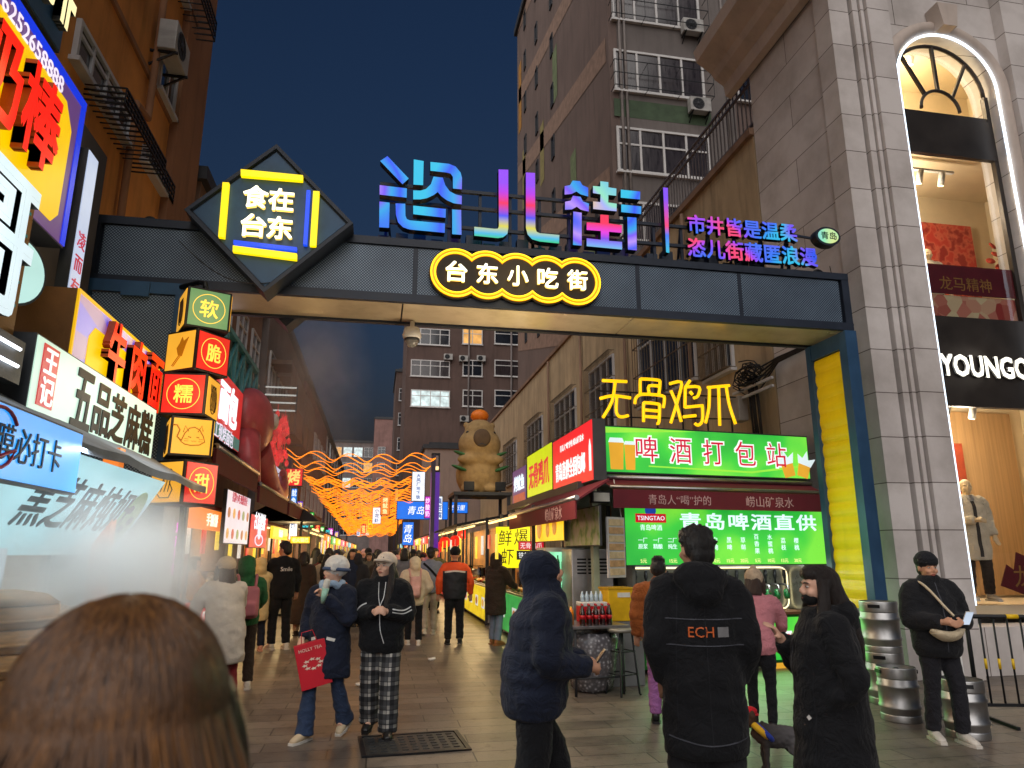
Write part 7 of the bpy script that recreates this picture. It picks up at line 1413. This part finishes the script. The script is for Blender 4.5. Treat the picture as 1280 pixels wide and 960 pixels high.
# --- walking couple
def f9(t, co_, U, HU, arms):
    q = MB(); q.tube([(.1*math.cos(a*math.pi/12), .01+.1*math.sin(a*math.pi/12), 1.455+.02*math.sin(a)) for a in range(24)], .038, 8, closed=True); q.ell((.03, .12, 1.4), (.06, .04, .08), 10); finish('scarf', remesh(MB().add([U(p) for p in q.v], q.f, 0, True), .012, 2, lambda co, n: .008*noise.noise(co*20)), cloth('pale_blue_scarf', (150, 172, 196), bump=.7), t)
    q = MB(); q.ell(U((0, -.1, 1.44)), (.13, .07, .06), 12); finish('hood_lining', remesh(q, .014, 1), cloth('peach_lining', (190, 120, 84)), t)
    side_strip(t, co_, [(-.14, .93), (-.06, .95)], .03, whitec, 'pocket_fluff', back=False); side_strip(t, co_, [(.06, .95), (.14, .93)], .03, whitec, 'pocket_fluff', back=False)
x, y = at_g(405, 922)
F9 = person('girl in fluffy white bear hat and navy coat eating a rolled snack', x, y, 152, 1.60, 'mid', navy, denim, 'flare', M('cream_shoe', (190, 170, 140), .6), white_shoe, hair=None, hat='bear', hatm=whitec, brim=cloth('blue_band', (70, 86, 116)), L='eat', Rr='hold', vox=.013, face=True, sk=skin2, st=-.2, hyaw=-42, hpitch=-5, bulk=1.04, extra=f9, bvox=.0075)
p = hand_at(F9, 0); t = thing('rolled_snack', 'white paper wrapped rolled snack in the bear hat girl\'s hand', 'snack', (p.x-.0, p.y-.06, p.z+.03), rz=0); t.rotation_euler = (R(15), R(10), 0); b = MB(); b.lathe([(.022, -.06), (.03, .06), (.028, .12), (.015, .13)], (0, 0, 0), 12); b.build('roll', M('rice_roll', (206, 200, 188), .6), t); b = MB(); b.lathe([(.015, -.1), (.026, -.05), (.034, .05)], (0, 0, 0), 12); b.build('paper', M('green_white_paper', (150, 190, 170), .6, 0, .4, 20), t)
p = hand_at(F9, 1); t = thing('red_gift_bag', 'flat red gift bag with white lettering carried by the bear hat girl', 'bag', (p.x+.13, p.y-.17, p.z-.2)); t.rotation_euler = (0, R(-14), R(8)); b = MB(); b.bbox(-.14, .14, -.04, .04, -.2, .2, .004); b.build('bag_body', M('gift_red', (196, 20, 40), .5, 0, .06), t); b = MB(); b.tube([(-.07, 0, .2), (-.05, 0, .3), (.05, 0, .3), (.07, 0, .2)], .004, 5); b.build('handle', M('gift_red', (0, 0, 0)), t)
text(t, 'HOLLY TEA', M('cream_print', (226, 210, 190), .6), 0, 0, .04, 0, .002, bold=.02, w=.21).matrix_basis = frame((0, -.0415, .145), (1, 0, 0)); b = MB()
for k in range(8): a = k*math.pi/4; b.prism([(.072*math.cos(a)+p_, .042*math.sin(a)+q_) for p_, q_ in ((-.03, 0), (-.012, .006), (-.008, .016), (.002, .006), (.026, .008), (.012, -.003), (.02, -.014), (.0, -.006), (-.014, -.014), (-.012, -.004))], 0, .002)
b.build('flower_print', M('cream_print', (0, 0, 0)), t, matrix=frame((0, -.0415, .01), (1, 0, 0)))
def f10(t, co_, U, HU, arms):
    wl = M('white_piping', (200, 200, 200), .6)
    side_strip(t, co_, [(-.29, 1.2), (-.22, 1.17), (-.12, 1.19)], .012, wl, 'piping', back=False); side_strip(t, co_, [(-.3, 1.17), (-.22, 1.14), (-.12, 1.16)], .01, wl, 'piping', back=False); side_strip(t, co_, [(.15, 1.24), (.22, 1.2), (.3, 1.08)], .012, wl, 'piping', back=False)
    side_strip(t, co_, [(-.03, 1.44), (-.02, 1.3), (.01, 1.2), (.0, 1.0), (-.04, .86)], .007, wl, 'earphone_cord', back=False); side_strip(t, co_, [(.04, 1.44), (.03, 1.3), (.01, 1.2)], .006, wl, 'earphone_cord', back=False)
x, y = at_g(472, 918)
F10 = person('young woman in pale cap, black jacket and plaid trousers walking with white earphones', x, y, 174, 1.645, 'puffer', black, plaid, 'wide', black_shoe, hair='long', hm=hairmat('dark_brown', (0, 0, 0)), hat='cap', hatm=cloth('pale_cap', (214, 198, 180)), L='chest', Rr='chest', vox=.013, face=True, sk=skin2, st=.14, hyaw=-24, hpitch=-8, extra=f10, bvox=.0075, bulk=.97)
# --- left side customers
def backpack(t, label, mat, sx=1., zc=1.12):
    bp = thing('backpack', label, 'backpack', matrix=W(t)); b = MB(); b.bbox(-.15*sx, .15*sx, -.33, -.14, zc-.22, zc+.2, .06); b.bbox(-.11*sx, .11*sx, -.38, -.31, zc-.18, zc+.0, .03); finish('pack', remesh(b, .016, 2, lambda co, n: .008*noise.noise(co*14)), mat, bp); b = MB()
    for s_ in (-1, 1): b.tube(smooth_path([(s_*.1, -.16, zc+.17), (s_*.12, -.06, zc+.33), (s_*.13, .1, zc+.28), (s_*.15, .16, zc+.05)]), (.02), 6)
    b.build('strap', mat, bp); return bp
x, y = at_g(272, 897); person('person in pale cream jacket and beige cap bending over the steaming stall', x, y, 35, 1.62, 'mid', M('pale_fleece', (190, 182, 172), .9, 0, .15, 4, .6, 90), red, 'straight', white_shoe, hair='bob', hm=h_brn, hat='cap', hatm=cloth('beige_cap', (186, 164, 134)), L='reach', Rr='reach', lean=.3, hpitch=-20, vox=.015, bulk=1.05)
x, y = at_g(296, 868); q = person('person in green hoodie with a dusty pink backpack at the left stalls', x-.05, y+.35, 15, 1.62, 'jacket', green, dbrown, 'straight', white_shoe, hair=None, hood='up', L='reach', Rr='forward', lean=.2, vox=.016); backpack(q, 'dusty pink backpack on the green hoodie', M('pink_pack', (160, 96, 104), .7, 0, .2))
x, y = at_g(347, 812)
def f13(t, co_, U, HU, arms): back_print(t, co_, 'Smile', 1.27, .1, M('white_print', (0, 0, 0)), w=.2); me = None
person('tall man with cropped hair in black jacket with white back print at the left stall', x, y, 28, 1.85, 'jacket', black, black, 'straight', white_shoe, white_shoe, hair='short', L='forward', Rr='down', vox=.016, extra=f13, hyaw=35, bulk=1.05)
x, y = at_g(316, 815); person('girl in cream fleece with bear ear hood beside the tall man', x, y+.1, 20, 1.56, 'mid', M('cream_fleece', (216, 192, 140), .9, 0, .15, 6, .7, 90), navy, 'straight', M('pink_shoe', (190, 140, 120), .6), hair=None, hood='up', L='forward', Rr='reach', vox=.016, bulk=.98)
x, y = at_g(374, 795); person('person in long brown coat standing behind the tall man', x, y, -20, 1.68, 'long', dbrown, beige, 'straight', dbrown, hair='bob', L='pocket', Rr='down', vox=.02)
person('stall keeper with dark bob hair behind the left counter', -3.1, 13.6, -90, 1.6, 'jacket', cloth('mustard', (200, 150, 40)), black, 'straight', black_shoe, hair='bob', vox=.02, face=False, L='forward', Rr='forward')
# --- street middle
def f16(t, co_, U, HU, arms): side_strip(t, co_, [(-.19, 1.28), (0, 1.3), (.19, 1.28)], .03, M('reflective_grey', (200, 190, 180), .4), 'reflective_band', n=16)
x, y = at_g(567, 806)
def halves(name, top, bot, zc):
    return nodes_mat(name, lambda m, n, l, p, vec: (lambda s_, r, g: (l.new(vec, s_.inputs[0]), l.new(s_.outputs[2], g.inputs[0]), g.inputs[1].__setattr__('default_value', zc), setattr(g, 'operation', 'GREATER_THAN'), l.new(g.outputs[0], r.inputs[0]), l.new(r.outputs[0], p.inputs['Base Color']), p.inputs['Roughness'].__setattr__('default_value', .8)))(n.new('ShaderNodeSeparateXYZ'), ramp(n, [(0, lin(bot)), (1, lin(top))], 'CONSTANT'), n.new('ShaderNodeMath')))
m_or_bl = nodes_mat('orange_black_workwear', lambda m, n, l, p, vec: (lambda s_, ab, g1, g2, g3, g4, mx, mn, r: (l.new(vec, s_.inputs[0]), l.new(s_.outputs[0], ab.inputs[0]), setattr(ab, 'operation', 'ABSOLUTE'), setattr(g1, 'operation', 'GREATER_THAN'), l.new(s_.outputs[2], g1.inputs[0]), g1.inputs[1].__setattr__('default_value', 1.3), setattr(g2, 'operation', 'GREATER_THAN'), l.new(ab.outputs[0], g2.inputs[0]), g2.inputs[1].__setattr__('default_value', .225), setattr(mx, 'operation', 'MAXIMUM'), l.new(g1.outputs[0], mx.inputs[0]), l.new(g2.outputs[0], mx.inputs[1]), setattr(g3, 'operation', 'LESS_THAN'), l.new(s_.outputs[2], g3.inputs[0]), g3.inputs[1].__setattr__('default_value', 1.46), setattr(mn, 'operation', 'MULTIPLY'), l.new(mx.outputs[0], mn.inputs[0]), l.new(g3.outputs[0], mn.inputs[1]), l.new(mn.outputs[0], r.inputs[0]), l.new(r.outputs[0], p.inputs['Base Color']), p.inputs['Roughness'].__setattr__('default_value', .75)))
    (n.new('ShaderNodeSeparateXYZ'), n.new('ShaderNodeMath'), n.new('ShaderNodeMath'), n.new('ShaderNodeMath'), n.new('ShaderNodeMath'), None, n.new('ShaderNodeMath'), n.new('ShaderNodeMath'), ramp(n, [(0, lin((24, 26, 34))), (.5, lin((222, 78, 24)))], 'CONSTANT')))
person('man in black work jacket with orange shoulders and sleeves and dark hood walking away', x, y, -4, 1.74, 'jacket', m_or_bl, black, 'straight', black_shoe, hair=None, hat='beanie', hatm=black, vox=.016, st=.08, bulk=1.12, extra=f16, L=((.29, -.02, 1.12), (.3, .06, .87)), Rr=((.29, -.02, 1.12), (.3, .06, .87)))
x, y = at_g(541, 797)
def f17(t, co_, U, HU, arms): side_strip(t, co_, [(-.15, 1.4), (0, 1.26), (.17, 1.08)], .045, black, 'bag_strap', n=14)
person('man in grey blue jacket with a black strap across his back walking away', x-.05, y+.5, 3, 1.76, 'jacket', greyb, khaki, 'straight', white_shoe, hair='short', vox=.017, st=-.1, bulk=1.08, extra=f17, Rr='pocket')
x, y = at_g(516, 806); q = person('girl in cream hooded jacket with a small pink backpack walking away', x, y, 2, 1.57, 'puffer', cream, black, 'straight', white_shoe, white_shoe, hair=None, hood='up', L='pocket', Rr='pocket', vox=.017, bulk=.85, st=.06); backpack(q, 'small pale pink backpack on the cream jacket', M('pale_pink_pack', (206, 160, 150), .7), .75, 1.14)
x, y = at_g(619, 806); person('woman in dark brown hooded long coat and light jeans at the right stall', x, y, -50, 1.65, 'mid', dbrown, ldenim, 'straight', tan_boot, hair=None, hood='up', L='reach', Rr='forward', lean=.08, vox=.016, bulk=1.05)
person('person in beige padded jacket walking right behind the bear hat girl', *at_g(404, 792), -10, 1.64, 'puffer', beige, black, 'straight', black_shoe, hair='long', vox=.02, quilt=.012, bulk=.95)
person('person in white fluffy hat and dark coat with red scarf behind the couple', *at_g(432, 780), 30, 1.66, 'mid', char, black, 'straight', black_shoe, hair=None, hat='bear', hatm=cloth('cream_fluff', (210, 196, 160), bump=.7), vox=.02)
person('person with face turned in a grey padded waistcoat coming towards us', *at_g(458, 776), 176, 1.66, 'puffer', cloth('olive_grey', (100, 92, 78)), black, 'straight', black_shoe, hair='bob', vox=.018, quilt=.012, bulk=.9, face=True)
person('girl in pale pink hoodie seen from behind in mid crowd', *at_g(494, 776), 5, 1.58, 'puffer', cloth('peach_pink', (214, 156, 140)), black, 'straight', white_shoe, hair=None, hood='up', vox=.02, bulk=.85)
person('person in grey hooded jacket farther down between pink hoodie and strap jacket', *at_g(505, 764), 0, 1.72, 'jacket', cloth('mid_grey', (100, 100, 106)), black, 'straight', black_shoe, hair=None, hood='up', vox=.02)
person('young child with pale pink hood riding high in the crowd', *at_g(452, 762), 170, 1.75, 'jacket', cloth('baby_pink', (214, 170, 168)), black, 'straight', black_shoe, hair=None, hood='up', vox=.02)
# --- farther crowd: a few builds, copied with their own coats
pal = [('black', (22, 23, 28)), ('charcoal', (40, 40, 44)), ('dark brown', (52, 42, 34)), ('navy', (30, 38, 58)), ('white', (200, 196, 190)), ('tan', (150, 116, 80)), ('maroon', (96, 30, 38)), ('olive', (74, 74, 52)), ('grey', (110, 110, 114)), ('pink', (200, 140, 150)), ('camel', (176, 136, 90)), ('blue', (50, 78, 128))]
hv = [('bare headed', 'short', None, None), ('long haired', 'long', None, None), ('hooded', None, 'up', None), ('with a beanie', 'short', None, 'beanie'), ('bob haired', 'bob', None, None)]
rnd = random.Random(11); k = 0
spots = []
for yy in (17.5, 19, 20.2, 21.5, 23, 24.5, 26, 27.5, 29.5, 31.5, 34, 36.5, 39.5, 43, 47, 52):
    for j in range(4 if yy < 22 else 5 if yy < 35 else 3): spots.append((rnd.uniform(-1.75, 1.75) if yy > 19 else rnd.uniform(-1.7, .9), yy+rnd.uniform(-.5, .5)))
for (x, y) in spots:
    cn, cc_ = pal[(k*5+3) % len(pal)]; hn, hh_, ho_, ht_ = hv[(k*3+1) % len(hv)]; ct = ('jacket', 'puffer', 'mid', 'long')[(k*7) % 4]; toward = (k % 4 == 0)
    cw = {'jacket': 'short jacket', 'puffer': 'padded jacket', 'mid': 'thigh length coat', 'long': 'long coat'}[ct]
    away = 'coming towards us' if toward else 'walking away'
    person(f'{hn} person in {cn} {cw} {away}, {"nearer" if y < 24 else "middle" if y < 34 else "far"} part of the crowd', x, y, (180 if toward else 0)+rnd.uniform(-25, 25), rnd.uniform(1.58, 1.78), ct, cloth(cn+'_crowd', cc_), (black, denim, char, khaki)[k % 4], 'straight', (black_shoe, white_shoe)[k % 2], hair=hh_, hood=ho_, hat=ht_, hatm=cloth('beanie', (0, 0, 0)), vox=.026 if y < 28 else .036, group='people strolling in the food street', st=rnd.uniform(-.16, .16), L=('down', 'pocket')[k % 2], Rr=('down', 'pocket', 'chest')[k % 3]); k += 1
# --- mannequins in the shop
m_man = M('mannequin_tan', (214, 188, 146), .5, 0, .05, bump=0)
p = at_y(1228, 752, 9.75)
def fm(t, co_, U, HU, arms):
    q = MB(); q.tube([U(p_) for p_ in ((0, .03, 1.33), (0, .06, 1.4), (0, .04, 1.45))], [(.05, .05), (.06, .06), (.05, .05)], 12); q.build('inner_scarf', M('print_scarf', (150, 146, 140), .8, 0, .6, 25), t); side_strip(t, co_, [(0, 1.42), (0, 1.1), (0, .6)], .05, M('dark_inner', (50, 46, 44), .8), 'opening', back=False)
person('tan faceless mannequin in a pale beige coat and dark trousers behind the shop glass', p.x+.0, 9.75, 165, 1.86, 'mid', cloth('stone_coat', (206, 194, 170)), dbrown, 'straight', white_shoe, hair=None, L='down', Rr='phone', vox=.014, sk=m_man, name='mannequin', cat='mannequin', z0=.95, extra=fm, hyaw=-10)
p = at_y(1158, 315, 10.2); person('pale mannequin in the upper shop window near the red poster', p.x, 10.2, 170, 1.75, 'jacket', cream, dbrown, 'straight', black_shoe, hair=None, vox=.02, sk=m_man, name='mannequin', cat='mannequin', z0=5.25)
# --- small dressed dog
dg = thing('dog', 'small dressed dog in red hat and yellow scarf beside the long coat', 'dog', (*at_g(976, 966), 0), rz=75)
b = MB(); b.tube(smooth_path([(0, -.17, .25), (0, -.05, .26), (0, .09, .27), (0, .16, .33)]), lerp_r([(.07, .075), (.078, .085), (.08, .09), (.06, .07)]), 14); b.ell((0, .22, .385), (.068, .07, .065), 14); b.tube([(0, .26, .375), (0, .32, .36)], [.036, .026], 10)
for s_ in (-1, 1):
    b.ell((s_*.055, .2, .42), (.02, .03, .045), 8); b.tube([(s_*.05, .1, .24), (s_*.05, .11, .12), (s_*.05, .105, .03), (s_*.05, .13, .015)], [.032, .022, .018, .02], 8); b.tube([(s_*.052, -.13, .24), (s_*.055, -.08, .17), (s_*.055, -.17, .1), (s_*.055, -.165, .03), (s_*.055, -.14, .015)], [.045, .034, .02, .018, .02], 8)
b.tube(smooth_path([(0, -.22, .28), (0, -.28, .34), (0, -.26, .42)]), .02, 8)
def dogf(co, n): return .008*noise.noise(co*40)
finish('body', remesh(b, .01, 1, dogf), nodes_mat('dog_fur', lambda m, n, l, p, vec: (lambda s_, mr, r: (l.new(vec, s_.inputs[0]), l.new(s_.outputs[1], mr.inputs['Value']), mr.inputs['From Min'].__setattr__('default_value', -.2), mr.inputs['From Max'].__setattr__('default_value', .3), l.new(mr.outputs[0], r.inputs[0]), l.new(r.outputs[0], p.inputs['Base Color']), p.inputs['Roughness'].__setattr__('default_value', .9)))(n.new('ShaderNodeSeparateXYZ'), n.new('ShaderNodeMapRange'), ramp(n, [(0, lin((90, 88, 90))), (.6, lin((50, 46, 46))), (.8, lin((70, 44, 28)))]))), dg)
b = MB(); b.ell((0, .2, .445), (.055, .055, .035), 12); b.lathe([(.06, .43), (.068, .42)], (0, .2, 0), 14); b.build('hat', cloth('bright_red', (200, 20, 36)), dg)
b = MB(); b.tube([(.09*math.cos(a*math.pi/10), .14+.06*math.sin(a*math.pi/10), .31+.05*math.sin(a*math.pi/10)) for a in range(20)], .026, 8, 0, closed=True); b.tube([(.1*math.cos(a*math.pi/10), .1+.05*math.sin(a*math.pi/10), .29+.05*math.sin(a*math.pi/10)) for a in range(20)], .02, 8, 1, closed=True); b.build('scarf', [cloth('yellow', (220, 170, 40)), cloth('royal_blue', (40, 60, 150))], dg)
b = MB(); b.ell((0, .325, .37), (.014, .01, .01), 8); 
for s_ in (-1, 1): b.ell((s_*.03, .275, .405), (.009, .008, .009), 8)
b.build('nose_and_eyes', m_eye, dg)
# --- capybara statue surface
b = MB(); b.ell((0, 0, .75), (.9, .75, .95), 26); b.ell((0, -.15, 1.45), (.82, .65, .55), 24); b.ell((0, -.2, 1.92), (.84, .68, .72), 24); b.ell((0, -.18, 2.35), (.62, .56, .6), 22); b.ell((-.42, -.5, 1.3), (.5, .3, .22), 16); b.ell((.42, -.5, 1.3), (.5, .3, .22), 16)
for x in (-.42, .42): b.ell((x, -.45, .15), (.35, .45, .22), 14); b.ell((x*1.25, .0, 2.72), (.13, .1, .14), 12)
finish('body', remesh(b, .05, 2, lambda co, n: .015*noise.noise(co*9)), m_capy, cp)
b = MB(); b.ell((0, -.84, 2.1), (.34, .1, .36), 18); b.build('muzzle', M('capybara_muzzle', (92, 72, 52), .8), cp); b = MB(); b.bar((0, -.905, 1.85), (0, -.91, 2.2), .03)
for s_ in (-1, 1): b.ell((s_*.13, -.89, 2.22), (.05, .03, .05), 8); b.bar((0, -.905, 1.87), (s_*.16, -.89, 1.82), .03)
b.build('nose_line', m_dark, cp)
for s_ in (-1, 1): b = MB(); b.ell((s_*.52, -.5, 2.35), (.07, .05, .07), 10); b.build('eye', m_eye, cp)
b = MB(); b.ell((0, -.12, 3.08), (.36, .36, .27), 18); b.build('orange_fruit', M('orange_peel', (226, 118, 24), .5, 0, .12, 30, .4, 90), cp); b = MB(); b.ell((.03, -.12, 3.35), (.1, .06, .03), 8); b.build('fruit_leaf', M('leaf_green', (50, 100, 40), .6), cp)
for z, rx in ((1.5, .8), (.95, .88)):
  for s_ in (-1, 1): b = MB(); b.ell((s_*rx*.9, -.45, z), (.36, .2, .07), 14, 0, Matrix.Rotation(s_*-.35, 4, 'Y')); b.build('leaf_band', M('leaf_band_green', (52, 106, 60), .6), cp)
for x in (-.5, .7):
    f = thing('small_flood_lamp', 'small black flood lamp at the capybara statue\'s '+('first' if x < 0 else 'second')+' foot', 'lamp', W(cp) @ Vector((x, -1.0, .0))); b = MB(); b.bbox(-.2, .2, -.06, .06, .06, .4, .02); b.bar((0, 0, 0), (0, 0, .1), .06); b.build('housing', m_black, f)
lamp(cp, (.1, -2.4, .8), 26, (1, .78, .42), .3)
b = MB(); b.box(-1.1, 1.1, -1.25, .9, -.12, -.002); 
for x in (-1, 1):
    for yy in (-1.1, .8): b.bar((x, yy, -W(cp).translation.z), (x, yy, -.12), .12)
b.build('platform', m_dark, cp)
# ------------------------------------------------------------------ steam over the steamers, thin smoke drifting over the left stalls
def vapour(name, loc, rad, dens, scale, lo=.42, hi=.75, pw=1.7):
    b = MB(); b.ell((0, 0, 0), rad, 24); o = b.build(name, bpy.data.materials.new(name)); o.location = loc; kind(o, 'stuff')
    m = o.data.materials[0]; m.use_nodes = True; n, l = m.node_tree.nodes, m.node_tree.links; n.clear(); out = n.new('ShaderNodeOutputMaterial'); pv = n.new('ShaderNodeVolumePrincipled'); l.new(pv.outputs[0], out.inputs['Volume'])
    pv.inputs['Color'].default_value = (.95, .95, .95, 1); pv.inputs['Anisotropy'].default_value = .2
    tc = n.new('ShaderNodeTexCoord'); t_ = _noise(n, l, tc.outputs['Object'], scale, 4, .6)
    dn = n.new('ShaderNodeVectorMath'); dn.operation = 'DIVIDE'; dn.inputs[1].default_value = rad; l.new(tc.outputs['Object'], dn.inputs[0]); ln_ = n.new('ShaderNodeVectorMath'); ln_.operation = 'LENGTH'; l.new(dn.outputs[0], ln_.inputs[0])
    fo = n.new('ShaderNodeMapRange'); fo.inputs['From Min'].default_value = 1.; fo.inputs['From Max'].default_value = .2; l.new(ln_.outputs['Value'], fo.inputs['Value'])
    rm = n.new('ShaderNodeMapRange'); rm.inputs['From Min'].default_value = lo; rm.inputs['From Max'].default_value = hi; rm.inputs['To Max'].default_value = dens; l.new(t_.outputs['Fac'], rm.inputs['Value'])
    sq_ = n.new('ShaderNodeMath'); sq_.operation = 'POWER'; l.new(fo.outputs[0], sq_.inputs[0]); sq_.inputs[1].default_value = pw
    mu = n.new('ShaderNodeMath'); mu.operation = 'MULTIPLY'; l.new(rm.outputs[0], mu.inputs[0]); l.new(sq_.outputs[0], mu.inputs[1]); l.new(mu.outputs[0], pv.inputs['Density'])
vapour('steam', (-1.8, 5.3, 1.4), (.9, 2.4, .9), 8.0, 1.6)
vapour('smoke', (-1.8, 17, 5.6), (1.7, 4.5, 3.0), .26, .7, .4, .7, 1.2)
